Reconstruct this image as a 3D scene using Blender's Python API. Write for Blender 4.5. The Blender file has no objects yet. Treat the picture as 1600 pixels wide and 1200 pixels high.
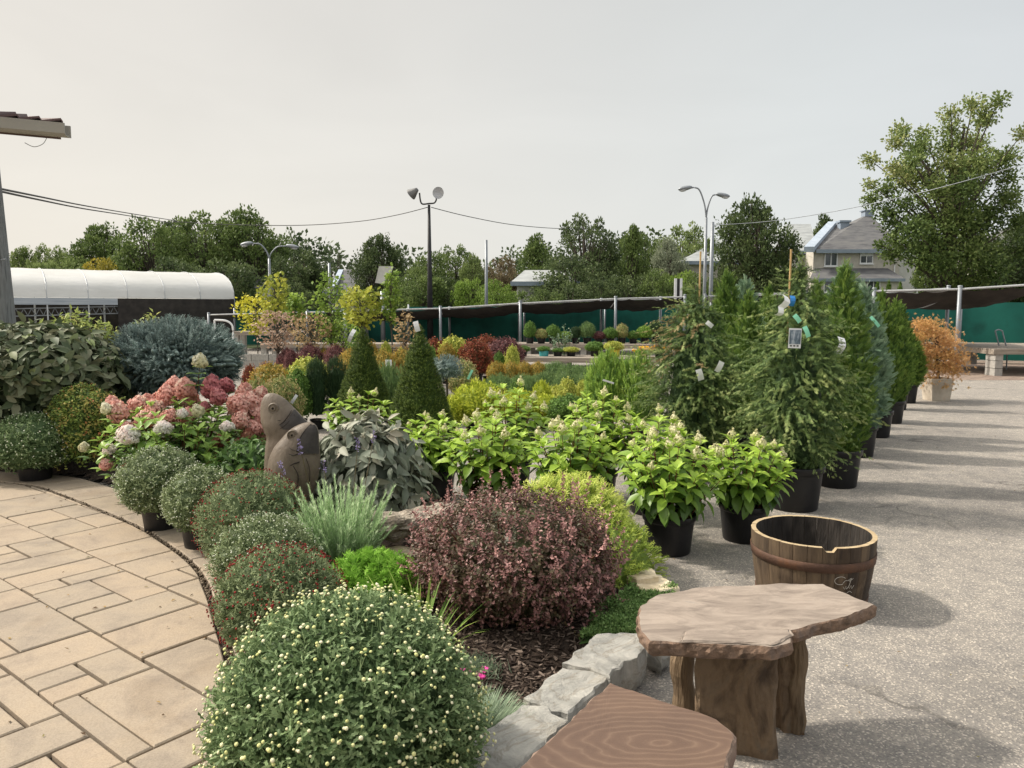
import bpy, math, random
import numpy as np
from mathutils import Vector
S = bpy.context.scene
COL = S.collection
PI = math.pi
# ------------------------------------------------------------------ camera, sky, sun
CAM_H = 1.6
PITCH = math.atan(115/1200)
cam = bpy.data.cameras.new('camera'); cam.lens = 27.0; cam.sensor_width = 36.0
cam.clip_start = 0.05; cam.clip_end = 2000
co = bpy.data.objects.new('camera', cam); COL.objects.link(co)
co.location = (0, 0, CAM_H); co.rotation_euler = (PI/2-PITCH, 0, 0)
S.camera = co
S.view_settings.view_transform = 'Standard'; S.view_settings.look = 'None'
S.view_settings.exposure = 0.56; S.view_settings.gamma = 1
SUN_TO = Vector((-0.70, 0.20, 0.72)).normalized()        # towards the sun
sl = bpy.data.lights.new('sun', 'SUN'); sl.energy = 2.9; sl.angle = math.radians(3.2); sl.color = (1, .92, .80)
so = bpy.data.objects.new('sun', sl); COL.objects.link(so)
so.rotation_euler = SUN_TO.to_track_quat('Z', 'Y').to_euler()
so.location = (0, 0, 30)
w = bpy.data.worlds.new('World'); S.world = w; w.use_nodes = True
nt = w.node_tree; nt.nodes.clear()
out = nt.nodes.new('ShaderNodeOutputWorld'); bg = nt.nodes.new('ShaderNodeBackground')
bg.inputs[1].default_value = 0.1
sky = nt.nodes.new('ShaderNodeTexSky'); sky.sky_type = 'NISHITA'; sky.sun_disc = False
sky.sun_elevation = math.asin(SUN_TO.z); sky.sun_rotation = math.atan2(SUN_TO.x, SUN_TO.y) % (2*PI)
sky.air_density = 1.0; sky.dust_density = 6.0; sky.ozone_density = 1.0
tc = nt.nodes.new('ShaderNodeTexCoord'); sep = nt.nodes.new('ShaderNodeSeparateXYZ')
nt.links.new(tc.outputs['Generated'], sep.inputs[0])
def ramp(nt, stops, interp='LINEAR'):
    r = nt.nodes.new('ShaderNodeValToRGB'); cr = r.color_ramp; cr.interpolation = interp
    while len(cr.elements) < len(stops): cr.elements.new(.5)
    for e, (p, c) in zip(cr.elements, stops):
        e.position = p; e.color = (*c, 1) if len(c) == 3 else c
    return r
mr = nt.nodes.new('ShaderNodeMapRange'); mr.inputs[1].default_value = -.7; mr.inputs[2].default_value = .7
nt.links.new(sep.outputs[0], mr.inputs[0])
hz = ramp(nt, [(0, (.760, .712, .632)), (.4, (.732, .710, .658)), (.75, (.685, .706, .695)), (1, (.672, .698, .715))])
nt.links.new(mr.outputs[0], hz.inputs[0])
mz = nt.nodes.new('ShaderNodeMapRange'); mz.inputs[1].default_value = 0; mz.inputs[2].default_value = .75
mz.inputs[3].default_value = 8.7; mz.inputs[4].default_value = 5.7
nt.links.new(sep.outputs[2], mz.inputs[0])
# fill light added out of frame: sky brightened round the sun and overhead
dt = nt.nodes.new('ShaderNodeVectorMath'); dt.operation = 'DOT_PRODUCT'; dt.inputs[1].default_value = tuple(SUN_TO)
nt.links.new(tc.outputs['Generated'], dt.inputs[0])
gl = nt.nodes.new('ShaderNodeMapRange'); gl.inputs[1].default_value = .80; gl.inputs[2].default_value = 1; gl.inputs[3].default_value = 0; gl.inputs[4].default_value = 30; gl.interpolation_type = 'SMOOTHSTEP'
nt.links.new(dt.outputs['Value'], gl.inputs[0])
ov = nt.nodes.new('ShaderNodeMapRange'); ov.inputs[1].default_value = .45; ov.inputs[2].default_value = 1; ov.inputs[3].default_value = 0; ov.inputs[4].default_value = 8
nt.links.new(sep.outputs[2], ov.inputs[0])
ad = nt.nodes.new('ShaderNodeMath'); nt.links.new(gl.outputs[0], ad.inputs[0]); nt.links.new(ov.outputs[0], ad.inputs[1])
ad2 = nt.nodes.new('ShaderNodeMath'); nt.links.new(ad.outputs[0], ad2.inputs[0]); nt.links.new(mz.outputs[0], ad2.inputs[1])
vm = nt.nodes.new('ShaderNodeVectorMath'); vm.operation = 'SCALE'
nt.links.new(hz.outputs[0], vm.inputs[0]); cn = nt.nodes.new('ShaderNodeTexNoise'); cn.inputs['Scale'].default_value = 2.2; cn.inputs['Detail'].default_value = 5; cn.inputs['Distortion'].default_value = .6
cm = nt.nodes.new('ShaderNodeMapping'); cm.inputs['Scale'].default_value = (1, 1, 3.5); nt.links.new(tc.outputs['Generated'], cm.inputs[0]); nt.links.new(cm.outputs[0], cn.inputs['Vector'])
cr_ = nt.nodes.new('ShaderNodeMapRange'); cr_.inputs[1].default_value = .3; cr_.inputs[2].default_value = .7; cr_.inputs[3].default_value = .955; cr_.inputs[4].default_value = 1.035
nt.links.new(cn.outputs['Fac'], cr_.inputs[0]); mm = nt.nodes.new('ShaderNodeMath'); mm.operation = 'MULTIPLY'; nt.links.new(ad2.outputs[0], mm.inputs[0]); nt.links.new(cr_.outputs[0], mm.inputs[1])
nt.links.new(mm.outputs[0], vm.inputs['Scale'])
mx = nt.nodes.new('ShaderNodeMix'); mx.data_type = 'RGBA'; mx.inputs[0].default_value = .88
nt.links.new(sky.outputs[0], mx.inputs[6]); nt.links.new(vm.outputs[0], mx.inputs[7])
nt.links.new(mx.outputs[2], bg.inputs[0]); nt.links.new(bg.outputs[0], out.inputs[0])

# ------------------------------------------------------------------ placing
cT, sT = math.cos(PITCH), math.sin(PITCH)
def ray(u, v):
    x = (u-800)/1200; y = (600-v)/1200
    return Vector((x, cT+y*sT, -sT+y*cT))
def G(u, v, z=0.0):                      # point of the level z seen at pixel u, v
    d = ray(u, v); t = (z-CAM_H)/d.z
    return Vector((d.x*t, d.y*t, z))
def Wp(u, v, D):                         # point seen at u, v at distance D ahead
    d = ray(u, v); t = D/d.y
    return Vector((d.x*t, D, CAM_H+d.z*t))
def X(u, D): return Wp(u, 485, D).x
def Z(v, D): return Wp(800, v, D).z

# ------------------------------------------------------------------ materials
def newmat(name):
    m = bpy.data.materials.new(name); m.use_nodes = True
    n = m.node_tree; b = n.nodes['Principled BSDF']
    return m, n, b
def coords(n, stretch=(1, 1, 1), kind='Object'):
    t = n.nodes.new('ShaderNodeTexCoord'); mp = n.nodes.new('ShaderNodeMapping')
    mp.inputs['Scale'].default_value = stretch
    n.links.new(t.outputs[kind], mp.inputs[0]); return mp.outputs[0]
def noise(n, vec, scale, detail=6, rough=.55, dist=0):
    t = n.nodes.new('ShaderNodeTexNoise'); t.inputs['Scale'].default_value = scale
    t.inputs['Detail'].default_value = detail; t.inputs['Roughness'].default_value = rough
    t.inputs['Distortion'].default_value = dist
    n.links.new(vec, t.inputs['Vector']); return t.outputs['Fac']
def mixc(n, f, a, b, mode='MIX'):
    m = n.nodes.new('ShaderNodeMix'); m.data_type = 'RGBA'; m.blend_type = mode
    for i, x in ((0, f), (6, a), (7, b)):
        if isinstance(x, (int, float)): m.inputs[i].default_value = x
        elif isinstance(x, tuple): m.inputs[i].default_value = (*x, 1)
        else: n.links.new(x, m.inputs[i])
    return m.outputs[2]
def bump(n, b, h, strength, dist=.01):
    bp = n.nodes.new('ShaderNodeBump'); bp.inputs['Strength'].default_value = strength
    bp.inputs['Distance'].default_value = dist
    n.links.new(h, bp.inputs['Height']); n.links.new(bp.outputs[0], b.inputs['Normal'])
MC = {}
def pm(name, c1, c2, scale=6, rough=.8, bmp=0, bscale=None, metal=0, c3=None, stretch=(1, 1, 1), spec=.35, dist=0, bd=.01, lo=.32, hi=.68):
    if name in MC: return MC[name]
    m, n, b = newmat(name); v = coords(n, stretch)
    stops = [(lo, c1), (hi, c2)] if c3 is None else [(lo, c1), ((lo+hi)/2, c2), (hi, c3)]
    r = ramp(n, stops); n.links.new(noise(n, v, scale, dist=dist), r.inputs[0])
    n.links.new(r.outputs[0], b.inputs['Base Color'])
    b.inputs['Roughness'].default_value = rough; b.inputs['Metallic'].default_value = metal
    b.inputs['Specular IOR Level'].default_value = spec
    if bmp: bump(n, b, noise(n, v, bscale or scale*4, 8), bmp, bd)
    MC[name] = m; return m
def leafmat(name, cols, trans=.3, rough=.5, spec=.18):
    if name in MC: return MC[name]
    m, n, b = newmat(name)
    a = n.nodes.new('ShaderNodeAttribute'); a.attribute_name = 'tint'
    if not any(w_ in name for w_ in ('floret', 'bud', 'flower', 'petal', 'daisy', 'mulch')): cols = [tuple(min(.8, x*1.78*(.93 if i_ == 2 else 1.0)) for i_, x in enumerate(c_)) for c_ in cols]
    k = len(cols); r = ramp(n, [(i/(k-1), c) for i, c in enumerate(cols)])
    n.links.new(a.outputs['Fac'], r.inputs[0]); n.links.new(r.outputs[0], b.inputs['Base Color'])
    b.inputs['Roughness'].default_value = rough; b.inputs['Specular IOR Level'].default_value = spec
    if trans:
        t = n.nodes.new('ShaderNodeBsdfTranslucent'); ms = n.nodes.new('ShaderNodeMixShader')
        ms.inputs[0].default_value = trans
        bc = n.nodes.new('ShaderNodeBrightContrast'); bc.inputs[1].default_value = .02
        n.links.new(r.outputs[0], bc.inputs[0]); n.links.new(bc.outputs[0], t.inputs[0])
        n.links.new(b.outputs[0], ms.inputs[1]); n.links.new(t.outputs[0], ms.inputs[2])
        n.links.new(ms.outputs[0], n.nodes['Material Output'].inputs[0])
    MC[name] = m; return m

# ------------------------------------------------------------------ geometry collector
class Geo:
    def __init__(s): s.V = []; s.F = []; s.T = []; s.n = 0
    def add(s, V, F, mat=0, tint=.5):
        V = np.asarray(V, float).reshape(-1, 3)
        byk = {}
        for f in F: byk.setdefault(len(f), []).append(f)
        for k, fs in byk.items(): s.F.append((np.asarray(fs, int)+s.n, mat))
        s.V.append(V); s.T.append(np.broadcast_to(np.asarray(tint, float), (len(V),))); s.n += len(V)
        return s
    def scatter(s, T, P, D, N, L, W, mat=0, tint=.5, H=None):
        TV, TF = T; TV = np.asarray(TV, float); n = len(P)
        if n == 0: return s
        D = nrm(D); Xx = nrm(np.cross(D, N)); Zz = np.cross(Xx, D)
        L = np.broadcast_to(L, (n,)); Wd = np.broadcast_to(W, (n,)); Hh = L if H is None else np.broadcast_to(H, (n,))
        V = (P[:, None, :] + TV[None, :, 0, None]*(Xx*Wd[:, None])[:, None, :] + TV[None, :, 1, None]*(D*L[:, None])[:, None, :]
             + TV[None, :, 2, None]*(Zz*Hh[:, None])[:, None, :])
        k = len(TV); off = (np.arange(n)*k)[:, None, None]+s.n
        byk = {}
        for f in TF: byk.setdefault(len(f), []).append(f)
        for kk, fs in byk.items():
            s.F.append(((np.asarray(fs)[None]+off).reshape(-1, kk), mat))
        s.V.append(V.reshape(-1, 3)); s.T.append(np.repeat(np.broadcast_to(np.asarray(tint, float), (n,)), k)); s.n += n*k
        return s
    def box(s, a, b, mat=0, tint=.5):
        x0, y0, z0 = a; x1, y1, z1 = b
        V = [(x0, y0, z0), (x1, y0, z0), (x1, y1, z0), (x0, y1, z0), (x0, y0, z1), (x1, y0, z1), (x1, y1, z1), (x0, y1, z1)]
        return s.add(V, [(0, 3, 2, 1), (4, 5, 6, 7), (0, 1, 5, 4), (1, 2, 6, 5), (2, 3, 7, 6), (3, 0, 4, 7)], mat, tint)
    def tube(s, pts, rad, n=8, mat=0, tint=.5, cap=True):
        P = np.asarray([tuple(p) for p in pts], float); m = len(P)
        R = np.broadcast_to(rad, (m,)); T = nrm(np.gradient(P, axis=0))
        ref = np.array([0, 0, 1.]) if abs(T[0][2]) < .9 else np.array([1., 0, 0])
        U = nrm(np.cross(T, ref)); Vv = np.cross(T, U)
        a = np.arange(n)/n*2*PI
        V = P[:, None]+R[:, None, None]*(np.cos(a)[None, :, None]*U[:, None]+np.sin(a)[None, :, None]*Vv[:, None])
        F = [(i*n+j, i*n+(j+1) % n, (i+1)*n+(j+1) % n, (i+1)*n+j) for i in range(m-1) for j in range(n)]
        if cap: F += [tuple(range(n))[::-1], tuple((m-1)*n+j for j in range(n))]
        return s.add(V, F, mat, tint)
    def lathe(s, prof, n=32, mat=0, tint=.5, c=(0, 0), sq=0):
        a = np.arange(n)/n*2*PI; V = []
        q = 1.0/np.maximum(np.abs(np.cos(a)), np.abs(np.sin(a))) if sq else 1
        for r, z in prof:
            rr = r*((1-sq)+sq*q)
            V += list(np.stack([c[0]+rr*np.cos(a), c[1]+rr*np.sin(a), np.full(n, z)], 1))
        F = [(i*n+j, i*n+(j+1) % n, (i+1)*n+(j+1) % n, (i+1)*n+j) for i in range(len(prof)-1) for j in range(n)]
        return s.add(V, F, mat, tint)
    def mesh(s, name, mats, smooth=False):
        V = np.concatenate(s.V); me = bpy.data.meshes.new(name)
        me.vertices.add(len(V)); me.vertices.foreach_set('co', V.astype(np.float32).ravel())
        nl = sum(f.size for f, _ in s.F); nf = sum(len(f) for f, _ in s.F)
        me.loops.add(nl); me.polygons.add(nf)
        me.loops.foreach_set('vertex_index', np.concatenate([f.ravel() for f, _ in s.F]).astype(np.int32))
        tot = np.concatenate([np.full(len(f), f.shape[1]) for f, _ in s.F]).astype(np.int32)
        st = np.concatenate([[0], np.cumsum(tot)[:-1]]).astype(np.int32)
        me.polygons.foreach_set('loop_start', st)
        me.polygons.foreach_set('material_index', np.concatenate([np.full(len(f), mt) for f, mt in s.F]).astype(np.int32))
        me.polygons.foreach_set('use_smooth', np.full(nf, bool(smooth)))
        at = me.attributes.new('tint', 'FLOAT', 'POINT'); at.data.foreach_set('value', np.concatenate(s.T).astype(np.float32))
        for m in (mats if isinstance(mats, (list, tuple)) else [mats]): me.materials.append(m)
        me.update(calc_edges=True); me.validate()
        return me
def nrm(a):
    a = np.asarray(a, float); return a/np.maximum(np.linalg.norm(a, axis=-1, keepdims=True), 1e-9)

def put(name, me, parent=None, loc=(0, 0, 0), rz=0, scale=1, label=None, cat=None, group=None, kind=None):
    o = bpy.data.objects.new(name, me); COL.objects.link(o); o.parent = parent
    o.location = loc; o.rotation_euler = (0, 0, rz) if isinstance(rz, (int, float)) else rz
    o.scale = (scale,)*3 if isinstance(scale, (int, float)) else scale
    if label: o['label'] = label
    if cat: o['category'] = cat
    if group: o['group'] = group
    if kind: o['kind'] = kind
    return o
def spawn(name, label, cat, parts, loc, rz=0, s=1, group=None):
    root = put(name, None, None, loc, rz, s, label, cat, group)
    root.empty_display_size = .2
    addparts(root, parts); return root
def addparts(root, parts):
    for p in parts:
        d = p[2] if len(p) > 2 else {}
        c = put(p[0], p[1], root, d.get('loc', (0, 0, 0)), d.get('rz', 0), d.get('s', 1), d.get('label'), kind=d.get('kind'))
        if 'sub' in d: addparts(c, d['sub'])
def structure(name, me, loc=(0, 0, 0)): return put(name, me, loc=loc, kind='structure')

# ------------------------------------------------------------------ leaf templates (x width, y length, z normal)
DIAM = ([(0, 0, 0), (-.5, .45, .1), (0, 1, -.04), (.5, .45, .1)], [(0, 3, 2), (0, 2, 1)])
QUAD = ([(0, 0, 0), (-.5, .5, 0), (0, 1, 0), (.5, .5, 0)], [(0, 3, 2, 1)])
TRI = ([(-.5, 0, 0), (.5, 0, 0), (0, 1, 0)], [(0, 1, 2)])
OVAL = ([(0, 0, 0), (-.36, .22, .05), (-.5, .5, .04), (-.3, .8, -.06), (0, 1, -.2), (.3, .8, -.06), (.5, .5, .04), (.36, .22, .05), (0, .25, -.02), (0, .52, -.05), (0, .8, -.11)],
        [(0, 8, 1), (1, 8, 9, 2), (2, 9, 10, 3), (3, 10, 4), (0, 7, 8), (8, 7, 6, 9), (9, 6, 5, 10), (10, 5, 4)])
LOBE = ([(0, 0, 0), (-.18, .3, .03), (-.5, .45, .08), (-.24, .6, .02), (-.42, .8, .04), (0, 1, -.05), (.42, .8, .04), (.24, .6, .02), (.5, .45, .08), (.18, .3, .03)],
        [(0, 9, 8, 7), (0, 7, 3), (0, 3, 2, 1), (3, 7, 6, 5), (3, 5, 4)])
def fan(nf, ang, wd, seed=0, curl=.0):
    r = random.Random(seed); V = []; F = []
    for i in range(nf):
        t = (i/(nf-1)-.5); a = t*ang; y0 = .0 if i % 2 else .22; L = (1-.45*abs(t)*2)*r.uniform(.8, 1.05)-y0
        dx, dy = math.sin(a), math.cos(a); px, py = dy, -dx; b = len(V); hw = wd/2
        V += [(0, y0, 0), (dx*L*.5-px*hw, y0+dy*L*.5-py*hw, curl*.3), (dx*L, y0+dy*L, curl), (dx*L*.5+px*hw, y0+dy*L*.5+py*hw, curl*.3)]
        F.append((b, b+3, b+2, b+1))
    return V, F
SPRAY = fan(5, 1.7, .17, 1)
SPRAY7 = fan(7, 2.2, .11, 2, -.25)
def feather(n=7, wd=.07):
    V = [(-.02, 0, 0), (.02, 0, 0), (0, 1, -.12)]; F = [(0, 1, 2)]
    for i in range(n):
        y = .12+.78*i/n; L = .42*(1-.55*i/n)
        for sgn in (-1, 1):
            b = len(V); dx, dy = sgn*math.sin(.75)*L, math.cos(.75)*L; z = -.12*y*y
            V += [(0, y, z), (dx*.5-sgn*wd*.4, y+dy*.5+wd*.4, z-.01), (dx, y+dy, z-.05), (dx*.5+sgn*wd*.4, y+dy*.5-wd*.4, z-.01)]
            F.append((b, b+1, b+2, b+3))
    return V, F
FEATH = feather()
def brush(n=16, r=.22, seed=3):           # needles round a twig: x,z radius
    q = random.Random(seed); V = []; F = []
    for i in range(n):
        y = .02+.9*i/n; a = i*2.4; L = r*q.uniform(.8, 1.2); w = .035
        ca, sa = math.cos(a), math.sin(a); b = len(V)
        V += [(-sa*w, y, ca*w), (sa*w, y+.02, -ca*w), (ca*L, y+.13, sa*L)]; F.append((b, b+1, b+2))
    b = len(V); V += [(.07, 0, 0), (-.035, 0, .06), (-.035, 0, -.06), (0, 1, 0)]
    F += [(b, b+1, b+3), (b+1, b+2, b+3), (b+2, b, b+3)]
    return V, F
BRUSH = brush(); BRUSH2 = brush(26, .26, 5)
def blob(nu=7, nv=4, flat=1):
    V = [(0, -.5*flat, 0)]
    for i in range(1, nv):
        a = -PI/2+PI*i/nv
        for j in range(nu):
            b = 2*PI*j/nu; V.append((.5*math.cos(a)*math.cos(b), .5*flat*math.sin(a), .5*math.cos(a)*math.sin(b)))
    V.append((0, .5*flat, 0)); F = []
    for j in range(nu):
        F.append((0, 1+j, 1+(j+1) % nu)); F.append((len(V)-1, 1+(nv-2)*nu+(j+1) % nu, 1+(nv-2)*nu+j))
    for i in range(nv-2):
        for j in range(nu): F.append((1+i*nu+j, 1+(i+1)*nu+j, 1+(i+1)*nu+(j+1) % nu, 1+i*nu+(j+1) % nu))
    return V, F
BLOB = blob(); BUD = blob(7, 4, .62)

# ------------------------------------------------------------------ foliage on a turned profile
def lumps(th, z, seed, amp, f=1.0):
    r = np.random.RandomState(seed); o = 0
    for i in range(7):
        o = o+np.sin(th*r.randint(1, 6+i)+r.rand()*6.28+z*f*r.uniform(2, 14))*r.uniform(.4, 1)/(1+.25*i)
    return 1+amp*o*.4
def prof_points(prof, n, seed, lump=.08, lf=1.0):
    r = np.random.RandomState(seed); P = np.asarray(prof, float)      # (r, z)
    seg = np.linalg.norm(np.diff(P, axis=0), axis=1)*(P[:-1, 0]+P[1:, 0]+.02)
    c = np.concatenate([[0], np.cumsum(seg)]); u = r.rand(n)*c[-1]
    i = np.clip(np.searchsorted(c, u)-1, 0, len(seg)-1); t = (u-c[i])/seg[i]
    q = P[i]+(P[i+1]-P[i])*t[:, None]; d = P[i+1]-P[i]; nn = nrm(np.stack([d[:, 1], -d[:, 0]], 1))
    th = r.rand(n)*2*PI; rr = q[:, 0]*lumps(th, q[:, 1], seed, lump, lf)
    N = np.stack([nn[:, 0]*np.cos(th), nn[:, 0]*np.sin(th), nn[:, 1]], 1)
    return np.stack([rr*np.cos(th), rr*np.sin(th), q[:, 1]], 1), N
def dome(R, H, z0, zlow=-.5, n=10):         # ellipsoid profile from low to top
    a0 = math.asin(max(-1, zlow)); return [(R*math.cos(a0+(PI/2-a0)*i/n), z0+H*math.sin(a0+(PI/2-a0)*i/n)) for i in range(n+1)]
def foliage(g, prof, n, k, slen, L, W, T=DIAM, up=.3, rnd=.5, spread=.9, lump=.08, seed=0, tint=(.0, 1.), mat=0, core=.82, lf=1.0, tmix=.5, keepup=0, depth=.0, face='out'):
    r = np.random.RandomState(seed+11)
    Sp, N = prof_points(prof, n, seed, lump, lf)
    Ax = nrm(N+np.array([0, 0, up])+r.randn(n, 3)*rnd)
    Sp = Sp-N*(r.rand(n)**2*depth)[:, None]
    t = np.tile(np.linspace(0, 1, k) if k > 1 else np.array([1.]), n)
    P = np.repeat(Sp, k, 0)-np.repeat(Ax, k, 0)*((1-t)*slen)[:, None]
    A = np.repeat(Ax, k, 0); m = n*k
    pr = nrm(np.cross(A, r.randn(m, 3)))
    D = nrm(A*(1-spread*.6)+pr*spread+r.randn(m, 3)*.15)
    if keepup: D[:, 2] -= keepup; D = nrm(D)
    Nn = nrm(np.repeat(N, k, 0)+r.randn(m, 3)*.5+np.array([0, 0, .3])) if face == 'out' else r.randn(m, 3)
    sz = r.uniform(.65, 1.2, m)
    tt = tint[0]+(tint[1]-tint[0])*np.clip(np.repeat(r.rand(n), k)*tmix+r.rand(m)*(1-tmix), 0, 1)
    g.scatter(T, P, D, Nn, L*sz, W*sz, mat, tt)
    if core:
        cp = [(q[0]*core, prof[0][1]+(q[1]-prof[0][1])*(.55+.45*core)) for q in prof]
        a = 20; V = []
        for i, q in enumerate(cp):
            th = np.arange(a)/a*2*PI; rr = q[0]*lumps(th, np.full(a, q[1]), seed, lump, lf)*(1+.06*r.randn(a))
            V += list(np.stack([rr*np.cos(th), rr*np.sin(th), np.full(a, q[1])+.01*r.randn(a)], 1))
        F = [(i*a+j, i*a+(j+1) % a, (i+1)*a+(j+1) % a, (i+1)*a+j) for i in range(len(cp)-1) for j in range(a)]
        g.add(V, F, mat, tint[0])  # core in the darkest leaf tint: shade inside the crown put into colour
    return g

# ------------------------------------------------------------------ common materials
M = {}
M['pot'] = pm('black_plastic', (.008, .008, .009), (.014, .014, .016), 8, .42, .12, 60)
M['soil'] = pm('potting_soil', (.025, .017, .012), (.06, .04, .028), 40, .95, .8, 80)
M['bark_chip'] = pm('bark_chips', (.08, .035, .02), (.20, .10, .055), 60, .9, .8, 90)
M['stem'] = pm('green_brown_stem', (.06, .045, .025), (.11, .09, .04), 20, .8)
M['redstem'] = pm('reddish_stem', (.10, .03, .02), (.16, .06, .03), 20, .7)
M['trunk'] = pm('tree_bark', (.05, .042, .034), (.12, .10, .08), 4, .95, .7, 14, stretch=(3, 3, .6), bd=.03)
M['cane'] = pm('bamboo_cane', (.42, .28, .12), (.55, .38, .18), 6, .6)
M['metal'] = pm('galvanised_steel', (.19, .21, .235), (.28, .30, .325), 3, .45, metal=.35, spec=.5)
M['white'] = pm('white_plastic', (.72, .74, .76), (.82, .82, .82), 5, .5)
M['wood'] = pm('weathered_boards', (.20, .17, .14), (.36, .31, .26), 3, .85, .4, 30, stretch=(.6, 8, 8))
M['block'] = pm('concrete_block', (.30, .29, .27), (.43, .41, .38), 12, .95, .5, 60)
M['black'] = pm('matt_black_paint', (.015, .015, .017), (.03, .03, .032), 6, .6)
M['glass'] = pm('window_glass', (.05, .06, .07), (.10, .11, .12), .6, .08, spec=.8)

def pot_parts(r=.17, h=.24, mat=None, chips=False, seed=0):
    g = Geo(); rb = r*.84
    prof = [(0.001, .0), (rb*.97, .0), (rb, .008), (r*.965, h*.80), (r*.97, h*.83), (r*1.0, h*.84), (r*1.035, h*.86), (r*1.05, h*.97), (r*1.04, h), (r*.99, h), (r*.97, h*.9), (r*.95, h*.85)]
    g.lathe(prof, 36)
    sg = Geo(); q = np.random.RandomState(seed)
    a = 24; V = [(0, 0, h*.88)]
    for i in range(1, 5):
        for j in range(a):
            rr = r*.965*i/4; V.append((rr*math.cos(j/a*2*PI), rr*math.sin(j/a*2*PI), h*(.88-.01*i)+q.randn()*.004*(i < 4)))
    F = [(0, 1+j, 1+(j+1) % a) for j in range(a)]+[(1+i*a+j, 1+(i+1)*a+j, 1+(i+1)*a+(j+1) % a, 1+i*a+(j+1) % a) for i in range(3) for j in range(a)]
    sg.add(V, F)
    if chips:
        n = 260; P = np.zeros((n, 3)); rr = r*.9*np.sqrt(q.rand(n)); t = q.rand(n)*6.28
        P[:, 0] = rr*np.cos(t); P[:, 1] = rr*np.sin(t); P[:, 2] = h*.885
        D = q.randn(n, 3); D[:, 2] *= .3; N = q.randn(n, 3)*.4+[0, 0, 1]
        sg.scatter(BLOB, P, D, N, q.uniform(.015, .035, n), q.uniform(.006, .014, n), 1, .5, H=.006)
    return [('pot', g.mesh('pot', mat or M['pot'], True)), ('soil', sg.mesh('soil', [M['soil'], M['bark_chip']]))]
# ================================================================== GROUND
def asphalt():
    m, n, b = newmat('worn_asphalt'); v = coords(n)
    big = noise(n, v, .55, 5, .6); mid = noise(n, v, 7, 6, .6)
    r = ramp(n, [(.28, (.19, .180, .168)), (.45, (.27, .254, .234)), (.6, (.30, .281, .256)), (.72, (.355, .332, .303))]); n.links.new(big, r.inputs[0])
    r2 = ramp(n, [(.3, (.76, .76, .78)), (.7, (1.10, 1.08, 1.05))]); n.links.new(mid, r2.inputs[0])
    c = mixc(n, 1.0, r.outputs[0], r2.outputs[0], 'MULTIPLY')
    vo = n.nodes.new('ShaderNodeTexVoronoi'); vo.inputs['Scale'].default_value = 140; n.links.new(v, vo.inputs['Vector'])
    wn = n.nodes.new('ShaderNodeTexWhiteNoise'); n.links.new(vo.outputs['Position'], wn.inputs[0])
    r3 = ramp(n, [(0, (.58, .58, .60)), (.35, (.85, .84, .83)), (.84, (1.08, 1.05, 1.0)), (.90, (1.7, 1.62, 1.5)), (1, (2.2, 2.1, 1.95))])
    n.links.new(wn.outputs['Value'], r3.inputs[0]); c = mixc(n, .75, c, r3.outputs[0], 'MULTIPLY')
    # cracks
    dn = n.nodes.new('ShaderNodeTexNoise'); dn.inputs['Scale'].default_value = 1.6; dn.inputs['Detail'].default_value = 8; n.links.new(v, dn.inputs['Vector'])
    va = n.nodes.new('ShaderNodeVectorMath'); va.operation = 'MULTIPLY_ADD'; va.inputs[1].default_value = (1.1, 1.1, 0)
    n.links.new(dn.outputs['Color'], va.inputs[0]); n.links.new(v, va.inputs[2])
    vc = n.nodes.new('ShaderNodeTexVoronoi'); vc.feature = 'DISTANCE_TO_EDGE'; vc.inputs['Scale'].default_value = .42
    n.links.new(va.outputs[0], vc.inputs['Vector'])
    rc = ramp(n, [(0, (.6, .6, .6)), (.003, (.5, .5, .5)), (.009, (0, 0, 0))]); n.links.new(vc.outputs['Distance'], rc.inputs[0])
    gate = ramp(n, [(.5, (0, 0, 0)), (.62, (1, 1, 1))]); n.links.new(noise(n, v, .8, 3), gate.inputs[0])
    fac = mixc(n, 1.0, rc.outputs[0], gate.outputs[0], 'MULTIPLY')
    c = mixc(n, fac, c, (.055, .05, .045))
    # small dark spots
    vs = n.nodes.new('ShaderNodeTexVoronoi'); vs.inputs['Scale'].default_value = 1.3; n.links.new(va.outputs[0], vs.inputs['Vector'])
    rs = ramp(n, [(0, (1, 1, 1)), (.035, (1, 1, 1)), (.06, (0, 0, 0))]); n.links.new(vs.outputs['Distance'], rs.inputs[0])
    c = mixc(n, mixc(n, 1.0, rs.outputs[0], (.5, .5, .5), 'MULTIPLY'), c, (.10, .09, .085))
    n.links.new(c, b.inputs['Base Color']); b.inputs['Roughness'].default_value = .9; b.inputs['Specular IOR Level'].default_value = .25
    bump(n, b, vo.outputs['Distance'], .5, .006)
    return m
def grid_sheet(x0, x1, y0, y1, nx, ny, zf):
    g = Geo(); xs = np.linspace(x0, x1, nx); ys = np.linspace(y0, y1, ny)
    V = [(x, y, zf(x, y)) for y in ys for x in xs]
    return g.add(V, [(j*nx+i, j*nx+i+1, (j+1)*nx+i+1, (j+1)*nx+i) for j in range(ny-1) for i in range(nx-1)])
gg = Geo(); gg.add([(-400, -60, 0), (400, -60, 0), (400, 700, 0), (-400, 700, 0)], [(0, 1, 2, 3)])
structure('asphalt_ground', gg.mesh('asphalt_ground', asphalt()))

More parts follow.
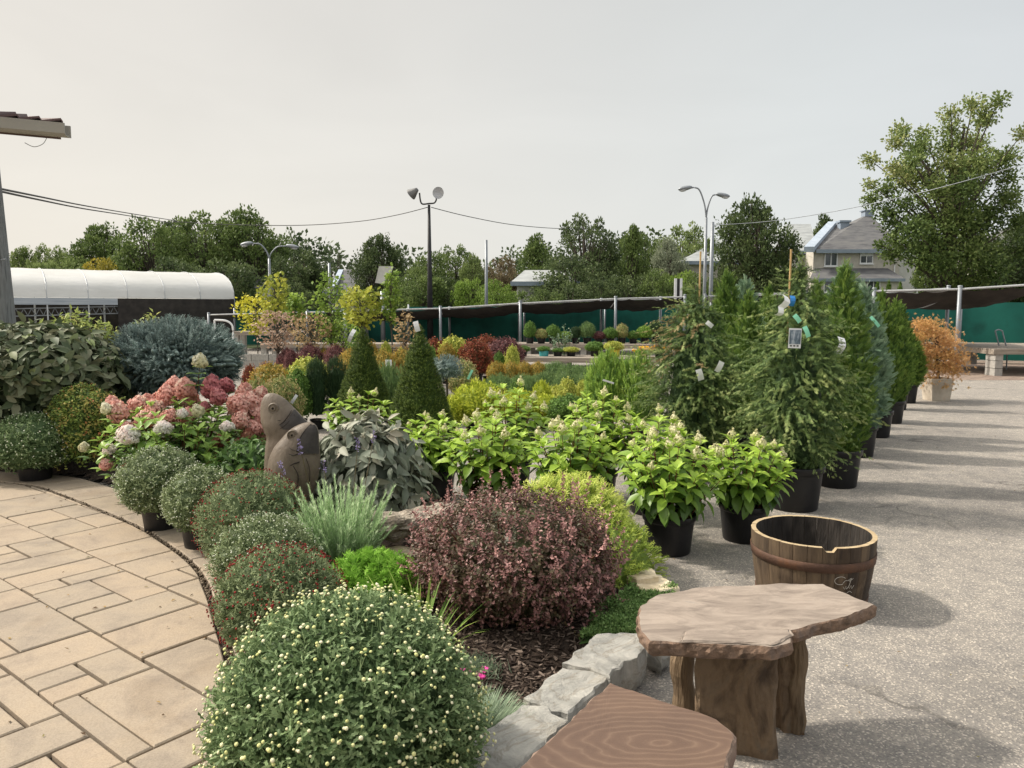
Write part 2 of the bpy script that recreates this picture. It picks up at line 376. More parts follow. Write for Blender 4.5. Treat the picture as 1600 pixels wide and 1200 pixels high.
def clip(poly, cv):                         # convex clip polygon, CCW
    for i in range(len(cv)):
        a, b = cv[i], cv[(i+1) % len(cv)]; o = []
        if not poly: return poly
        f = lambda p: (b[0]-a[0])*(p[1]-a[1])-(b[1]-a[1])*(p[0]-a[0])
        for k in range(len(poly)):
            p, q = poly[k], poly[(k+1) % len(poly)]; fp, fq = f(p), f(q)
            if fp >= 0: o.append(p)
            if (fp >= 0) != (fq >= 0):
                t = fp/(fp-fq); o.append((p[0]+(q[0]-p[0])*t, p[1]+(q[1]-p[1])*t))
        poly = o
    return poly
EDGE = [(-7.6, 7.35), (-5.2, 7.02), (-4.378, 6.792), (-3.977, 6.52), (-3.584, 6.2), (-2.771, 5.49), (-2.379, 5.08), (-2.054, 4.703), (-1.833, 4.384), (-1.674, 4.08), (-1.448, 3.66), (-1.268, 3.3), (-1.10, 2.9), (-.95, 2.4), (-.72, 1.4), (-.6, .3)]
def smooth_line(P, k=4):
    P = [Vector(p) for p in P]; o = []
    for i in range(len(P)-1):
        p0 = P[max(i-1, 0)]; p1 = P[i]; p2 = P[i+1]; p3 = P[min(i+2, len(P)-1)]
        for j in range(k):
            t = j/k; o.append(.5*((2*p1)+(p2-p0)*t+(2*p0-5*p1+4*p2-p3)*t*t+(3*p1-p0-3*p2+p3)*t*t*t))
    o.append(P[-1]); return o
EL = smooth_line(EDGE, 3)
region = [(p.x, p.y) for p in EL][::-1]+[(-7.6, .3)]
def area(p): return sum(p[i][0]*p[(i+1) % len(p)][1]-p[(i+1) % len(p)][0]*p[i][1] for i in range(len(p)))/2
if area(region) < 0: region = region[::-1]
def inset(poly, d):
    c = Vector((sum(p[0] for p in poly)/len(poly), sum(p[1] for p in poly)/len(poly)))
    o = []
    n = len(poly)
    for i in range(n):
        a, b, e = Vector(poly[i-1]), Vector(poly[i]), Vector(poly[(i+1) % n])
        n1 = (b-a); n2 = (e-b)
        if n1.length < 1e-5 or n2.length < 1e-5: o.append(tuple(b)); continue
        n1 = Vector((-n1.y, n1.x)).normalized(); n2 = Vector((-n2.y, n2.x)).normalized()
        m = (n1+n2); m = m/max(m.length_squared, .5)*2*.5*2*.5*2 if False else m/max(1+n1.dot(n2), .4)
        o.append((b.x+m.x*d, b.y+m.y*d))
    return o
def paver_mat():
    m, n, b = newmat('beige_concrete_paver'); v = coords(n)
    a = n.nodes.new('ShaderNodeAttribute'); a.attribute_name = 'tint'
    r = ramp(n, [(0, (.31, .262, .21)), (.35, (.33, .277, .218)), (.65, (.355, .293, .228)), (1, (.345, .28, .215))]); n.links.new(a.outputs['Fac'], r.inputs[0])
    r2 = ramp(n, [(.28, (.70, .70, .72)), (.5, (.98, .97, .95)), (.75, (1.12, 1.08, 1.0))]); n.links.new(noise(n, v, 3.2, 10, .72, .8), r2.inputs[0])
    c = mixc(n, 1.0, r.outputs[0], r2.outputs[0], 'MULTIPLY')
    st = ramp(n, [(.55, (1, 1, 1)), (.68, (.83, .80, .77)), (.72, (.88, .85, .82))]); n.links.new(noise(n, v, 1.3, 7, .6, 1.2), st.inputs[0]); c = mixc(n, .8, c, st.outputs[0], 'MULTIPLY')
    r3 = ramp(n, [(.35, (.78, .76, .74)), (.6, (1.08, 1.08, 1.08))]); n.links.new(noise(n, v, 160, 3, .7), r3.inputs[0])
    c = mixc(n, .7, c, r3.outputs[0], 'MULTIPLY')
    n.links.new(c, b.inputs['Base Color']); b.inputs['Roughness'].default_value = .88; b.inputs['Specular IOR Level'].default_value = .25
    bump(n, b, noise(n, v, 45, 8, .7), .35, .008); return m
M['paver'] = paver_mat()
rr = random.Random(5)
th = math.radians(-38.3); ux, uy = math.cos(th), math.sin(th); vx, vy = -uy, ux   # u along long joints
def uv2(x, y): return (x*ux+y*vx, x*uy+y*vy)
pg = Geo()
def paver(poly, ztop, tint):
    if len(poly) < 3 or abs(area(poly)) < .0015: return
    if area(poly) < 0: poly = poly[::-1]
    n = len(poly); p1 = inset(poly, .006); dz = rr.uniform(-.0015, .0015)
    V = [(x, y, .004) for x, y in poly]+[(x, y, ztop-.005+dz) for x, y in poly]+[(x, y, ztop+dz) for x, y in p1]
    F = [tuple(2*n+i for i in range(n))]
    for i in range(n):
        j = (i+1) % n; F += [(i, j, n+j, n+i), (n+i, n+j, 2*n+j, 2*n+i)]
    pg.add(V, F, 0, tint)
y0 = -9.0
while y0 < 13:
    rh = rr.choice([.415, .415, .31, .52]); x = -14+rr.random()*.4
    while x < 8:
        wd = rr.choice([.31, .415, .52, .415, .52, .62]); cx, cy = uv2(x+wd/2, y0+.2)
        if -8 < cx < -.6 and 0 < cy < 8:
            k = rr.random(); hm = rh*rr.choice([.5, .5, .4, .6]); rects = []
            if k < .40: rects = [(x, x+wd, y0, y0+rh)]
            elif k < .62: rects = [(x, x+wd, y0, y0+hm), (x, x+wd, y0+hm, y0+rh)]
            elif k < .74: rects = [(x, x+wd, y0, y0+.1), (x, x+wd, y0+.1, y0+rh)]
            elif k < .88: q = wd*rr.choice([.4, .5, .6]); rects = [(x, x+q, y0, y0+rh), (x+q, x+wd, y0, y0+hm), (x+q, x+wd, y0+hm, y0+rh)]
            else: q = wd*rr.choice([.4, .5, .6]); rects = [(x, x+q, y0, y0+hm), (x+q, x+wd, y0, y0+hm), (x, x+wd, y0+hm, y0+rh)]
            for (a, b, c, d) in rects:
                jt = rr.choice([.004, .006, .006, .011]); j2 = rr.choice([.003, .005, .008, .012]); j3 = rr.uniform(-.004, .004)
                pl = [uv2(a+j2, c+jt), uv2(b-j2, c+jt+j3), uv2(b-j2+j3, d-jt), uv2(a+j2, d-jt)]
                paver(clip(pl, region), .034, rr.random())
        x += wd
    y0 += rh
# curved border course outside the joint
EO = []
for i, p in enumerate(EL):
    t = (EL[min(i+1, len(EL)-1)]-EL[max(i-1, 0)]).normalized(); EO.append(Vector((-t.y, t.x)))
def off(i, d): return (EL[i].x+EO[i].x*d, EL[i].y+EO[i].y*d)
i = 0
while i < len(EL)-1:
    j = min(i+rr.choice([2, 2, 3]), len(EL)-1)
    poly = [off(k, .035) for k in range(i, j+1)]+[off(k, .40) for k in range(j, i-1, -1)]
    t0 = (EL[j]-EL[i]).normalized()*.006
    poly[0] = (poly[0][0]+t0.x, poly[0][1]+t0.y); poly[-1] = (poly[-1][0]+t0.x, poly[-1][1]+t0.y)
    paver(poly, .036, rr.random()*.6); i = j
structure('patio_pavers', pg.mesh('patio_pavers', M['paver']))
jb = Geo(); ob = [off(k, .41) for k in range(len(EL))]; poly = ob+[(-7.7, .2)]
if area(poly) < 0: poly = poly[::-1]
jb.add([(x, y, .008) for x, y in poly], [tuple(range(len(poly)))])
structure('patio_joint_sand', jb.mesh('patio_joint_sand', pm('joint_sand', (.02, .013, .009), (.06, .042, .028), 9, .95, .8, 80)))
# grit and crumbs standing in the curved joint
cg = Geo(); q = np.random.RandomState(2); pts = []
for k in range(len(EL)-1):
    for _ in range(26):
        t = q.rand(); p = EL[k].lerp(EL[k+1], t); o = EO[k]; d = q.uniform(.0, .04); pts.append((p.x+o.x*d, p.y+o.y*d, q.uniform(.008, .03)))
P = np.array(pts); cg.scatter(BLOB, P, q.randn(len(P), 3), q.randn(len(P), 3), q.uniform(.008, .025, len(P)), q.uniform(.006, .018, len(P)), 0, .5)
o = structure('joint_grit', cg.mesh('joint_grit', pm('grit', (.10, .075, .05), (.24, .19, .14), 30, .95))); o['kind'] = 'stuff'

# planting bed
right = [G(640, 1330, .1), G(700, 1230, .1), G(820, 1110, .1), G(885, 1050, .1), G(1000, 1000, .1), G(1060, 915, .1), G(1000, 870, .1), G(960, 820, .1), G(900, 780, .1), G(800, 775, .1), G(700, 775, .1), G(640, 760, .1),
         Vector((-.6, 6.6, 0)), Vector((-1.2, 8.2, 0)), Vector((-3, 9.8, 0)), Vector((-5, 10.5, 0)), Vector((-8, 10.5, 0))]
bed = [(p.x, p.y) for p in right]+[off(k, .40) for k in range(len(EL)-2)]
if area(bed) < 0: bed = bed[::-1]
from mathutils import geometry as mg
def inpoly(x, y, poly):
    c = False; n = len(poly); j = n-1
    for i in range(n):
        xi, yi = poly[i]; xj, yj = poly[j]
        if (yi > y) != (yj > y) and x < (xj-xi)*(y-yi)/(yj-yi)+xi: c = not c
        j = i
    return c
def edged(x, y):
    m = 9
    for i in range(len(bed)):
        a = Vector(bed[i]); b = Vector(bed[(i+1) % len(bed)]); p = Vector((x, y)); ab = b-a
        t = max(0, min(1, (p-a).dot(ab)/max(ab.length_squared, 1e-9))); m = min(m, (p-a-ab*t).length)
    return m
def bedz(x, y): return .022+.075*min(1, edged(x, y)/.3)+.012*math.sin(x*7+y*5)*math.sin(y*9-x*3)
nx, ny = 110, 130; xs = np.linspace(-8, 1.2, nx); ys = np.linspace(.3, 10.5, ny)
inside = np.array([[inpoly(x, y, bed) for x in xs] for y in ys])
bz = np.array([[bedz(x, y)+.006*rr.random() if inside[j, i] else .0 for i, x in enumerate(xs)] for j, y in enumerate(ys)])
V = [(xs[i], ys[j], bz[j, i]) for j in range(ny) for i in range(nx)]
F = [(j*nx+i, j*nx+i+1, (j+1)*nx+i+1, (j+1)*nx+i) for j in range(ny-1) for i in range(nx-1) if inside[j:j+2, i:i+2].sum() >= 4]
bg_ = Geo(); bg_.add(V, F)
structure('mulch_bed', bg_.mesh('mulch_bed', pm('dark_mulch', (.018, .012, .008), (.07, .048, .034), 25, .95, 1, 70, bd=.02), True))
ch = Geo(); n = 9000; P = []
while len(P) < n:
    x, y = q.uniform(-4.3, .9), q.uniform(1.2, 6.8)
    if q.rand() < .55: x, y = q.uniform(-.9, .7), q.uniform(1.9, 4.2)
    if inpoly(x, y, bed): P.append((x, y, bedz(x, y)+.008))
P = np.array(P); D = q.randn(n, 3); D[:, 2] *= .25; N = q.randn(n, 3)*.3+[0, 0, 1]
ch.scatter(BLOB, P, D, N, q.uniform(.02, .07, n), q.uniform(.006, .016, n), 0, q.rand(n)**2, H=.006)
o = structure('mulch_chips', ch.mesh('mulch_chips', leafmat('mulch_chip', [(.02, .013, .01), (.07, .05, .038), (.22, .17, .14)], 0, .9))); o['kind'] = 'stuff'

q = np.random.RandomState(44); P = []
while len(P) < 330:
    if q.rand() < .4: x, y = q.uniform(-4, -.8), q.uniform(2.4, 6.5); z = .040
    else: x, y = q.uniform(.6, 6.5), q.uniform(2.6, 11); z = .006
    if z > .02 and not inpoly(x, y, region): continue
    if z < .02 and inpoly(x, y, bed): continue
    P.append((x, y, z))
P = np.array(P); n = len(P); g = Geo(); g.scatter(DIAM, P, q.randn(n, 3)*[1, 1, .12], q.randn(n, 3)*.15+[0, 0, 1], q.uniform(.008, .032, n), q.uniform(.006, .016, n), 0, q.rand(n))
o = structure('fallen_leaves', g.mesh('fallen_leaves', leafmat('fallen_mulch_leaf', [(.05, .03, .02), (.16, .10, .05), (.34, .22, .08), (.12, .14, .05)], 0, .8))); o['kind'] = 'stuff'

# brown brick pavers at the far right
def rect_sheet(name, pts, z, mat): 
    g = Geo(); g.add([(p[0], p[1], z) for p in pts], [tuple(range(len(pts)))]); return structure(name, g.mesh(name, mat))
m, nn_, b_ = newmat('brown_brick_paving'); v_ = coords(nn_, (1, 1, 1))
bk = nn_.nodes.new('ShaderNodeTexBrick'); bk.inputs['Scale'].default_value = 1; bk.inputs['Brick Width'].default_value = .45; bk.inputs['Row Height'].default_value = .22
bk.inputs['Mortar Size'].default_value = .018; bk.inputs['Color1'].default_value = (.22, .16, .13, 1); bk.inputs['Color2'].default_value = (.30, .23, .18, 1); bk.inputs['Mortar'].default_value = (.08, .06, .05, 1)
nn_.links.new(v_, bk.inputs[0]); nn_.links.new(bk.outputs[0], b_.inputs['Base Color']); b_.inputs['Roughness'].default_value = .9
rect_sheet('brick_paved_strip', [(X(1395, 17.6), 17.6), (40, 17.6), (40, 24.5), (X(1395, 24.5), 24.5)], .004, m)
rect_sheet('grass_verge', [(-300, 32.5), (300, 32.5), (300, 600), (-300, 600)], .004, pm('rough_grass', (.03, .05, .015), (.07, .09, .03), 1.2, .95))

# ================================================================== STONES AND SLABS
def slab_geo(poly, z0, z1, seed=0, jit=.012, step=.03, rings=7, rough=.003, tilt=.35, mat_top=0, mat_side=0, under=.02, cut=None):
    r = random.Random(seed); n = len(poly)
    if area(poly) < 0: poly = poly[::-1]
    P = []
    for i in range(n):
        a = Vector(poly[i]); b = Vector(poly[(i+1) % n]); k = max(1, int((b-a).length/step))
        nr = Vector(((b-a).y, -(b-a).x)).normalized(); w = 0
        for j in range(k):
            w = w*.6+r.uniform(-jit, jit)*.7; e = min(1, 4*min(j/k, 1-j/k)+.2)
            P.append(a.lerp(b, j/k)+nr*w*e)
    c = sum(P, Vector((0, 0)))/len(P); m = len(P); g = Geo(); V = []
    inn = inset([tuple(p) for p in P], .006)
    levels = [(z0, .0, under), (z0+(z1-z0)*.25, .006, 0), (z0+(z1-z0)*.6, .008, -.004), (z1-.006, .004, 0)]
    for z, jt, ins in levels:
        for p in P:
            d = (c-p).normalized()*(ins+r.uniform(-jt, jt)); V.append((p.x+d.x, p.y+d.y, z))
    hz_ = {}
    def top(x, y): return rough*(math.sin(x*17+y*9+seed)+math.sin(x*31-y*23+seed*2)+.7*math.sin(y*47+x*13))
    for p in inn: V.append((p[0], p[1], z1+top(*p)))
    for k in range(1, rings):
        t = k/rings
        for p in inn: 
            x, y = p[0]+(c.x-p[0])*t, p[1]+(c.y-p[1])*t; V.append((x, y, z1+top(x, y)))
    V.append((c.x, c.y, z1+top(c.x, c.y))); last = len(V)-1
    Fs = [(i*m+j, i*m+(j+1) % m, (i+1)*m+(j+1) % m, (i+1)*m+j) for i in range(4) for j in range(m)]
    Ft = [(i*m+j, i*m+(j+1) % m, (i+1)*m+(j+1) % m, (i+1)*m+j) for i in range(4, 3+rings) for j in range(m)]+[((3+rings)*m+j, (3+rings)*m+(j+1) % m, last) for j in range(m)]
    V = np.array(V, float); g.add(V, Fs, mat_side); base = g.n-len(V)
    g.add(V, Ft, mat_top); g.add([V[j] for j in range(m)], [tuple(range(m))[::-1]], mat_side)
    return g
def limestone():
    m, n, b = newmat('grey_limestone'); v = coords(n)
    r = ramp(n, [(.25, (.20, .195, .175)), (.45, (.36, .352, .325)), (.6, (.48, .46, .415)), (.78, (.60, .575, .52))]); n.links.new(noise(n, v, 3.2, 10, .7, 1.2), r.inputs[0])
    vn = ramp(n, [(.47, (1, 1, 1)), (.5, (.62, .56, .48)), (.53, (1, 1, 1))]); n.links.new(noise(n, v, 2.2, 5, .6, 2.0), vn.inputs[0])
    c = mixc(n, .6, r.outputs[0], vn.outputs[0], 'MULTIPLY')
    n.links.new(c, b.inputs['Base Color']); b.inputs['Roughness'].default_value = .88
    bump(n, b, noise(n, v, 11, 12, .72, .8), 1.0, .03); return m
M['lime'] = limestone()
M['yellowstone'] = pm('yellow_sandstone', (.42, .33, .20), (.66, .56, .40), 5, .9, .8, 14, c3=(.56, .50, .40), bd=.02)
def stone(label, pix, z0, z1, mat, seed, jit=.014):
    pts = [G(u, v, z1) for u, v in pix]; c = sum(pts, Vector())/len(pts); poly = [((p.x-c.x)*.965, (p.y-c.y)*.965) for p in pts]
    g = slab_geo(poly, z0-z0, z1-z0, seed, jit, .025, 8, .0035)
    return put('edging_stone', g.mesh('edging_stone', mat, False), loc=(c.x, c.y, z0), label=label, cat='stone', group='stone blocks edging the planting bed')
stone('cracked pale limestone block at the bottom of the bed edge, beside the brown slab bench', [(640, 1260), (697, 1196), (752, 1140), (817, 1096), (860, 1103), (889, 1122), (838, 1172), (770, 1240)], .01, .17, M['lime'], 1)
stone('middle grey-white limestone block of the bed edge, between the cracked and the dark one', [(817, 1088), (878, 1041), (925, 1046), (952, 1058), (918, 1090), (888, 1115), (850, 1103)], .01, .17, M['lime'], 2)
stone('darker grey stepped limestone block beside the round stone table', [(876, 1034), (920, 1006), (931, 990), (970, 985), (1003, 990), (1010, 1010), (985, 1032), (953, 1058), (920, 1044)], .01, .18, M['lime'], 3)
stone('thin grey stone flake under the left end of the stone table', [(1003, 993), (1020, 985), (1050, 1000), (1035, 1022), (1012, 1012)], .01, .12, M['lime'], 4)
stone('yellowish flat stone next to the creeping thyme, behind the stone table', [(985, 905), (1002, 892), (1035, 898), (1064, 918), (1040, 924), (1000, 920)], .0, .12, M['yellowstone'], 5)
stone('rounded cream stone at the foot of the yellow spruce', [(975, 882), (992, 878), (1020, 890), (1030, 900), (995, 905), (972, 895)], .0, .15, M['yellowstone'], 6)
stone('long cream flat stone behind the driftwood log', [(600, 792), (640, 783), (725, 785), (735, 796), (660, 800), (610, 802)], .05, .20, M['yellowstone'], 7)

# ---- stone-topped table
def tabletop_mat():
    m, n, b = newmat('pinkish_flagstone'); v = coords(n, (1.1, 3.2, 1))
    r = ramp(n, [(.28, (.14, .108, .088)), (.45, (.235, .190, .155)), (.6, (.32, .262, .215)), (.75, (.245, .212, .185))]); n.links.new(noise(n, v, 4.5, 10, .68, .8), r.inputs[0])
    n.links.new(r.outputs[0], b.inputs['Base Color']); b.inputs['Roughness'].default_value = .72
    bump(n, b, noise(n, v, 14, 10, .7), .5, .012); return m
M['flag'] = tabletop_mat()
M['flagside'] = pm('rough_stone_edge', (.06, .042, .03), (.20, .13, .09), 14, .9, 1, 30, c3=(.14, .10, .08), bd=.02)
M['slableg'] = pm('brown_stone_leg', (.05, .032, .02), (.17, .115, .07), 5, .85, 1, 14, c3=(.11, .085, .06), bd=.03, stretch=(1.5, 1.5, .8), dist=1.5)
M['logwood'] = pm('split_log_wood', (.07, .045, .025), (.20, .14, .085), 6, .85, 1, 16, stretch=(4, 4, .5), c3=(.13, .09, .055), bd=.02)
ZT = .50
base = G(1165, 975, ZT); TB = Vector((base.x, base.y, 0))
def loc2(pix, z, c): return [(G(u, v, z).x-c.x, G(u, v, z).y-c.y) for u, v in pix]
tp = slab_geo(loc2([(998, 948), (1030, 928), (1085, 917), (1150, 915), (1218, 911), (1287, 912), (1330, 930), (1369, 946), (1330, 962), (1285, 972), (1236, 986), (1238, 1004), (1205, 1012), (1130, 1009), (1062, 1004), (1014, 1003), (1000, 985), (997, 965)], ZT, TB), 0, .055, 11, .006, .02, 9, .0016, mat_side=1)
t_me = tp.mesh('tabletop', [M['flag'], M['flagside']])
fl = slab_geo(loc2([(1063, 1003), (1070, 986), (1092, 980), (1165, 984), (1233, 983), (1238, 992), (1205, 1007), (1130, 1003)], ZT+.005, TB), 0, .007, 12, .004, .02, 6, .0012)
tl = spawn('stone_table', 'low table with irregular pinkish-brown flagstone top on upright stone slabs', 'table', [
    ('tabletop', t_me, {'loc': (0, 0, ZT-.055), 'sub': [('flaked_layer', fl.mesh('flaked_layer', [M['flag']]), {'loc': (0, 0, .0545)})]})], TB)
def upright(pixb, topz, thick, seed, mat, pixt=None):
    a = G(*pixb[0]); b = G(*pixb[1]); d = (b-a).normalized(); nn = Vector((-d.y, d.x, 0))
    g = Geo(); r = random.Random(seed); nu, nz = 12, 12; V = []
    for side in (0, 1):
        for k in range(nz+1):
            for i in range(nu+1):
                t = i/nu; z = topz*k/nz; p = a.lerp(b, t)
                e = .007*math.sin(z*13+seed)+r.uniform(-.004, .004)
                if i in (0, nu): p = p+d*(e*(1 if i else -1)-(.02*(k/nz)*(1 if i else -1)))
                p = p+nn*(thick*side+(.010*math.sin(t*9+seed+z*7)+r.uniform(-.002, .002)))
                if i in (0, nu): p = p+nn*(thick*.18*(1-2*side))
                V.append((p.x-TB.x, p.y-TB.y, z))
    m = (nu+1)*(nz+1); W_ = nu+1; F = []
    for k in range(nz):
        for i in range(nu):
            q0 = k*W_+i; F.append((q0, q0+1, q0+W_+1, q0+W_)); F.append((m+q0, m+q0+W_, m+q0+W_+1, m+q0+1))
        F.append((k*W_, (k+1)*W_, m+(k+1)*W_, m+k*W_)); q1 = k*W_+nu; F.append((q1, m+q1, m+q1+W_, q1+W_))
    for i in range(nu): F.append((nz*W_+i, nz*W_+i+1, m+nz*W_+i+1, m+nz*W_+i)); F.append((i, m+i, m+i+1, i+1))
    g.add(V, F); return g.mesh('leg', mat, False)
put('leg', upright([(1080, 1176), (1217, 1187)], ZT-.056, .07, 3, M['slableg']), tl, label='wide brown stone slab leg at the front')
put('leg', upright([(1205, 1135), (1238, 1148)], ZT-.056, .05, 5, M['slableg']), tl, label='narrow dark slab leg behind the front one')
g = Geo(); a = G(1243, 1142)-TB; r_ = random.Random(9)
g.tube([(a.x+.006*math.sin(k*1.3), a.y, .44*k/10) for k in range(11)], [.032+.003*math.sin(k*2.1) for k in range(11)], 11)
put('leg', g.mesh('leg', M['logwood']), tl, label='round split-log leg at the right')
g = Geo(); a = G(1068, 1120)-TB
g.tube([(a.x+.008*math.sin(k*1.1), a.y+.02, .44*k/10) for k in range(11)], [.045+.004*math.sin(k*1.7) for k in range(11)], 11)
put('leg', g.mesh('leg', M['logwood']), tl, label='short log leg at the left')

# ---- wooden slab bench (bottom edge)
def ringwood():
    m, n, b = newmat('varnished_slab_wood'); v = coords(n, (1, 1, 1))
    mp = n.nodes.new('ShaderNodeMapping'); mp.inputs['Location'].default_value = (-.10, .02, 0); mp.inputs['Rotation'].default_value = (0, 0, .55); mp.inputs['Scale'].default_value = (1.0, 2.2, 1)
    n.links.new(v, mp.inputs[0])
    wv = n.nodes.new('ShaderNodeTexWave'); wv.wave_type = 'RINGS'; wv.rings_direction = 'Z'; wv.inputs['Scale'].default_value = 6; wv.inputs['Distortion'].default_value = 9
    wv.inputs['Detail'].default_value = 2.5; wv.inputs['Detail Scale'].default_value = .9; n.links.new(mp.outputs[0], wv.inputs[0])
    r = ramp(n, [(0, (.112, .066, .043)), (.7, (.124, .074, .048)), (.93, (.136, .083, .054)), (1, (.158, .10, .066))]); n.links.new(wv.outputs['Fac'], r.inputs[0])
    r2 = ramp(n, [(.3, (.8, .78, .8)), (.7, (1.1, 1.1, 1.1))]); n.links.new(noise(n, v, 5, 8), r2.inputs[0])
    c = mixc(n, 1.0, r.outputs[0], r2.outputs[0], 'MULTIPLY'); n.links.new(c, b.inputs['Base Color'])
    b.inputs['Roughness'].default_value = .5; b.inputs['Specular IOR Level'].default_value = .5; bump(n, b, noise(n, coords(n, (2, 14, 2)), 20, 8), .25, .003); return m
M['ring'] = ringwood(); M['barkside'] = pm('bark_edge', (.05, .03, .02), (.24, .17, .13), 11, .85, 1, 28, c3=(.15, .09, .07), bd=.02)
ZB = .48; c0 = G(985, 1150, ZB); BB = Vector((c0.x, c0.y, 0))
sp = slab_geo(loc2([(953, 1065), (1040, 1095), (1122, 1124), (1150, 1150), (1138, 1190), (1105, 1300), (1060, 1420), (700, 1400), (745, 1265), (808, 1200), (880, 1134)], ZB, BB), 0, .085, 21, .004, .02, 9, .0008, mat_side=1)
wb = spawn('slab_bench', 'reddish-brown varnished wood slab bench at the bottom edge with swirling growth rings', 'bench', [('seat', sp.mesh('seat', [M['ring'], M['barkside']]), {'loc': (0, 0, ZB-.085)})], BB)
for dx, dy in ((-.02, .04), (.02, -.22)):
    g = Geo(); g.tube([(dx+.01*math.sin(k), dy, .395*k/8) for k in range(9)], [.075+.006*math.sin(k*1.9) for k in range(9)], 14)
    put('leg', g.mesh('leg', M['logwood']), wb)

# ---- half barrel
def barrel():
    cpos = Vector((1.675, 4.18, 0)); ns = 28; H = .38; g = Geo(); thk = .026
    def R(z): return .283+.045*math.sin(min(1, z/H*.95)*PI/2)
    V = []; F = []
    rb = random.Random(4)
    for s_ in range(ns):
        a0 = 2*PI*s_/ns+.003; a1 = 2*PI*(s_+1)/ns-.003; tn = rb.random(); top = H+rb.uniform(-.001, .001)
        am = math.atan2(-3.7, -1.35+1.2)
        vv = []
        for k in range(7):
            z = top*k/6
            for (rad) in (R(z), R(z)-thk):
                for j in range(5):
                    a = a0+(a1-a0)*j/4; e = .0018 if j in (0, 4) and rad > R(z)-.01 else 0
                    zz = z
                    if k == 6 and s_ == 20 and 1 <= j <= 3: zz = z-.022
                    vv.append(((rad-e)*math.cos(a), (rad-e)*math.sin(a), zz))
        ff = []; top_f = []
        for k in range(6):
            for j in range(4):
                b0 = k*10+j; ff.append((b0, b0+1, b0+11, b0+10)); top_f.append((b0+5, b0+15, b0+16, b0+6))
            ff.append((k*10, (k+1)*10, (k+1)*10+5, k*10+5)); ff.append((k*10+4, k*10+9, (k+1)*10+9, (k+1)*10+4))
        g.add(vv, ff, 0, tn); g.add(vv, top_f, 2, tn)
        g.add(vv, [(60+j, 61+j, 66+j, 65+j) for j in range(4)], 1, tn)
    m, n, b = newmat('oak_stave'); v = coords(n, (9, 9, .8)); at = n.nodes.new('ShaderNodeAttribute'); at.attribute_name = 'tint'
    r = ramp(n, [(.25, (.035, .024, .016)), (.5, (.095, .066, .042)), (.75, (.17, .125, .082))]); n.links.new(noise(n, v, 2.5, 8, .65), r.inputs[0])
    r2 = ramp(n, [(0, (.55, .5, .48)), (1, (1.15, 1.1, 1.0))]); n.links.new(at.outputs['Fac'], r2.inputs[0])
    c = mixc(n, 1.0, r.outputs[0], r2.outputs[0], 'MULTIPLY')
    rd = ramp(n, [(.52, (1, 1, 1)), (.62, (.45, .40, .36))]); n.links.new(noise(n, coords(n), 4.5, 6), rd.inputs[0]); c = mixc(n, .9, c, rd.outputs[0], 'MULTIPLY')
    n.links.new(c, b.inputs['Base Color']); b.inputs['Roughness'].default_value = .8; bump(n, b, noise(n, v, 9, 8, .7), .6, .006)
    root = spawn('half_barrel', 'cut-down oak whisky half barrel with rusty hoop behind the stone table', 'barrel', [
        ('staves', g.mesh('staves', [m, pm('fresh_cut_oak', (.34, .25, .145), (.46, .36, .22), 12, .8, .3, 60), pm('charred_oak', (.012, .010, .009), (.05, .042, .036), 8, .85, .9, 20, stretch=(3, 3, .6))]))], cpos)
    rust = pm('rusty_hoop', (.055, .03, .022), (.11, .06, .04), 7, .7, .4, 60, metal=.3, c3=(.22, .09, .03), lo=.3, hi=.85)
    for z0, z1 in ((.245, .295), (.01, .055)):
        h = Geo(); h.lathe([(R(z0)+.001, z0), (R(z0)+.005, z0), (R((z0+z1)/2)+.006, (z0+z1)/2), (R(z1)+.005, z1), (R(z1)+.001, z1)], 72)
        put('hoop', h.mesh('hoop', rust, True), root)
    bt = Geo(); bt.lathe([(.001, .03), (.258, .03), (.258, .05), (.001, .05)], 40); put('bottom', bt.mesh('bottom', MC['charred_oak']), root)
    # chalk scribble
    def onb(a, z): return ((R(z)+.0015)*math.cos(a), (R(z)+.0015)*math.sin(a), z)
    a_c = math.atan2(-3.7, -1.1)+.52
    def q2(x, y): return onb(a_c+x/.35, .185+y)
    strokes = [[(.035*math.cos(t)-.05, .022*math.sin(t)+.02) for t in np.linspace(.6, 5.2, 12)],
               [(-.035, .005), (-.02, .02), (.0, .018), (.012, .03), (.02, .02), (.03, .028)],
               [(.0, .024), (.008, .012), (.018, .03), (.006, -.02), (-.012, -.028)],
               [(-.03, -.015), (-.02, -.03), (-.012, -.012), (-.005, -.03), (.004, -.012), (.014, -.028), (.022, -.01), (.03, -.03), (.042, -.012)],
               [(.0, -.05), (.018, -.042), (.034, -.052)]]
    cg_ = Geo()
    for s_ in strokes: cg_.tube([q2(*p) for p in s_], .0011, 4)
    put('chalk_writing', cg_.mesh('chalk_writing', pm('chalk', (.5, .47, .42), (.62, .58, .52), 20, .95)), root)
barrel()
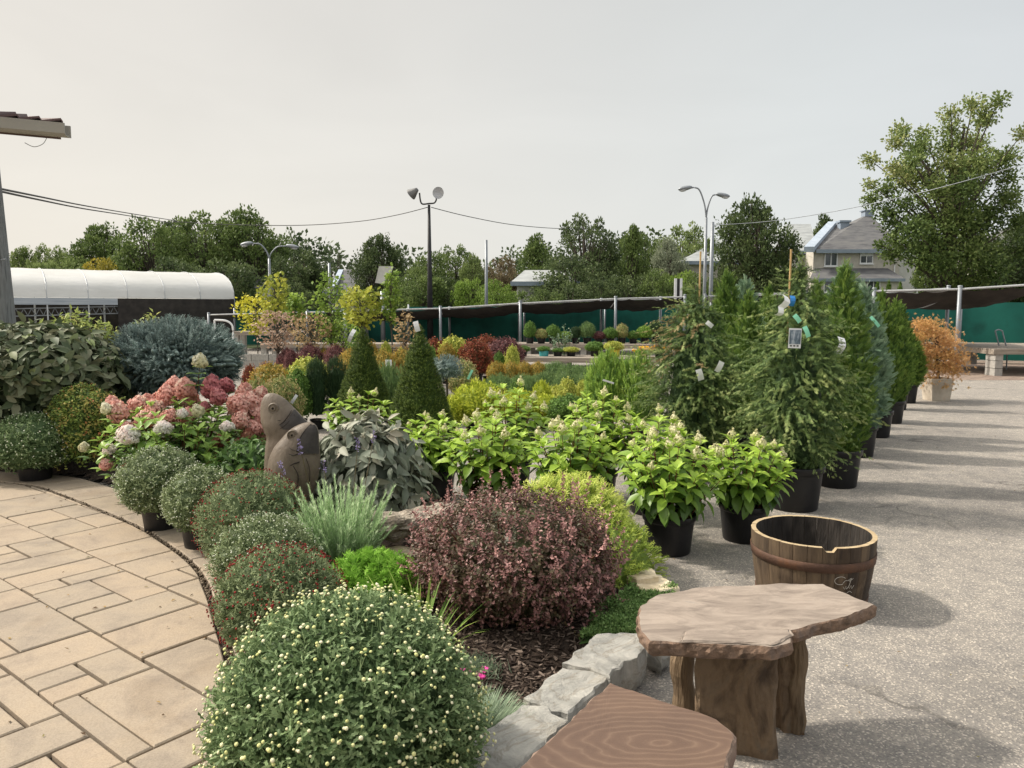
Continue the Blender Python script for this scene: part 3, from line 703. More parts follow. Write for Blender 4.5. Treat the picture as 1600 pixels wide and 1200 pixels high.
# ================================================================== PLANTS NEAR THE CAMERA
LM = {}
LM['mum'] = leafmat('mum_leaf', [(.035, .060, .025), (.095, .140, .065), (.21, .265, .145)], .25)
LM['mumgrey'] = leafmat('mum_leaf_greyish', [(.045, .066, .030), (.13, .160, .085), (.26, .30, .185)], .22)
LM['bud_y'] = leafmat('pale_yellow_bud', [(.50, .52, .20), (.68, .66, .34), (.78, .74, .52)], 0, .7)
LM['bud_w'] = leafmat('white_bud', [(.34, .39, .25), (.48, .52, .38), (.64, .65, .55)], 0, .7)
LM['bud_r'] = leafmat('dark_red_bud', [(.10, .006, .008), (.17, .014, .014), (.26, .03, .022)], 0, .7)
def mum(label, u, v, R, Hh, zc, D, leaf, budm, nb, budr, seed, L=.026, n=1100, k=9, pot=True, potr=.13, stalk=.018, mat='mum', T=DIAM, zlow=-.75):
    c = Wp(u, 485, D); c.z = 0
    g = Geo(); prof = dome(R, Hh, zc, zlow, 12)
    prof = [(max(.05, r_), z) for r_, z in prof[:-1]]+[prof[-1]]
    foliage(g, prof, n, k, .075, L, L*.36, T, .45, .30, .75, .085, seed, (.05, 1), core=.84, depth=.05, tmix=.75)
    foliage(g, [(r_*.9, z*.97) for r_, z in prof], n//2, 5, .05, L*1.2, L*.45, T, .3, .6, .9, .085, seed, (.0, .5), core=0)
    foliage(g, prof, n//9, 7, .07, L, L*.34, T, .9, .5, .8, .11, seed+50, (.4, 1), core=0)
    parts = []
    Sp, N = prof_points(prof, nb, seed, .085); q = np.random.RandomState(seed+3)
    keep = Sp[:, 2] > zc-Hh*.6; Sp, N = Sp[keep], N[keep]; m = len(Sp)
    A = nrm(N+[0, 0, .5]+q.randn(m, 3)*.25); st = stalk*q.uniform(.3, 1.3, m)
    B = Geo(); tip = Sp+A*st[:, None]; bs = budr*q.uniform(.6, 1.25, m)
    tv = q.rand(m)
    B.scatter(BUD, tip, A, q.randn(m, 3), bs, bs, 0, tv)
    sg = Geo(); sg.scatter(TRI, Sp-A*.02, A, q.randn(m, 3), st+.022, .004, 0, q.rand(m))
    g.F += [(f+g.n, 0) for f, _ in sg.F]; g.V += sg.V; g.T += sg.T; g.n += sg.n
    parts.append(('foliage', g.mesh('foliage', LM[leaf], False)))
    parts.append(('flower_buds', B.mesh('flower_buds', LM[budm], True), {'kind': 'stuff'}))
    if pot: parts += pot_parts(potr, .19, seed=seed)
    rt = Geo(); rt.tube([(0, 0, .1), (0, 0, zc)], .015, 6); parts.append(('stem', rt.mesh('stem', M['stem'])))
    return spawn('potted_chrysanthemum', label, 'plant', parts, c, group='potted chrysanthemums edging the patio')
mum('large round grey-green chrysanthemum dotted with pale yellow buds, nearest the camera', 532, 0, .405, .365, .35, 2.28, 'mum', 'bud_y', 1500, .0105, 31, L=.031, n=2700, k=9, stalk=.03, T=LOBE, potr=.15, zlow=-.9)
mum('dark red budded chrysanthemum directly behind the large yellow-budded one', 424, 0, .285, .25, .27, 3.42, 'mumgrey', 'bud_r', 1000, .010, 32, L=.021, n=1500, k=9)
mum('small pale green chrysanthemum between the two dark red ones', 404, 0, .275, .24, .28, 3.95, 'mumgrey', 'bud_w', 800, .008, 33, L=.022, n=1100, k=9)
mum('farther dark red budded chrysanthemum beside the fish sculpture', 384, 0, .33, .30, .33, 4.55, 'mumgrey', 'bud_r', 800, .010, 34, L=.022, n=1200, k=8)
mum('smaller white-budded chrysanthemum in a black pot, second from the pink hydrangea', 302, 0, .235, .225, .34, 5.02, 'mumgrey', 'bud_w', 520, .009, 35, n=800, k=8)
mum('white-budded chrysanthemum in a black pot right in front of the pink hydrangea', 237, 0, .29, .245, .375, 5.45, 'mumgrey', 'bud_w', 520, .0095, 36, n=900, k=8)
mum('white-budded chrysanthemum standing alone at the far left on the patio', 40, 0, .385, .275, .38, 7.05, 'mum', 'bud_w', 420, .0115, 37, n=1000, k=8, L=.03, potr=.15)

def stems(g, tips, base=(0, 0), z0=.1, r=.006, mat=1, seed=0, spread=.25):
    q = random.Random(seed)
    for t in tips:
        b = Vector((base[0]+t[0]*spread, base[1]+t[1]*spread, z0)); e = Vector(tuple(t)); m = b.lerp(e, .5)+Vector((0, 0, .04))
        g.tube([b, b.lerp(m, .5), m, m.lerp(e, .6), e], [r, r*.95, r*.85, r*.7, r*.45], 5, mat, .5, False)

# purple barberry
g = Geo(); D = 3.85; c = Wp(806, 485, D); c.z = .05
LM['barb'] = leafmat('barberry_leaf', [(.035, .040, .016), (.055, .040, .022), (.078, .036, .034), (.15, .072, .072), (.28, .155, .15)], .15, .5, .4)
prof = [(.36, .02), (.47, .12), (.54, .24), (.55, .36), (.49, .48), (.37, .57), (.20, .625), (0, .64)]
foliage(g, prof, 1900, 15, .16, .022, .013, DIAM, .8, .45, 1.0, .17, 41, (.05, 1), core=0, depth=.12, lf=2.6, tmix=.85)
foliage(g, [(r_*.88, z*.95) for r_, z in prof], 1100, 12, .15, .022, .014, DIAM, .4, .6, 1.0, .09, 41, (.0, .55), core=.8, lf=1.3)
q = np.random.RandomState(5); Sp, N = prof_points(prof, 130, 41, .09, 1.3); keep = Sp[:, 2] > .25; Sp = Sp[keep]; N = N[keep]
for s_, n_ in zip(Sp, N):                                             # young shoots standing proud
    ax = nrm(n_*.6+np.array([0, 0, 1.0])+q.randn(3)*.25); L_ = q.uniform(.05, .13); k = int(L_/.0055)
    t = np.linspace(0, 1, k)[:, None]; P = s_+ax*t*L_; g.scatter(DIAM, P, nrm(ax*.5+q.randn(k, 3)), q.randn(k, 3), .019, .011, 0, .75+.25*q.rand())
stems(g, Sp[:50]*.92, z0=0, r=.007, seed=2)
spawn('barberry_shrub', 'rounded purple-red barberry shrub with tiny leaves in the middle of the bed', 'shrub', [('foliage', g.mesh('foliage', [LM['barb'], M['redstem']]))], c)

# golden spruce behind it
LM['gold'] = leafmat('golden_spruce_needle', [(.05, .085, .02), (.16, .22, .045), (.33, .38, .085), (.52, .55, .18)], .25)
g = Geo(); D = 4.62; c = Wp(893, 485, D); c.z = .03
prof = [(.27, .03), (.32, .15), (.33, .27), (.29, .38), (.20, .47), (.09, .50), (0, .505)]
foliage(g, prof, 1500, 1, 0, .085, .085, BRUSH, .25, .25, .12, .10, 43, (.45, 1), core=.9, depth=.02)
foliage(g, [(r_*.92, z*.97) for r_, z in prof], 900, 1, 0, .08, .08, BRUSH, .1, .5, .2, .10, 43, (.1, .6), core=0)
# right-hand flank hanging to the ground
prof2 = [(.26, .0), (.27, .12), (.20, .25), (.08, .34), (0, .35)]
g2 = Geo(); foliage(g2, prof2, 700, 1, 0, .075, .075, BRUSH, .1, .3, .12, .10, 44, (.15, .75), core=.9)
for V_ in g2.V: V_ += np.array([.20, -.27, 0])
g.F += [(f+g.n, m_) for f, m_ in g2.F]; g.V += g2.V; g.T += g2.T; g.n += g2.n
spawn('golden_spruce', 'low yellow-green spruce mound spreading behind the purple barberry', 'shrub', [('foliage', g.mesh('foliage', LM['gold']))], c)

# creeping thyme mat
q = np.random.RandomState(8); P = []
tp_ = [G(u, v, .1) for u, v in [(905, 1000), (930, 950), (985, 918), (1058, 918), (1052, 940), (1008, 955), (1000, 985), (960, 990)]]
tpoly = [(p.x, p.y) for p in tp_]
mnx, mxx = min(p[0] for p in tpoly), max(p[0] for p in tpoly); mny, mxy = min(p[1] for p in tpoly), max(p[1] for p in tpoly)
while len(P) < 9000:
    x, y = q.uniform(mnx, mxx), q.uniform(mny, mxy)
    if inpoly(x, y, tpoly): P.append((x, y, .085+.02*math.sin(x*23)*math.sin(y*19)+q.uniform(0, .03)))
P = np.array(P); g = Geo(); n = len(P); Dv = q.randn(n, 3)+[0, 0, .5]
g.scatter(DIAM, P, Dv, q.randn(n, 3)*.5+[0, 0, 1], .016, .010, 0, q.rand(n))
g.add([(x, y, .08) for x, y in tpoly], [tuple(range(len(tpoly)))], 0, .1)
LM['thyme'] = leafmat('thyme_leaf', [(.05, .09, .03), (.10, .17, .055), (.18, .26, .10)], .2)
put('creeping_thyme', g.mesh('creeping_thyme', LM['thyme']), label='flat mat of creeping thyme beside the grey limestone and the stone table', cat='ground cover', kind='stuff')

# bright green dwarf false cypress
LM['hinoki'] = leafmat('false_cypress_spray', [(.035, .08, .012), (.08, .17, .02), (.15, .28, .04), (.24, .38, .08)], .25)
g = Geo(); c = Wp(575, 485, 3.85); c.z = .04
prof = [(.22, .0), (.255, .09), (.24, .18), (.16, .265), (.06, .30), (0, .305)]
foliage(g, prof, 900, 2, .03, .055, .06, SPRAY7, .5, .35, .35, .2, 51, (.3, 1), core=.85)
foliage(g, [(r_*.86, z*.92) for r_, z in prof], 500, 2, .03, .055, .06, SPRAY7, .5, .5, .5, .2, 51, (0, .5), core=0)
spawn('dwarf_cypress', 'bright emerald-green dwarf false cypress mound below the driftwood', 'shrub', [('foliage', g.mesh('foliage', LM['hinoki']))], c)

# lavender
LM['lav'] = leafmat('lavender_needle', [(.09, .14, .08), (.19, .27, .16), (.31, .40, .25), (.42, .50, .35)], .2)
LM['lavf'] = leafmat('lavender_flower', [(.20, .16, .32), (.36, .30, .52)], .1)
g = Geo(); c = Wp(526, 485, 4.45); c.z = .05; q = np.random.RandomState(6); n = 210
for i in range(n):
    a = q.rand()*6.28; rb_ = .10*math.sqrt(q.rand()); rt = rb_*2.3+q.rand()*.07; h = q.uniform(.22, .50)*(1.12-.5*rb_/.1*q.rand())
    b0 = np.array([rb_*math.cos(a), rb_*math.sin(a)*.8, .0]); e = np.array([rt*math.cos(a)*1.15, rt*math.sin(a), h])
    k = int(h/.010); t = np.linspace(.08, 1, k)[:, None]; P = b0+(e-b0)*t+np.array([0, 0, .02])*np.sin(t*3)
    ax = nrm(e-b0); pr = nrm(np.cross(ax, q.randn(k, 3)))
    for _ in range(3):
        pr = nrm(np.cross(ax, q.randn(k, 3))); g.scatter(TRI, P, nrm(ax*1.1+pr*.65), pr, 0.05*(1.1-.55*t[:, 0]), .005, 0, np.clip(.25+.6*t[:, 0]*q.uniform(.6, 1.1), 0, 1))
    g.tube([b0, (b0+e)/2+[0, 0, .012], e], .0022, 4, 0, .4, False)
parts = [('foliage', g.mesh('foliage', LM['lav']))]
for (u, v, D_) in ((466, 703, 4.42), (437, 738, 4.5), (505, 735, 4.6), (560, 700, 4.9), (585, 690, 5.0)):
    e = Wp(u, v-14, D_)-c; b0 = Vector((e.x*.35, e.y*.3, .05)); s_ = Geo(); s_.tube([b0, b0.lerp(e, .5)+Vector((0, 0, .02)), e], .0025, 5)
    f = Geo(); d = (e-b0).normalized(); P = []
    for k in range(5):
        for j in range(7): P.append(np.array(e)-np.array(d)*(.018*k)+q.randn(3)*.006)
    P = np.array(P); f.scatter(DIAM, P, q.randn(len(P), 3)+[0, 0, 1], q.randn(len(P), 3), .014, .009, 0, q.rand(len(P)))
    parts.append(('flower_stalk', s_.mesh('flower_stalk', M['stem']), {'sub': [('flower', f.mesh('flower', LM['lavf']))]}))
spawn('lavender_plant', 'silvery-green feathery lavender with a few mauve flower spikes in front of the fish sculpture', 'plant', parts, c)

# grassy tuft, dianthus, pinks
LM['blade'] = leafmat('green_blade', [(.05, .10, .02), (.12, .19, .04), (.22, .28, .07)], .3)
BL = ([(-.5, 0, 0), (.5, 0, 0), (.42, .45, .03), (-.42, .45, .03), (.25, .8, -.06), (-.25, .8, -.06), (0, 1, -.16)], [(0, 1, 2, 3), (3, 2, 4, 5), (5, 4, 6)])
def tuft(name, label, loc, n, L, W, spread, mat, seed, cat='plant', extra=None):
    q = np.random.RandomState(seed); a = q.rand(n)*6.28; rr_ = spread*np.sqrt(q.rand(n))
    P = np.stack([rr_*np.cos(a), rr_*np.sin(a), np.zeros(n)], 1); D = np.stack([np.cos(a)*rr_/spread*.9, np.sin(a)*rr_/spread*.9, np.ones(n)], 1)+q.randn(n, 3)*.12
    g = Geo(); g.scatter(BL, P, D, np.stack([-np.cos(a), -np.sin(a), np.full(n, .4)], 1)+q.randn(n, 3)*.2, L*q.uniform(.6, 1.1, n), W, 0, q.rand(n))
    return spawn(name, label, cat, [('leaves', g.mesh('leaves', mat))]+(extra or []), loc)
p = Wp(648, 485, 3.32); p.z = .05
tuft('iris_clump', 'tuft of narrow upright green leaves between the big chrysanthemum and the barberry', p, 70, .38, .013, .13, LM['blade'], 3)
LM['blue_blade'] = leafmat('blue_green_blade', [(.06, .09, .06), (.12, .16, .11), (.20, .25, .18)], .2)
p = Wp(733, 485, 2.62); p.z = .06
tuft('pinks_cushion', 'cushion of fine blue-green foliage tucked under the right side of the big chrysanthemum', p, 2000, .15, .004, .13, LM['blue_blade'], 4)
p = Wp(738, 485, 3.08); p.z = .08
LM['pink'] = leafmat('magenta_petal', [(.50, .03, .22), (.75, .10, .42)], .2)
fl_ = []
q = np.random.RandomState(9)
for i in range(16):
    e = Wp(712+q.randint(0, 46), 1046+q.randint(0, 30), 2.98+q.rand()*.08)-p
    f = Geo(); n = 9; a = np.arange(n)/n*6.28; f.scatter(DIAM, np.tile(np.array(e), (n, 1)), np.stack([np.cos(a), np.sin(a), np.full(n, .5)], 1), np.tile([0, 0, 1.], (n, 1)), 0.022, .014, 0, q.rand(n))
    f.tube([(e.x*.7, e.y*.7, .02), (e.x, e.y, e.z)], .0015, 4, 1)
    fl_.append(('flower', f.mesh('flower', [LM['pink'], M['stem']])))
g = Geo(); n = 500; P = q.randn(n, 3)*[.05, .05, .01]+[.0, .0, .02]
g.scatter(TRI, P, q.randn(n, 3)*.5+[0, 0, .8], q.randn(n, 3), .06, .004, 0, q.rand(n))
spawn('pink_dianthus', 'few bright magenta dianthus flowers over dark mulch beside the big chrysanthemum', 'plant', [('leaves', g.mesh('leaves', LM['blue_blade']))]+fl_, p)

# driftwood
def rock_geo(path, rad, seed, n=40, seg=60, amp=.35, flat=.7):
    q = random.Random(seed); g = Geo(); V = []
    from mathutils import noise as mn
    P = smooth_line([Vector(p) for p in path], max(2, seg//(len(path)-1))); m = len(P)
    for i, p in enumerate(P):
        t = i/(m-1); r = np.interp(t, np.linspace(0, 1, len(rad)), rad); T = (P[min(i+1, m-1)]-P[max(i-1, 0)]).normalized()
        U = T.cross(Vector((0, 0, 1))).normalized(); Wv = U.cross(T)
        for j in range(n):
            a = j/n*2*PI; d = U*math.cos(a)+Wv*math.sin(a)*flat; s0 = p+d*r
            k = mn.fractal(s0*7+Vector((seed, 0, 0)), 1, 2.0, 6)*amp+mn.fractal(Vector((s0.x*4, s0.y*14, s0.z*30)), 1, 2, 4)*amp*.45
            V.append(tuple(p+d*r*(1+k)))
    V.append(tuple(P[0])); V.append(tuple(P[-1]))
    F = [(i*n+j, i*n+(j+1) % n, (i+1)*n+(j+1) % n, (i+1)*n+j) for i in range(m-1) for j in range(n)]
    F += [(len(V)-2, (j+1) % n, j) for j in range(n)]+[(len(V)-1, (m-1)*n+j, (m-1)*n+(j+1) % n) for j in range(n)]
    return g.add(V, F)
M['drift'] = pm('weathered_driftwood', (.075, .058, .045), (.30, .25, .20), 5, .9, 1, 30, c3=(.50, .44, .36), bd=.03, lo=.25, hi=.7, dist=1.5, stretch=(1, 2, 3))
c = Wp(640, 485, 4.7); c.z = 0
P_ = [(Wp(u, v, D_)-c) for u, v, D_ in [(550, 828, 4.6), (580, 822, 4.62), (620, 820, 4.66), (660, 812, 4.72), (700, 806, 4.8), (760, 800, 4.9)]]
spawn('driftwood_log', 'weathered grey driftwood log with hollows lying behind the emerald cypress', 'driftwood', [('log', rock_geo(P_, [.03, .095, .12, .115, .11, .06], 7).mesh('log', M['drift'], False))], c)
# supporting rock
c = Wp(620, 485, 4.62); c.z = .02
put('rock', rock_geo([(-.26, 0, .06), (0, .02, .06), (.3, 0, .06)], [.03, .10, .04], 17, 28, 20).mesh('rock', M['yellowstone'], False), loc=c, label='rough tan rock propping up the driftwood log', cat='rock')

# ---- fish sculpture
def loft(rings_, n=36):                       # rings: (centre, axis-u, axis-v radii vectors)
    g = Geo(); V = []
    for c_, U, Wv in rings_:
        for j in range(n):
            a = j/n*2*PI; V.append(tuple(c_+U*math.cos(a)+Wv*math.sin(a)))
    m = len(rings_); F = [(i*n+j, i*n+(j+1) % n, (i+1)*n+(j+1) % n, (i+1)*n+j) for i in range(m-1) for j in range(n)]
    F += [tuple(range(n))[::-1], tuple((m-1)*n+j for j in range(n))]
    return g.add(V, F)
M['carved'] = pm('carved_brown_stone', (.07, .052, .038), (.14, .11, .082), 7, .52, .5, 45, c3=(.19, .155, .12), lo=.25, hi=.75, stretch=(1, 1, .5), dist=1.0)
M['carvdark'] = pm('carved_groove', (.02, .015, .012), (.035, .027, .022), 6, .8)
def fish(outline, D, yr, c):
    # outline: (v, u_left, u_right) from base up: lofted; returns rings
    V = smooth_line([Vector((v, a, b)) for v, a, b in outline], 5); R = []
    for p in V:
        l = Wp(p.y, p.x, D)-c; r = Wp(p.z, p.x, D)-c; ce = (l+r)/2; hw = (r-l).length/2
        R.append((ce, Vector((hw, 0, 0)), Vector((0, min(hw*yr, .16), 0))))
    return loft(R)
c = Wp(455, 485, 5.05); c.z = 0
root = spawn('fish_sculpture', 'carved brown sculpture of two fish heads rising side by side, behind the lavender', 'sculpture', [], c)
OB = [(800, 420, 480), (760, 414, 490), (740, 413, 495), (700, 415, 498), (684, 417, 497), (672, 413, 491), (662, 409, 483), (650, 407.5, 471), (636, 407.5, 458), (625, 409.5, 447), (618, 413.5, 437), (614.5, 419, 429)]
OF = [(800, 438, 474), (785, 432, 482), (765, 423, 491), (745, 418.5, 497), (720, 420, 500), (700, 428, 499), (685, 440, 498), (675, 449, 497.5), (668, 458, 495.5), (663, 468, 492), (660, 478, 487)]
bk_ = fish(OB, 5.12, .62, c)
ft = fish(OF, 5.0, .72, c)
put('fish', bk_.mesh('fish', M['carved'], True), root, label='taller back fish with rounded snout')
fb = put('fish', ft.mesh('fish', M['carved'], True), root, label='shorter front fish with pointed snout')
def onfront(u, v, D_, off_=.0):  return Wp(u, v, D_-off_)-c
def ydepth(outline, u, v, D_, yr):
    vs = [o_[0] for o_ in outline][::-1]; l = np.interp(v, vs, [o_[1] for o_ in outline][::-1]); r = np.interp(v, vs, [o_[2] for o_ in outline][::-1])
    ce = (l+r)/2; hw = (r-l)/2; t = max(0, 1-((u-ce)/hw)**2); return min(hw/1200*D_*yr, .16)*math.sqrt(t)
def carve(pts, D_, o_, yr, par, r_=.005, mat='carvdark', nm='groove'):
    g = Geo(); P = smooth_line([Vector(Wp(u, v, D_-ydepth(o_, u, v, D_, yr)-.0005)-c) for u, v in pts], 4)
    g.tube(P, r_, 6); put(nm, g.mesh(nm, M[mat], True), par)
bo = [x for x in root.children if x['label'].startswith('taller')][0]
def eye(u, v, D_, o_, yr, par):
    p = Wp(u, v, D_-ydepth(o_, u, v, D_, yr))-c; g = Geo(); a = np.arange(24)/24*2*PI; V = []
    for rr_, dy in ((.037, .012), (.036, -.005), (.031, -.010), (.026, -.005), (.020, -.005), (.016, -.012), (.008, -.013), (.0075, -.003), (.0005, -.003)):
        V += [(p.x+rr_*math.cos(t), p.y+dy, p.z+rr_*math.sin(t)) for t in a]
    F = [(i*24+j, (i+1)*24+j, (i+1)*24+(j+1) % 24, i*24+(j+1) % 24) for i in range(8) for j in range(24)]
    g.add(V[:], F[:24*6], 0); g.add(V[:], F[24*6:], 1); put('eye', g.mesh('eye', [M['carved'], M['carvdark']]), par)
eye(427, 638, 5.12, OB, .62, bo); eye(457, 680, 5.0, OF, .72, fb)
carve([(409, 661), (418, 666), (430, 667), (442, 660), (450, 650), (455, 641)], 5.12, OB, .62, bo, .0035)
carve([(413, 671), (424, 674), (438, 670), (450, 660), (460, 648)], 5.12, OB, .62, bo, .0045)
carve([(412, 645), (424, 655), (438, 657)], 5.12, OB, .62, bo, .0018)
carve([(464, 706), (465, 694), (470, 682), (477, 672), (486, 663)], 5.0, OF, .72, fb, .005)
carve([(441, 688), (440, 697), (446, 706), (456, 711), (464, 710), (480, 705), (495, 694)], 5.0, OF, .72, fb, .003)
carve([(450, 684), (449, 695), (455, 702), (462, 704)], 5.0, OF, .72, fb, .0018)
carve([(446, 775), (444, 752), (447, 735), (456, 726), (468, 722)], 5.0, OF, .72, fb, .004)
carve([(458, 728), (466, 744), (463, 768)], 5.0, OF, .72, fb, .003)
carve([(478, 716), (484, 735), (483, 765)], 5.0, OF, .72, fb, .002)
def patch(rows, D_, o_, yr, par, nm, mat):                             # darker patch laid just proud of the carved surface
    vs = [o[0] for o in o_][::-1]; rs = [o[2] for o in o_][::-1]; g = Geo(); V = []; n = 10; P = smooth_line([Vector((v, u)) for v, u in rows], 4)
    for p in P:
        r = np.interp(p.x, vs, rs)-.6
        for k in range(n+1):
            u = p.y+(r-p.y)*k/n; V.append(tuple(Vector(Wp(u, p.x, D_-ydepth(o_, u, p.x, D_, yr)-.003))-c))
    g.add(V, [(i*(n+1)+k, i*(n+1)+k+1, (i+1)*(n+1)+k+1, (i+1)*(n+1)+k) for i in range(len(P)-1) for k in range(n)]); put(nm, g.mesh(nm, mat, True), par)
dk = pm('darker_carved_stone', (.028, .024, .022), (.06, .052, .047), 9, .75, .5, 45)
patch([(664, 484), (672, 478), (682, 471), (694, 466), (704, 464.5), (709, 470)], 5.0, OF, .72, fb, 'mouth', dk)
patch([(640, 459), (648, 454), (656, 448), (662, 441), (668, 432), (671, 430)], 5.12, OB, .62, bo, 'neck_band', dk)
# ---- purple-grey leaved shrub
LM['greyleaf'] = leafmat('grey_purple_leaf', [(.045, .055, .040), (.090, .105, .082), (.135, .15, .122), (.18, .185, .155), (.25, .22, .18)], .12, .55, .35)
def leafy(prof, n, L, W, mat, seed, droop=.6, lump=.08, up=.2, tint=(0, 1), core=.8, T=OVAL, inner=True, n2=None):
    g = Geo(); foliage(g, prof, n, 2, .05, L, W, T, up, .4, .8, lump, seed, tint, core=core, keepup=droop, tmix=.3, face='out')
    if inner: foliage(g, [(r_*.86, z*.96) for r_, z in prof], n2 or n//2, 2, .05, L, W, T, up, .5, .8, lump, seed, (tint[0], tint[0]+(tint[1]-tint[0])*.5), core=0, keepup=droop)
    return g
c = Wp(568, 485, 5.45); c.z = .05
prof = [(.38, .05), (.42, .2), (.42, .40), (.36, .58), (.24, .70), (.10, .76), (0, .77)]
g = leafy(prof, 560, .125, .052, LM['greyleaf'], 61, 1.0); foliage(g, [(.14, .70), (.26, .70), (.20, .76), (0, .80)], 50, 2, .04, .11, .045, OVAL, .3, .4, .9, .1, 62, (.5, 1), core=0)
stems(g, [(x*.3, y*.3, .6) for x, y in ((1, 0), (-.5, .8), (-.7, -.6), (.2, -.9), (.6, .6))], seed=1, r=.01)
spawn('grey_leaved_shrub', 'drooping shrub with dusky purple-grey leaves right of the fish sculpture', 'shrub', [('foliage', g.mesh('foliage', [LM['greyleaf'], M['stem']], True))], c)
# ---- viburnum at left
LM['vib'] = leafmat('viburnum_leaf', [(.024, .038, .018), (.044, .060, .030), (.070, .084, .048), (.11, .112, .074), (.10, .14, .045)], .15, .58, .3)
c = Wp(42, 485, 7.9); c.z = .05
prof = [(.70, .35), (.88, .55), (.92, .85), (.85, 1.1), (.62, 1.3), (.3, 1.40), (0, 1.42)]
g = leafy(prof, 1500, .145, .068, LM['vib'], 63, .75, .10)
stems(g, [(x*.7, y*.7, .9) for x, y in ((1, 0), (.9, -.3), (-.5, .8), (-.7, -.6), (.2, -.9), (.6, .6))], z0=0, seed=1, r=.014)
spawn('leather_leaf_shrub', 'big shrub with dull bronze-green leathery leaves at the left edge', 'shrub', [('foliage', g.mesh('foliage', [LM['vib'], M['stem']], True))], c)
# ---- red-tipped spirea
LM['spir'] = leafmat('spirea_leaf', [(.03, .055, .02), (.07, .11, .03), (.14, .19, .045), (.24, .22, .07), (.32, .09, .06)], .25)
c = Wp(122, 485, 7.25); c.z = .05
g = Geo(); prof = dome(.34, .38, .48, -.8)
foliage(g, prof, 1300, 9, .15, .036, .017, DIAM, .7, .6, .9, .22, 65, (.1, 1), core=.8, tmix=.7, depth=.06, lf=2); foliage(g, [(r_*.85, z) for r_, z in prof], 600, 6, .1, .034, .016, DIAM, .5, .6, .9, .12, 65, (0, .4), core=0)
spawn('spirea_shrub', 'small green shrub with red and orange tips between the leathery shrub and the pink hydrangea', 'shrub', [('foliage', g.mesh('foliage', LM['spir']))], c)

# ---- blue globe spruce
LM['blue'] = leafmat('blue_spruce_needle', [(.015, .024, .024), (.062, .088, .088), (.12, .158, .158), (.20, .25, .25)], .1)
c = Wp(270, 485, 8.7); c.z = .05
def spruce_blue(R, H, zc, n, L, seed, lump=.10):
    g = Geo(); prof = dome(R, H, zc, -.8, 12)
    foliage(g, prof, n, 1, 0, L*1.0, L*.42, BRUSH2, .10, .25, .1, lump, seed, (.25, 1), core=.84, depth=.13*R, tmix=.8, lf=3)
    q = np.random.RandomState(seed+1); Sp, N = prof_points(prof, n, seed+2, lump, 3); Sp = Sp-N*(q.rand(n)*.14*R)[:, None]
    Ax = nrm(N*[1.3, 1.3, .5]+[0, 0, .10]+q.randn(n, 3)*.22); g.scatter(BLOB, Sp-Ax*L*.3, Ax, q.randn(n, 3), L*1.1, L*.34, 0, np.clip(.35+q.rand(n)*.5, 0, 1), H=L*.34)
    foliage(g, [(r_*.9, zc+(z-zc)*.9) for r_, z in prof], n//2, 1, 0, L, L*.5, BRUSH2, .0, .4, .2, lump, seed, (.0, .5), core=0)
    return g
g = spruce_blue(.68, .42, .98, 2100, .12, 71, .20); g.tube([(0, 0, 0), (.02, 0, .5), (0, 0, .9)], [.05, .045, .04], 8, 1)
spawn('blue_globe_spruce', 'wide silver-blue globe spruce behind the pink hydrangea', 'shrub', [('foliage', g.mesh('foliage', [LM['blue'], M['trunk']]))], c)

# ---- hydrangeas
LM['hyd'] = leafmat('hydrangea_leaf', [(.035, .075, .014), (.075, .14, .020), (.15, .235, .030), (.24, .33, .05)], .32, .42, .5)
LM['hydd'] = leafmat('hydrangea_leaf_dark', [(.03, .065, .018), (.065, .125, .03), (.12, .20, .045), (.19, .28, .06)], .28, .45, .45)
LM['cream'] = leafmat('cream_floret', [(.48, .52, .22), (.72, .70, .42), (.84, .78, .60)], .25, .7)
LM['fpink'] = leafmat('pink_floret', [(.56, .24, .20), (.72, .37, .31), (.82, .51, .44), (.86, .68, .56)], .25, .7)
LM['fdark'] = leafmat('deep_pink_floret', [(.38, .12, .13), (.54, .20, .21), (.70, .33, .33)], .25, .7)
LM['frust'] = leafmat('russet_floret', [(.22, .07, .05), (.34, .13, .09), (.46, .24, .16)], .25, .7)
LM['fwhite'] = leafmat('white_floret', [(.74, .70, .62), (.86, .84, .78), (.88, .74, .70)], .3, .7)
LM['fyel'] = leafmat('ivory_floret', [(.60, .58, .34), (.74, .71, .50), (.80, .78, .66)], .3, .7)
def cone_head(R, H, n, fs, seed, mats, cone=1.0):
    g = Geo(); q = np.random.RandomState(seed)
    prof = [(R*.45, -.15*H), (R*.9, .05*H), (R, .28*H), (R*(.86 if cone < 1 else .70), .58*H), (R*(.55 if cone < 1 else .34), .85*H), (0, H)]
    Sp, N = prof_points(prof, n, seed, .30, 9)
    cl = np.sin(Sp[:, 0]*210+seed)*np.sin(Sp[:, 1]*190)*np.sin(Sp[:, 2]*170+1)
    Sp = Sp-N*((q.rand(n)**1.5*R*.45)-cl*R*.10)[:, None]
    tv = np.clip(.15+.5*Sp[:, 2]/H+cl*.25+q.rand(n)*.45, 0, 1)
    for a in range(2):
        T1 = nrm(np.cross(N, q.randn(n, 3))); g.scatter(([(-.5, -.5, .08), (.5, -.5, -.05), (.5, .5, .08), (-.5, .5, -.05)], [(0, 1, 2, 3)]), Sp+N*.004*a, T1, N+q.randn(n, 3)*.55, fs, fs, 0, tv)
    if cone < 1: g.lathe([(p_[0]*.6+.001, p_[1]*.9) for p_ in prof], 10, 0, .1)
    else:
        for k in range(14):
            z = H*k/14; a = k*2.4; g.tube([(0, 0, z*.8), (R*.8*math.cos(a)*(1-k/15), R*.8*math.sin(a)*(1-k/15), z+.01)], .0015, 3, 0, .2, False)
    return g.mesh('flower_head', mats)
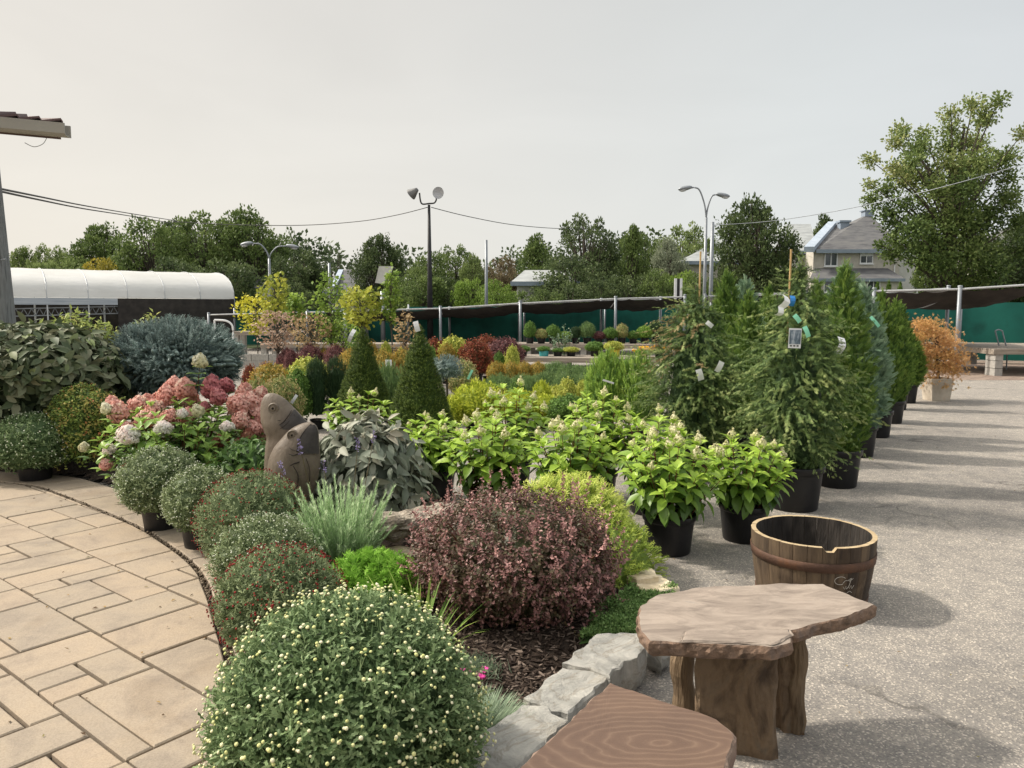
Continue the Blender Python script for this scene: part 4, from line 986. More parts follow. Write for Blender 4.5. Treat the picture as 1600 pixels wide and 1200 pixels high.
def hyd_plant(R, H, z0, nst, seed, leaf, LL=.125, WW=.066, heads=None, hz_=.0, rosette=7):
    q = np.random.RandomState(seed); g = Geo(); tips = []
    for i in range(nst):
        f = (i+.5)/nst; a = i*2.4+q.rand()*.4; el = math.acos(1-f*.95)      # over a dome
        r_ = R*math.sin(el)**.9*q.uniform(.86, 1.04); z = z0+(H-z0)*(.42+.58*math.cos(el))*q.uniform(.93, 1.03)
        tips.append(np.array([r_*math.cos(a), r_*math.sin(a), z]))
    for i, tpp in enumerate(tips):
        b = np.array([tpp[0]*.18, tpp[1]*.18, z0*.6]); ax = nrm(nrm(tpp-b)+np.array([0, 0, .35]))
        npair = 7
        for k in range(npair):
            t = 1-k*.085-q.rand()*.02
            if t < .25: break
            p = b+(tpp-b)*t; ang = k*PI/2+i
            for sgn in (0, 1):
                aa = ang+sgn*PI+q.randn()*.25; u_ = nrm(np.cross(ax, [math.cos(aa), math.sin(aa), .1])); L_ = LL*(1.0 if k else .7)*q.uniform(.75, 1.15)
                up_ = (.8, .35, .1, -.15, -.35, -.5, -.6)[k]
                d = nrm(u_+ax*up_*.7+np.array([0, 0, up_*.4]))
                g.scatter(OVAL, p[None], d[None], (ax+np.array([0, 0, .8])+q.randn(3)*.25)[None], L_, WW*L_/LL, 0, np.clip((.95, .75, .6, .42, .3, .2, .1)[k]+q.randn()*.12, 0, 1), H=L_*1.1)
        if i % 3 == 0 or rosette:
            n_ = 3; aa = q.rand(n_)*6.28; d = np.stack([np.cos(aa), np.sin(aa), np.full(n_, 1.1)], 1); g.scatter(OVAL, np.tile(tpp, (n_, 1)), d, np.tile(-d*[1, 1, -1], (1, 1)), LL*.55, WW*.5, 0, .95)
    stems(g, tips, z0=z0*.6, r=.0045, seed=seed)
    return g, tips
HEADS = [cone_head(.044, .105, 120, .0125, i, LM['cream']) for i in range(3)]
def lime_hydrangea(label, u, D, R, H, seed, nheads=12, potr=.17, s=1, nst=30, group='potted lime-green hydrangeas in front of the conifers'):
    c = X(u, D); g, tips = hyd_plant(R, H, .24, nst, seed, 'hyd')
    parts = pot_parts(potr, .26, chips=True, seed=seed)+[('foliage', g.mesh('foliage', [LM['hyd'], M['redstem']], True))]
    q = random.Random(seed); sel = sorted(tips, key=lambda t: -t[2])[:int(nheads*1.6)]; q.shuffle(sel)
    for i, t in enumerate(sel[:nheads]):
        parts.append(('flower_head', HEADS[i % 3], {'loc': (t[0], t[1], t[2]+.02), 'rz': (q.uniform(-.3, .3), q.uniform(-.3, .3), q.uniform(0, 6)), 's': q.uniform(.45, .85)}))
    return spawn('potted_hydrangea', label, 'plant', parts, (c, D, 0), 0, s, group)
lime_hydrangea('lime-green hydrangea in a black pot showing bark chips, nearest the half barrel on its left', 1052, 5.0, .335, .79, 81, 14)
lime_hydrangea('lime-green hydrangea in a black pot tight against the half barrel and the big black tub', 1172, 5.28, .31, .70, 82, 9)
lime_hydrangea('lime-green hydrangea whose pot is half hidden behind the bark-chip pot', 1020, 6.0, .30, .80, 83, 8, nst=22)
lime_hydrangea('lime-green hydrangea with the pinkest cream flower cone, above the golden spruce', 893, 5.45, .31, .80, 84, 9)
lime_hydrangea('lime-green hydrangea in the second row, behind the one with the pinkish cone', 935, 6.35, .31, .92, 85, 10)
lime_hydrangea('lime-green hydrangea behind the left part of the purple barberry', 762, 5.75, .32, .78, 86, 9)
lime_hydrangea('lime-green hydrangea in the second row above the left part of the purple barberry', 800, 6.75, .32, .92, 87, 9, nst=24)
lime_hydrangea('lime-green hydrangea in a squat black pot beside the grey-purple shrub', 678, 6.45, .27, .70, 88, 7, nst=24)
lime_hydrangea('small lime-green hydrangea peeping over the grey-purple shrub', 560, 7.6, .36, .80, 89, 4, nst=18)
q = random.Random(3)
hp = {'p': [cone_head(.088, .165, 520, .017, 10+i, LM['fpink'], .9) for i in range(3)], 'd': [cone_head(.088, .165, 520, .017, 14, LM['fdark'], .9)],
      'r': [cone_head(.078, .13, 380, .017, 16, LM['frust'], .9)], 'w': [cone_head(.078, .11, 400, .018, 17, LM['fwhite'], .8), cone_head(.078, .11, 400, .018, 18, LM['fwhite'], .8)], 'y': [cone_head(.062, .13, 320, .018, 19, LM['fyel'], .9)]}
D0 = 6.45; c = Wp(275, 485, D0); c.z = .05
g, tips = hyd_plant(.62, .78, .05, 66, 91, 'hydd', .13, .055)
parts = [('foliage', g.mesh('foliage', [LM['hydd'], M['redstem']], True))]
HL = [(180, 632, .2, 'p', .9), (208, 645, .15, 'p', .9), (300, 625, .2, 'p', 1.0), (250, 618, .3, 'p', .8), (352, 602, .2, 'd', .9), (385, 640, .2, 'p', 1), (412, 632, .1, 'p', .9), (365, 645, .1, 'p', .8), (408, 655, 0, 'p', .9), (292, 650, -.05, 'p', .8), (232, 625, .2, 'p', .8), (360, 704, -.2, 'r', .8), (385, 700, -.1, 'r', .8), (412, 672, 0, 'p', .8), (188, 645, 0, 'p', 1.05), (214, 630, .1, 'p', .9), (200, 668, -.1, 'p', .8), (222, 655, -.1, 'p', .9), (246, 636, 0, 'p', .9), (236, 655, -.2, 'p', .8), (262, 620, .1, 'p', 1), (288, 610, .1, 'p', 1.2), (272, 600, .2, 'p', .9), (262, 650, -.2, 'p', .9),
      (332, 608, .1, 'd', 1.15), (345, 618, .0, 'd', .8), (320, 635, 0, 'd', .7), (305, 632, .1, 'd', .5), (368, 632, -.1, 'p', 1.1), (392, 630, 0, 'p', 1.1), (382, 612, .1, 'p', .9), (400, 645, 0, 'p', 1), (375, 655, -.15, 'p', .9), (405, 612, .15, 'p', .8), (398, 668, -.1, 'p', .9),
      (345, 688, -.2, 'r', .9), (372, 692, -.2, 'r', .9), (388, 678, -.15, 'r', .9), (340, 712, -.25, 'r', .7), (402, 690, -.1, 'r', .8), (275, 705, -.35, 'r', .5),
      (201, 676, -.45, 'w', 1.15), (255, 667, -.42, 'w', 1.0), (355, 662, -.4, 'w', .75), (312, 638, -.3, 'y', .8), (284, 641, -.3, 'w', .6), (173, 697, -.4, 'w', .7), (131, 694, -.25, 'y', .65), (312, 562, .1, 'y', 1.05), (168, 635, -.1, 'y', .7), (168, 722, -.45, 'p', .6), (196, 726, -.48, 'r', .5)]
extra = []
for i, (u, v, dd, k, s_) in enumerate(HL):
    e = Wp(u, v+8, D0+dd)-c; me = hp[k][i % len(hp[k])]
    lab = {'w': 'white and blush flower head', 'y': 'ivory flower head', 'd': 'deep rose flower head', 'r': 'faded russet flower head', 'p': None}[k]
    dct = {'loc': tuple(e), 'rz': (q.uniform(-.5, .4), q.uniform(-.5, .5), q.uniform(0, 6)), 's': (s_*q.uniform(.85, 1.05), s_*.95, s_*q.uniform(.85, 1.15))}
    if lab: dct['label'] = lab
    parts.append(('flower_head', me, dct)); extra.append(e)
g = Geo()
for e in extra:                                                        # leafy shoot under every head
    stems(g, [e], z0=0, r=.004, spread=.3)
    n_ = 8; aa = np.arange(n_)*1.57+q.random(); P = np.array([[e.x*(1-.06*(k//2)), e.y*(1-.06*(k//2)), e.z-.03-.05*(k//2)] for k in range(n_)])
    d = np.stack([np.cos(aa), np.sin(aa), np.full(n_, .25)], 1); g.scatter(OVAL, P, d, np.tile([0, 0, 1.], (n_, 1)), .12, .05, 0, np.random.RandomState(int(e.x*1e4) % 9999).rand(n_))
parts.append(('flowering_shoots', g.mesh('flowering_shoots', [LM['hydd'], M['redstem']], True)))
spawn('panicle_hydrangea', 'large hydrangea in full bloom with rose-pink and white flower heads, left of the fish sculpture', 'shrub', parts, c)
# dark green shrub at its right foot
c = Wp(385, 485, 5.9); c.z = .05
g = leafy(dome(.30, .30, .25, -.7), 420, .075, .03, LM['hydd'], 93, .2, tint=(0, .6)); spawn('green_shrub', 'low dark green shrub under the russet blooms, beside the back of the fish sculpture', 'shrub', [('foliage', g.mesh('foliage', LM['hydd'], True))], c)
# ================================================================== CONIFERS IN TUBS
LM['thuja'] = leafmat('thuja_spray', [(.018, .040, .009), (.042, .082, .016), (.082, .135, .025), (.15, .205, .045)], .22)
LM['nootka'] = leafmat('nootka_cypress_spray', [(.022, .042, .018), (.050, .082, .030), (.10, .145, .05), (.21, .24, .10)], .22)
LM['junip'] = leafmat('juniper_spray', [(.05, .085, .06), (.10, .155, .105), (.19, .255, .18)], .15)
LM['alberta'] = leafmat('alberta_spruce_needle', [(.014, .028, .007), (.032, .056, .010), (.062, .095, .017), (.115, .15, .03)], .18)
LM['browntip'] = leafmat('brown_cypress_tip', [(.08, .06, .03), (.16, .12, .06), (.24, .19, .10)], .2)
def colprof(h, R, z0=.3, tip=.9): return [(R*.55, z0), (R*.92, z0+.12*h), (R, z0+.3*h), (R*.88, z0+.52*h), (R*.62, z0+.74*h), (R*.30, z0+.91*h), (R*.06, z0+h)]
def thuja_mesh(h, R, seed, mat='thuja', z0=.3, n=1150, up=1.6, L=.085, lump=.13, rnd=.25, T=FEATH):
    g = Geo(); p = colprof(h, R, z0)
    foliage(g, p, n, 2, .05, L, L*.75, T, up, rnd, .22, lump, seed, (.25, 1), core=.82, depth=.04, lf=1.5, tmix=.7)
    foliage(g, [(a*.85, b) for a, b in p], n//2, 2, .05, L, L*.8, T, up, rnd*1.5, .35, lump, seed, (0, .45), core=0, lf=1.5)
    foliage(g, [(.05, z0+h*.86), (.04, z0+h*.95), (0, z0+h*1.04)], 30, 2, .04, L*.9, L*.4, T, 3, .15, .2, .1, seed, (.5, 1), core=0)
    return g
def tub_conifer(label, u, D, g, mats, potr=.2, poth=.36, extra=None, group='conifers standing in black tubs', name='potted_conifer', s=1, rz=0):
    me = g if isinstance(g, bpy.types.Mesh) else g.mesh('foliage', mats)
    tk = Geo(); tk.tube([(0, 0, poth*.8), (.01, 0, .7), (0, 0, 1.0)], [.022, .018, .012], 7)
    parts = pot_parts(potr, poth)+[('trunk', tk.mesh('trunk', M['trunk'])), ('foliage', me)]
    return spawn(name, label, 'conifer', parts+(extra or []), (X(u, D), D, 0), rz, s, group)
def nootka(h, R, seed, brown=0, wisp=80):
    q = np.random.RandomState(seed); g = Geo()
    p = [(R*.5, .34), (R*.85, .46), (R, .75), (R*.98, 1.05), (R*.74, 1.35), (R*.42, 1.62), (R*.14, h-.1), (.01, h)]
    Sp, N = prof_points(p, 620, seed, .30, 3.0)
    for i in range(len(Sp)):
        s0 = Sp[i]; fall = np.array([N[i][0]*.55+q.randn()*.35, N[i][1]*.55+q.randn()*.35, -.30+q.randn()*.22]); fall = fall/np.linalg.norm(fall); Lb = q.uniform(.08, .26); k = 13
        t = np.linspace(0, 1, k)[:, None]; b0 = s0-N[i]*.10+[0, 0, .05]+N[i]*[1, 1, 0]*(q.uniform(0, .13) if i % 6 == 0 else 0)
        P = b0+(N[i]*[1, 1, .3]*.6)*t*Lb+fall*(t**2)*Lb*.9
        D = nrm(np.tile(fall+N[i]*.35, (k, 1))+q.randn(k, 3)*.35)
        Lf = q.uniform(.035, .062, k)
        g.scatter(FEATH if i % 2 else SPRAY7, P, D, N[i]+q.randn(k, 3)*.5+[0, 0, .3], Lf, Lf*.7, 1 if (brown and s0[2] > h-.75 and s0[0] < -.05 and q.rand() < .5) else 0, np.clip(.25+.5*t[:, 0]+q.randn()*.2, 0, 1))
    foliage(g, [(a*.82, b) for a, b in p], 900, 2, .05, .08, .065, FEATH, -.2, .8, .5, .3, seed, (0, .6), core=.62, lf=1.6)
    foliage(g, [(a*1.0, b) for a, b in p], 170, 5, .16, .075, .05, FEATH, -.1, .9, .6, .25, seed+5, (.3, 1), core=0, lf=1.6)
    foliage(g, [(.04, h-.35), (.035, h-.1), (0, h+.12)], 40, 2, .04, .07, .03, FEATH, .4, .4, .6, .1, seed, (.4, 1), core=0)
    g.tube([(0, 0, .3), (.01, .01, 1.0), (0, 0, h-.2), (.01, 0, h+.05)], [.024, .018, .01, .004], 6, 2)
    return g
def cane(x, y, z0, z1, r=.008):
    g = Geo(); n = 12
    g.tube([(x+.006*k/n, y, z0+(z1-z0)*k/n) for k in range(n+1)], [r*(1.12 if k % 3 == 0 else 1) for k in range(n+1)], 8)
    return ('cane', g.mesh('cane', M['cane']))
NM = [LM['nootka'], LM['browntip'], M['trunk']]
tub_conifer('tall weeping cypress in the big black tub behind the half barrel, with a picture tag', 1250, 6.15, nootka(1.95, .345, 101), NM, .225, .36, [cane(-.10, -.02, 1.2, 2.08)], name='weeping_cypress')
tub_conifer('second weeping cypress further left with browned top and a thin cane', 1085, 7.2, nootka(1.80, .38, 102, 1), NM, .2, .34, [cane(.03, -.04, .9, 2.14)], name='weeping_cypress')
TH = [thuja_mesh(1.5, .245, 110+i, lump=.2).mesh('foliage', LM['thuja']) for i in range(2)]
TW = thuja_mesh(1.62, .26, 115, lump=.2, rnd=.35, up=1.2).mesh('foliage', LM['thuja'])
JU = thuja_mesh(1.5, .26, 120, 'junip', up=1.0, lump=.2, rnd=.4, L=.10).mesh('foliage', LM['junip'])
TS = thuja_mesh(.95, .27, 125, up=.9, rnd=.35, L=.09).mesh('foliage', LM['thuja'])
for lab, u, D, me, s, pr in [
    ('tall feathery cedar in a black tub right behind the tall weeping cypress', 1318, 6.95, TW, 1.02, .2), ('grey-blue juniper in the tub row along the open asphalt, second behind the weeping cypress', 1349, 8.4, JU, 1.02, .19),
    ('narrow bright cedar in the tub row, behind the grey-blue juniper', 1377, 9.7, TH[0], 1.0, .19), ('narrow green cedar in the tub row, last tall one before the orange maple', 1399, 10.9, TH[1], .95, .19),
    ('green cedar half hidden behind the last tall one of the tub row', 1408, 12.4, TH[0], .93, .18), ('short bushy cedar at the far end of the tub row', 1422, 13.3, TS, .98, .19)]:
    tub_conifer(lab, u, D, me, None, pr, .34, s=s, rz=D)
for lab, u, D, me, s in [
    ('broad cedar between the two weeping cypresses', 1170, 8.2, TH[1], .98), ('cedar seen over the left shoulder of the tall weeping cypress', 1135, 9.2, TH[0], 1.12), ('juniper with bluish sprays between the two weeping cypresses', 1163, 9.8, JU, 1.08),
    ('cedar right behind the tall weeping cypress, carrying a green tag', 1275, 8.6, TH[1], 1.05), ('cedar deep in the group behind the canes', 1200, 10.8, TH[0], 1.05), ('cedar deep in the group, right of the canes', 1240, 11.5, TH[1], 1.0), ('thin greyish juniper with a pointed tip rising before the townhouse', 1318, 9.3, JU, 1.16),
    ('low bushy cedar at the foot of the group between the weeping cypresses', 1130, 7.9, TS, .85)]:
    tub_conifer(lab, u, D, me, None, .18, .32, s=s, rz=D*2)
# dwarf alberta spruces
def alberta(h, R, seed):
    g = Geo(); p = [(R*.85, .18), (R, .28), (R*.80, .30+.25*(h-.3)), (R*.52, .3+.52*(h-.3)), (R*.30, .3+.78*(h-.3)), (R*.14, h-.10), (R*.05, h-.01), (0, h+.02)]
    foliage(g, p, 5200, 1, 0, .046, .055, BRUSH, .7, .35, .2, .10, seed, (.3, 1), core=.9, depth=.035, lf=4, tmix=.85)
    foliage(g, [(a*.93, b) for a, b in p], 1500, 1, 0, .052, .05, BRUSH, .5, .5, .2, .06, seed, (0, .4), core=0, lf=2)
    return g
tub_conifer('dark cone-shaped dwarf spruce with a white strip tag, left of the pair', 566, 9.9, alberta(1.35, .35, 131), LM['alberta'], .18, .26, name='dwarf_spruce', group='cone-shaped dwarf spruces')
tub_conifer('slightly larger cone-shaped dwarf spruce, right of the pair', 655, 9.0, alberta(1.38, .37, 132), LM['alberta'], .18, .26, name='dwarf_spruce', group='cone-shaped dwarf spruces')

# ================================================================== SHRUBS IN POTS
SH = {}
def shm(key, cols, prof, n, k, slen, L, W, T=DIAM, up=.5, rnd=.5, spread=.9, lump=.22, core=.8, trans=.25, keep=0):
    LM[key] = leafmat('leaf_'+key, cols, trans); SH[key] = []
    for i in range(2):
        g = Geo(); foliage(g, prof, n, k, slen, L, W, T, up, rnd, spread, lump, 200+len(SH)*7+i, (.25, 1), core=core, keepup=keep, depth=.06)
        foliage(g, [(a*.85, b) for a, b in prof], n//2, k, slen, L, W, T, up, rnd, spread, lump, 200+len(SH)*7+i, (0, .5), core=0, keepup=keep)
        foliage(g, [(a*1.0, b*1.0) for a, b in prof[2:]], n//7, max(k, 3), max(.22, slen*2), L*.9, W, T, up+.9, rnd*.9, spread, lump, 900+len(SH)*7+i, (.4, 1), core=0, keepup=keep)
        g.V[-1] += np.array([0, 0, .06])
        SH[key].append(g.mesh('foliage', LM[key]))
rnd_prof = [(.30, .22), (.46, .34), (.5, .55), (.42, .78), (.24, .94), (0, 1.0)]
flat_prof = [(.38, .16), (.54, .26), (.55, .38), (.40, .50), (.2, .56), (0, .58)]
shm('gold', [(.07, .10, .012), (.17, .21, .022), (.31, .34, .04), (.46, .45, .08)], rnd_prof, 700, 2, .08, .10, .07, SPRAY, .9, .3, .4)
shm('spread', [(.04, .07, .03), (.08, .13, .05), (.15, .21, .08)], flat_prof, 700, 2, .08, .11, .06, FEATH, .3, .35, .4)
shm('yew', [(.012, .03, .014), (.028, .055, .025), (.055, .09, .04)], [(.24, .2), (.32, .4), (.36, .65), (.34, .9), (.2, 1.0), (0, 1.02)], 700, 1, 0, .13, .08, BRUSH, 1.6, .3, .2)
shm('mugo', [(.035, .075, .018), (.08, .15, .028), (.16, .25, .045), (.28, .36, .09)], rnd_prof, 800, 1, 0, .12, .10, BRUSH2, .9, .25, .15, .18)
shm('orange', [(.06, .08, .02), (.14, .13, .03), (.27, .17, .035), (.36, .26, .06)], rnd_prof, 700, 5, .12, .05, .028, DIAM, .6, .6, .9, .15)
shm('redleaf', [(.04, .035, .015), (.09, .035, .02), (.17, .035, .022), (.20, .10, .05)], rnd_prof, 650, 5, .14, .07, .035, DIAM, .6, .6, .9, .2)
shm('purple', [(.03, .016, .018), (.065, .028, .032), (.12, .05, .055), (.20, .10, .10)], rnd_prof, 700, 5, .14, .06, .032, DIAM, .5, .7, .9, .22)
shm('yellow', [(.08, .11, .02), (.18, .21, .04), (.31, .32, .07), (.42, .40, .15)], rnd_prof, 550, 5, .14, .075, .04, DIAM, .8, .6, .9, .22)
shm('green', [(.03, .06, .016), (.065, .12, .028), (.12, .20, .045)], rnd_prof, 600, 5, .12, .07, .035, DIAM, .6, .6, .9, .18)
shm('variegated', [(.06, .09, .035), (.14, .17, .06), (.26, .25, .11), (.36, .20, .14)], rnd_prof, 650, 5, .13, .055, .03, DIAM, .7, .6, .9, .2)
shm('rosy', [(.10, .06, .045), (.20, .13, .10), (.34, .23, .19), (.42, .32, .27)], rnd_prof, 600, 6, .16, .05, .03, DIAM, .7, .8, .9, .3, core=.55)
POTS = {}
def potp(r, h, mat=None):
    k = (round(r, 2), round(h, 2), mat.name if mat else '')
    if k not in POTS: POTS[k] = pot_parts(r, h, mat)
    return POTS[k]
def potted(label, u, vt, vb, hw, key, cat='shrub', D=None, mat=None, i=0, group=None, name='potted_shrub', pr=None, lift=0):
    D = D or G(u, vb).y; x = X(u, D); zt = Z(vt, D)-lift; w_ = hw/1200*D; r = pr or min(.17, w_*.55)
    root = spawn(name, label, cat, potp(r, r*1.35, mat), (x, D, lift), 0, 1, group)
    zz = zt/(.58 if key == 'spread' else 1.0)
    z0_ = r*1.35*.5*(.45 if not lift else 1); zz = max(.12, (zt-z0_)/(.58 if key == 'spread' else 1.0))
    put('foliage', SH[key][i % 2], root, loc=(0, 0, z0_), rz=u*.7, scale=(w_/.5, w_/.5, zz)); return root
for t in [
    ('golden-green cypress with a pointed top in front of the low golden row', 745, 598, 676, 42, 'gold'), ('golden-green cypress mound beside the larger cone-shaped spruce', 700, 622, 678, 30, 'gold'),
    ('left golden-green mound right of the pointed golden cypress', 808, 611, 668, 34, 'gold'), ('golden-green mound above the gap in the lime hydrangeas', 850, 618, 668, 30, 'gold'),
    ('dark green spreading juniper right of the golden row', 890, 618, 672, 36, 'green'), ('upright bright green pine with candle shoots, left of the pair beside the browned cypress', 952, 560, 690, 36, 'mugo'),
    ('second upright bright green pine, right of the pair beside the browned cypress', 998, 562, 694, 32, 'mugo'), ('slim dark yew behind the fish sculpture, left of two', 492, 572, 670, 21, 'yew'), ('slim dark yew behind the fish sculpture, right of two', 523, 570, 668, 21, 'yew'),
    ('variegated shrub with pinkish leaves just right of the pink hydrangea', 398, 592, 720, 34, 'variegated'), ('pale variegated shrub above the fish head', 437, 588, 692, 34, 'variegated'),
    ('olive-green shrub left of the dark yews', 462, 578, 672, 24, 'green'), ('orange and green shrub behind the pale variegated one', 420, 568, 640, 34, 'orange'), ('yellow-green shrub behind the left dark yew', 478, 558, 640, 30, 'yellow'),
    ('orange-tinted shrub between the yews and the left cone spruce', 540, 556, 640, 24, 'orange'), ('dusky purple shrub beside the block pile', 446, 545, 596, 17, 'purple'), ('dusky purple shrub second from the block pile', 482, 540, 600, 24, 'purple'),
    ('dusky purple shrub left of the left cone spruce', 524, 540, 604, 22, 'purple'), ('bright orange shrub left behind the left cone spruce', 545, 545, 618, 22, 'orange'), ('orange shrub between the two cone spruces, left one', 598, 548, 618, 24, 'orange'),
    ('orange shrub between the two cone spruces, right one', 628, 546, 616, 24, 'orange'), ('grey-green drooping juniper low between the two cone spruces', 606, 578, 660, 26, 'spread'), ('red shrub just right of the larger cone spruce', 680, 530, 595, 22, 'redleaf'),
    ('yellow-leaved shrub above the blue globe standard', 708, 526, 596, 28, 'yellow'), ('red-tinged shrub right of the yellow-leaved one', 742, 532, 600, 28, 'redleaf'), ('yellow-green shrub with a green stake tag', 722, 562, 630, 26, 'variegated'),
    ('dark purple maple mound behind the orange row', 789, 528, 588, 30, 'purple'), ('red maple behind the yellow-leaved shrub', 760, 525, 582, 22, 'redleaf'),
    ('yellow-green low shrub at the foot of the blue globe standard', 668, 600, 660, 22, 'yellow')]:
    potted(*t[:6], i=int(t[1]), group='shrubs in black pots behind the flower bed')
k = 0
for u in (775, 797, 819, 841): potted(('leftmost', 'second', 'third', 'rightmost')[k]+' of the four low orange spireas lined up in black pots', u, 565, 606, 15, 'orange', i=k, group='row of low orange spireas', pr=.14); k += 1
k = 0
for u, vt, vb in ((868, 570, 606), (893, 574, 610), (920, 576, 612), (815, 590, 628), (850, 588, 630), (888, 590, 634), (925, 592, 636), (945, 572, 604), (780, 590, 632)):
    nm_ = ['right of the orange spirea row', 'two places right of the orange spirea row', 'below the yellow plant pot', 'under the middle of the orange row', 'under the right end of the orange row', 'carrying a white tag', 'left of the bright green pines', 'left of the orange daisies', 'under the left end of the orange row'][k]
    potted('low spreading juniper '+nm_, u, vt, vb, 22, 'spread', i=k, group='low spreading junipers in black pots', pr=.15); k += 1
q = random.Random(17)
ords = ('first', 'second', 'third', 'fourth', 'fifth', 'sixth', 'seventh', 'eighth', 'ninth', 'tenth', 'eleventh', 'twelfth', 'thirteenth')
for ri, (us, vt, vb, hw, keys, txt) in enumerate([
    ([388+i*23 for i in range(13)], 574, 632, 15, ['variegated', 'yellow', 'orange', 'green', 'redleaf'], 'mixed row behind the fish sculpture'),
    ([455+i*24 for i in range(11)], 541, 600, 14, ['orange', 'purple', 'yellow', 'orange', 'green'], 'far mixed row before the left display bench'),
    ([745+i*21 for i in range(11)], 596, 650, 14, ['gold', 'green', 'spread', 'yellow'], 'row behind the golden-green mounds'),
    ([690+i*22 for i in range(6)], 545, 592, 13, ['green', 'yellow', 'variegated', 'redleaf'], 'row before the red maples')]):
    for i, u in enumerate(us):
        key = q.choice(keys); potted('small shrub, %s from left, %s' % (ords[i], txt), u+q.uniform(-5, 5), vt+q.uniform(-8, 8), vb+q.uniform(-4, 4), hw*q.uniform(.8, 1.25), key, i=i, group='small shrubs in the '+txt)
# blue globe standard
D = 10.6; rt = spawn('spruce_standard', 'small blue globe spruce on a bare stem in a black pot', 'shrub', potp(.15, .2), (X(697, D), D, 0))
g = Geo(); prof = dome(.20, .14, .80, -.8); foliage(g, prof, 420, 1, 0, .07, .055, BRUSH, .2, .3, .1, .08, 5, (.3, 1), core=.88)
put('foliage', g.mesh('foliage', LM['blue']), rt); g = Geo(); g.tube([(0, 0, .15), (.01, 0, .4), (0, 0, .7)], .016, 7); put('stem', g.mesh('stem', M['trunk']), rt)
# tall weedy shrubs left
LM['weed'] = leafmat('lanky_leaf', [(.06, .085, .03), (.13, .17, .05), (.24, .27, .09), (.36, .34, .13)], .3)
def lanky(name, label, u, D, vt, vb, hw, n, mat, L=.07, seed=1, cat='shrub', loc=None, up=1.0):
    q = np.random.RandomState(seed); x = X(u, D); zt, zb, w_ = Z(vt, D), Z(vb, D), hw/1200*D; g = Geo(); S_ = Geo()
    for i in range(n):
        a = q.rand()*6.28; r_ = w_*math.sqrt(q.rand()); e = np.array([r_*math.cos(a), r_*math.sin(a), zb+(zt-zb)*(1-.5*(r_/w_)**1.5)*q.uniform(.7, 1.0)]); b0 = np.array([e[0]*.3, e[1]*.3, 0])
        k = 16; t = np.linspace(.35, 1, k)[:, None]; P = b0+(e-b0)*t; P[:, 2] += .05*np.sin(t[:, 0]*3)
        D_ = q.randn(k, 3)*[1, 1, .4]+[0, 0, .4*up]; g.scatter(DIAM, P, D_, q.randn(k, 3)*.5+[0, 0, 1], L*q.uniform(.6, 1.2, k), L*.42, 0, np.clip(q.rand()*.6+q.rand(k)*.4, 0, 1))
        S_.tube([b0, (b0+e)/2+[0, 0, .04], e], [.008, .006, .003], 4, 0, .5, False)
    return spawn(name, label, cat, [('foliage', g.mesh('foliage', mat)), ('stem', S_.mesh('stem', M['stem']))], (x, D, 0))
lanky('tall_shrub', 'loose yellow-green shrub rising behind the leathery-leaved one', 118, 10.2, 482, 560, 62, 190, LM['weed'], .095, 3)
lanky('tall_shrub', 'loose yellow-green shoots standing above the silver-blue spruce', 232, 10.8, 478, 560, 28, 60, LM['weed'], .09, 4)
lanky('tall_shrub', 'thin yellow-green shoots beside the wooden pole', 50, 9.8, 500, 560, 40, 90, LM['weed'], .09, 5)

# ================================================================== YOUNG TREES
LM['ylw'] = leafmat('bright_yellow_leaf', [(.14, .15, .015), (.29, .28, .025), (.42, .38, .05)], .35)
LM['ylg'] = leafmat('yellow_green_leaf', [(.09, .12, .018), (.19, .21, .03), (.32, .31, .055)], .35)
LM['grn'] = leafmat('young_green_leaf', [(.05, .09, .015), (.11, .17, .028), (.21, .28, .05)], .3)
LM['smoke'] = leafmat('smoky_pink_leaf', [(.13, .085, .065), (.24, .165, .13), (.38, .28, .23)], .3)
LM['smokeb'] = leafmat('smoky_brown_leaf', [(.10, .065, .035), (.20, .14, .075), (.30, .23, .13)], .3)
def young(label, u, vt, vc, vb, hw, mat, D=None, n=46, L=.10, seed=1, trunk=.02):
    D = D or G(u, vb).y; q = np.random.RandomState(seed); x = X(u, D); zt, zc, w_ = Z(vt, D), Z(vc, D), hw/1200*D; g = Geo(); T_ = Geo()
    T_.tube([(0, 0, 0), (.02, 0, zc*.5), (0, 0, zc), (.01, 0, zt*.95)], [trunk, trunk*.85, trunk*.6, trunk*.2], 6)
    for i in range(n):
        f = (i+.5)/n; z = zc+(zt-zc)*f; rr_ = w_*math.sin(PI*min(1, .12+.88*(1-f)))**.6*math.sqrt(q.uniform(.15, 1)); a = i*2.4
        e = np.array([rr_*math.cos(a), rr_*math.sin(a), z]); k = 14
        P = e+q.randn(k, 3)*[w_*.17, w_*.17, (zt-zc)*.045]; D_ = q.randn(k, 3)+[0, 0, -.2]
        g.scatter(LOBE, P, D_, q.randn(k, 3)*.6+[0, 0, 1], L*q.uniform(.6, 1.2, k), L*.8, 0, np.clip(q.rand()*.6+q.rand(k)*.4, 0, 1))
        T_.tube([(0, 0, max(zc*.8, z-.3)), tuple(e)], [.008, .003], 4, 0, .5, False)
    return spawn('young_tree', label, 'tree', [('trunk', T_.mesh('trunk', M['trunk'])), ('crown', g.mesh('crown', LM[mat]))], (x, D, 0), 0, 1, 'young trees for sale')
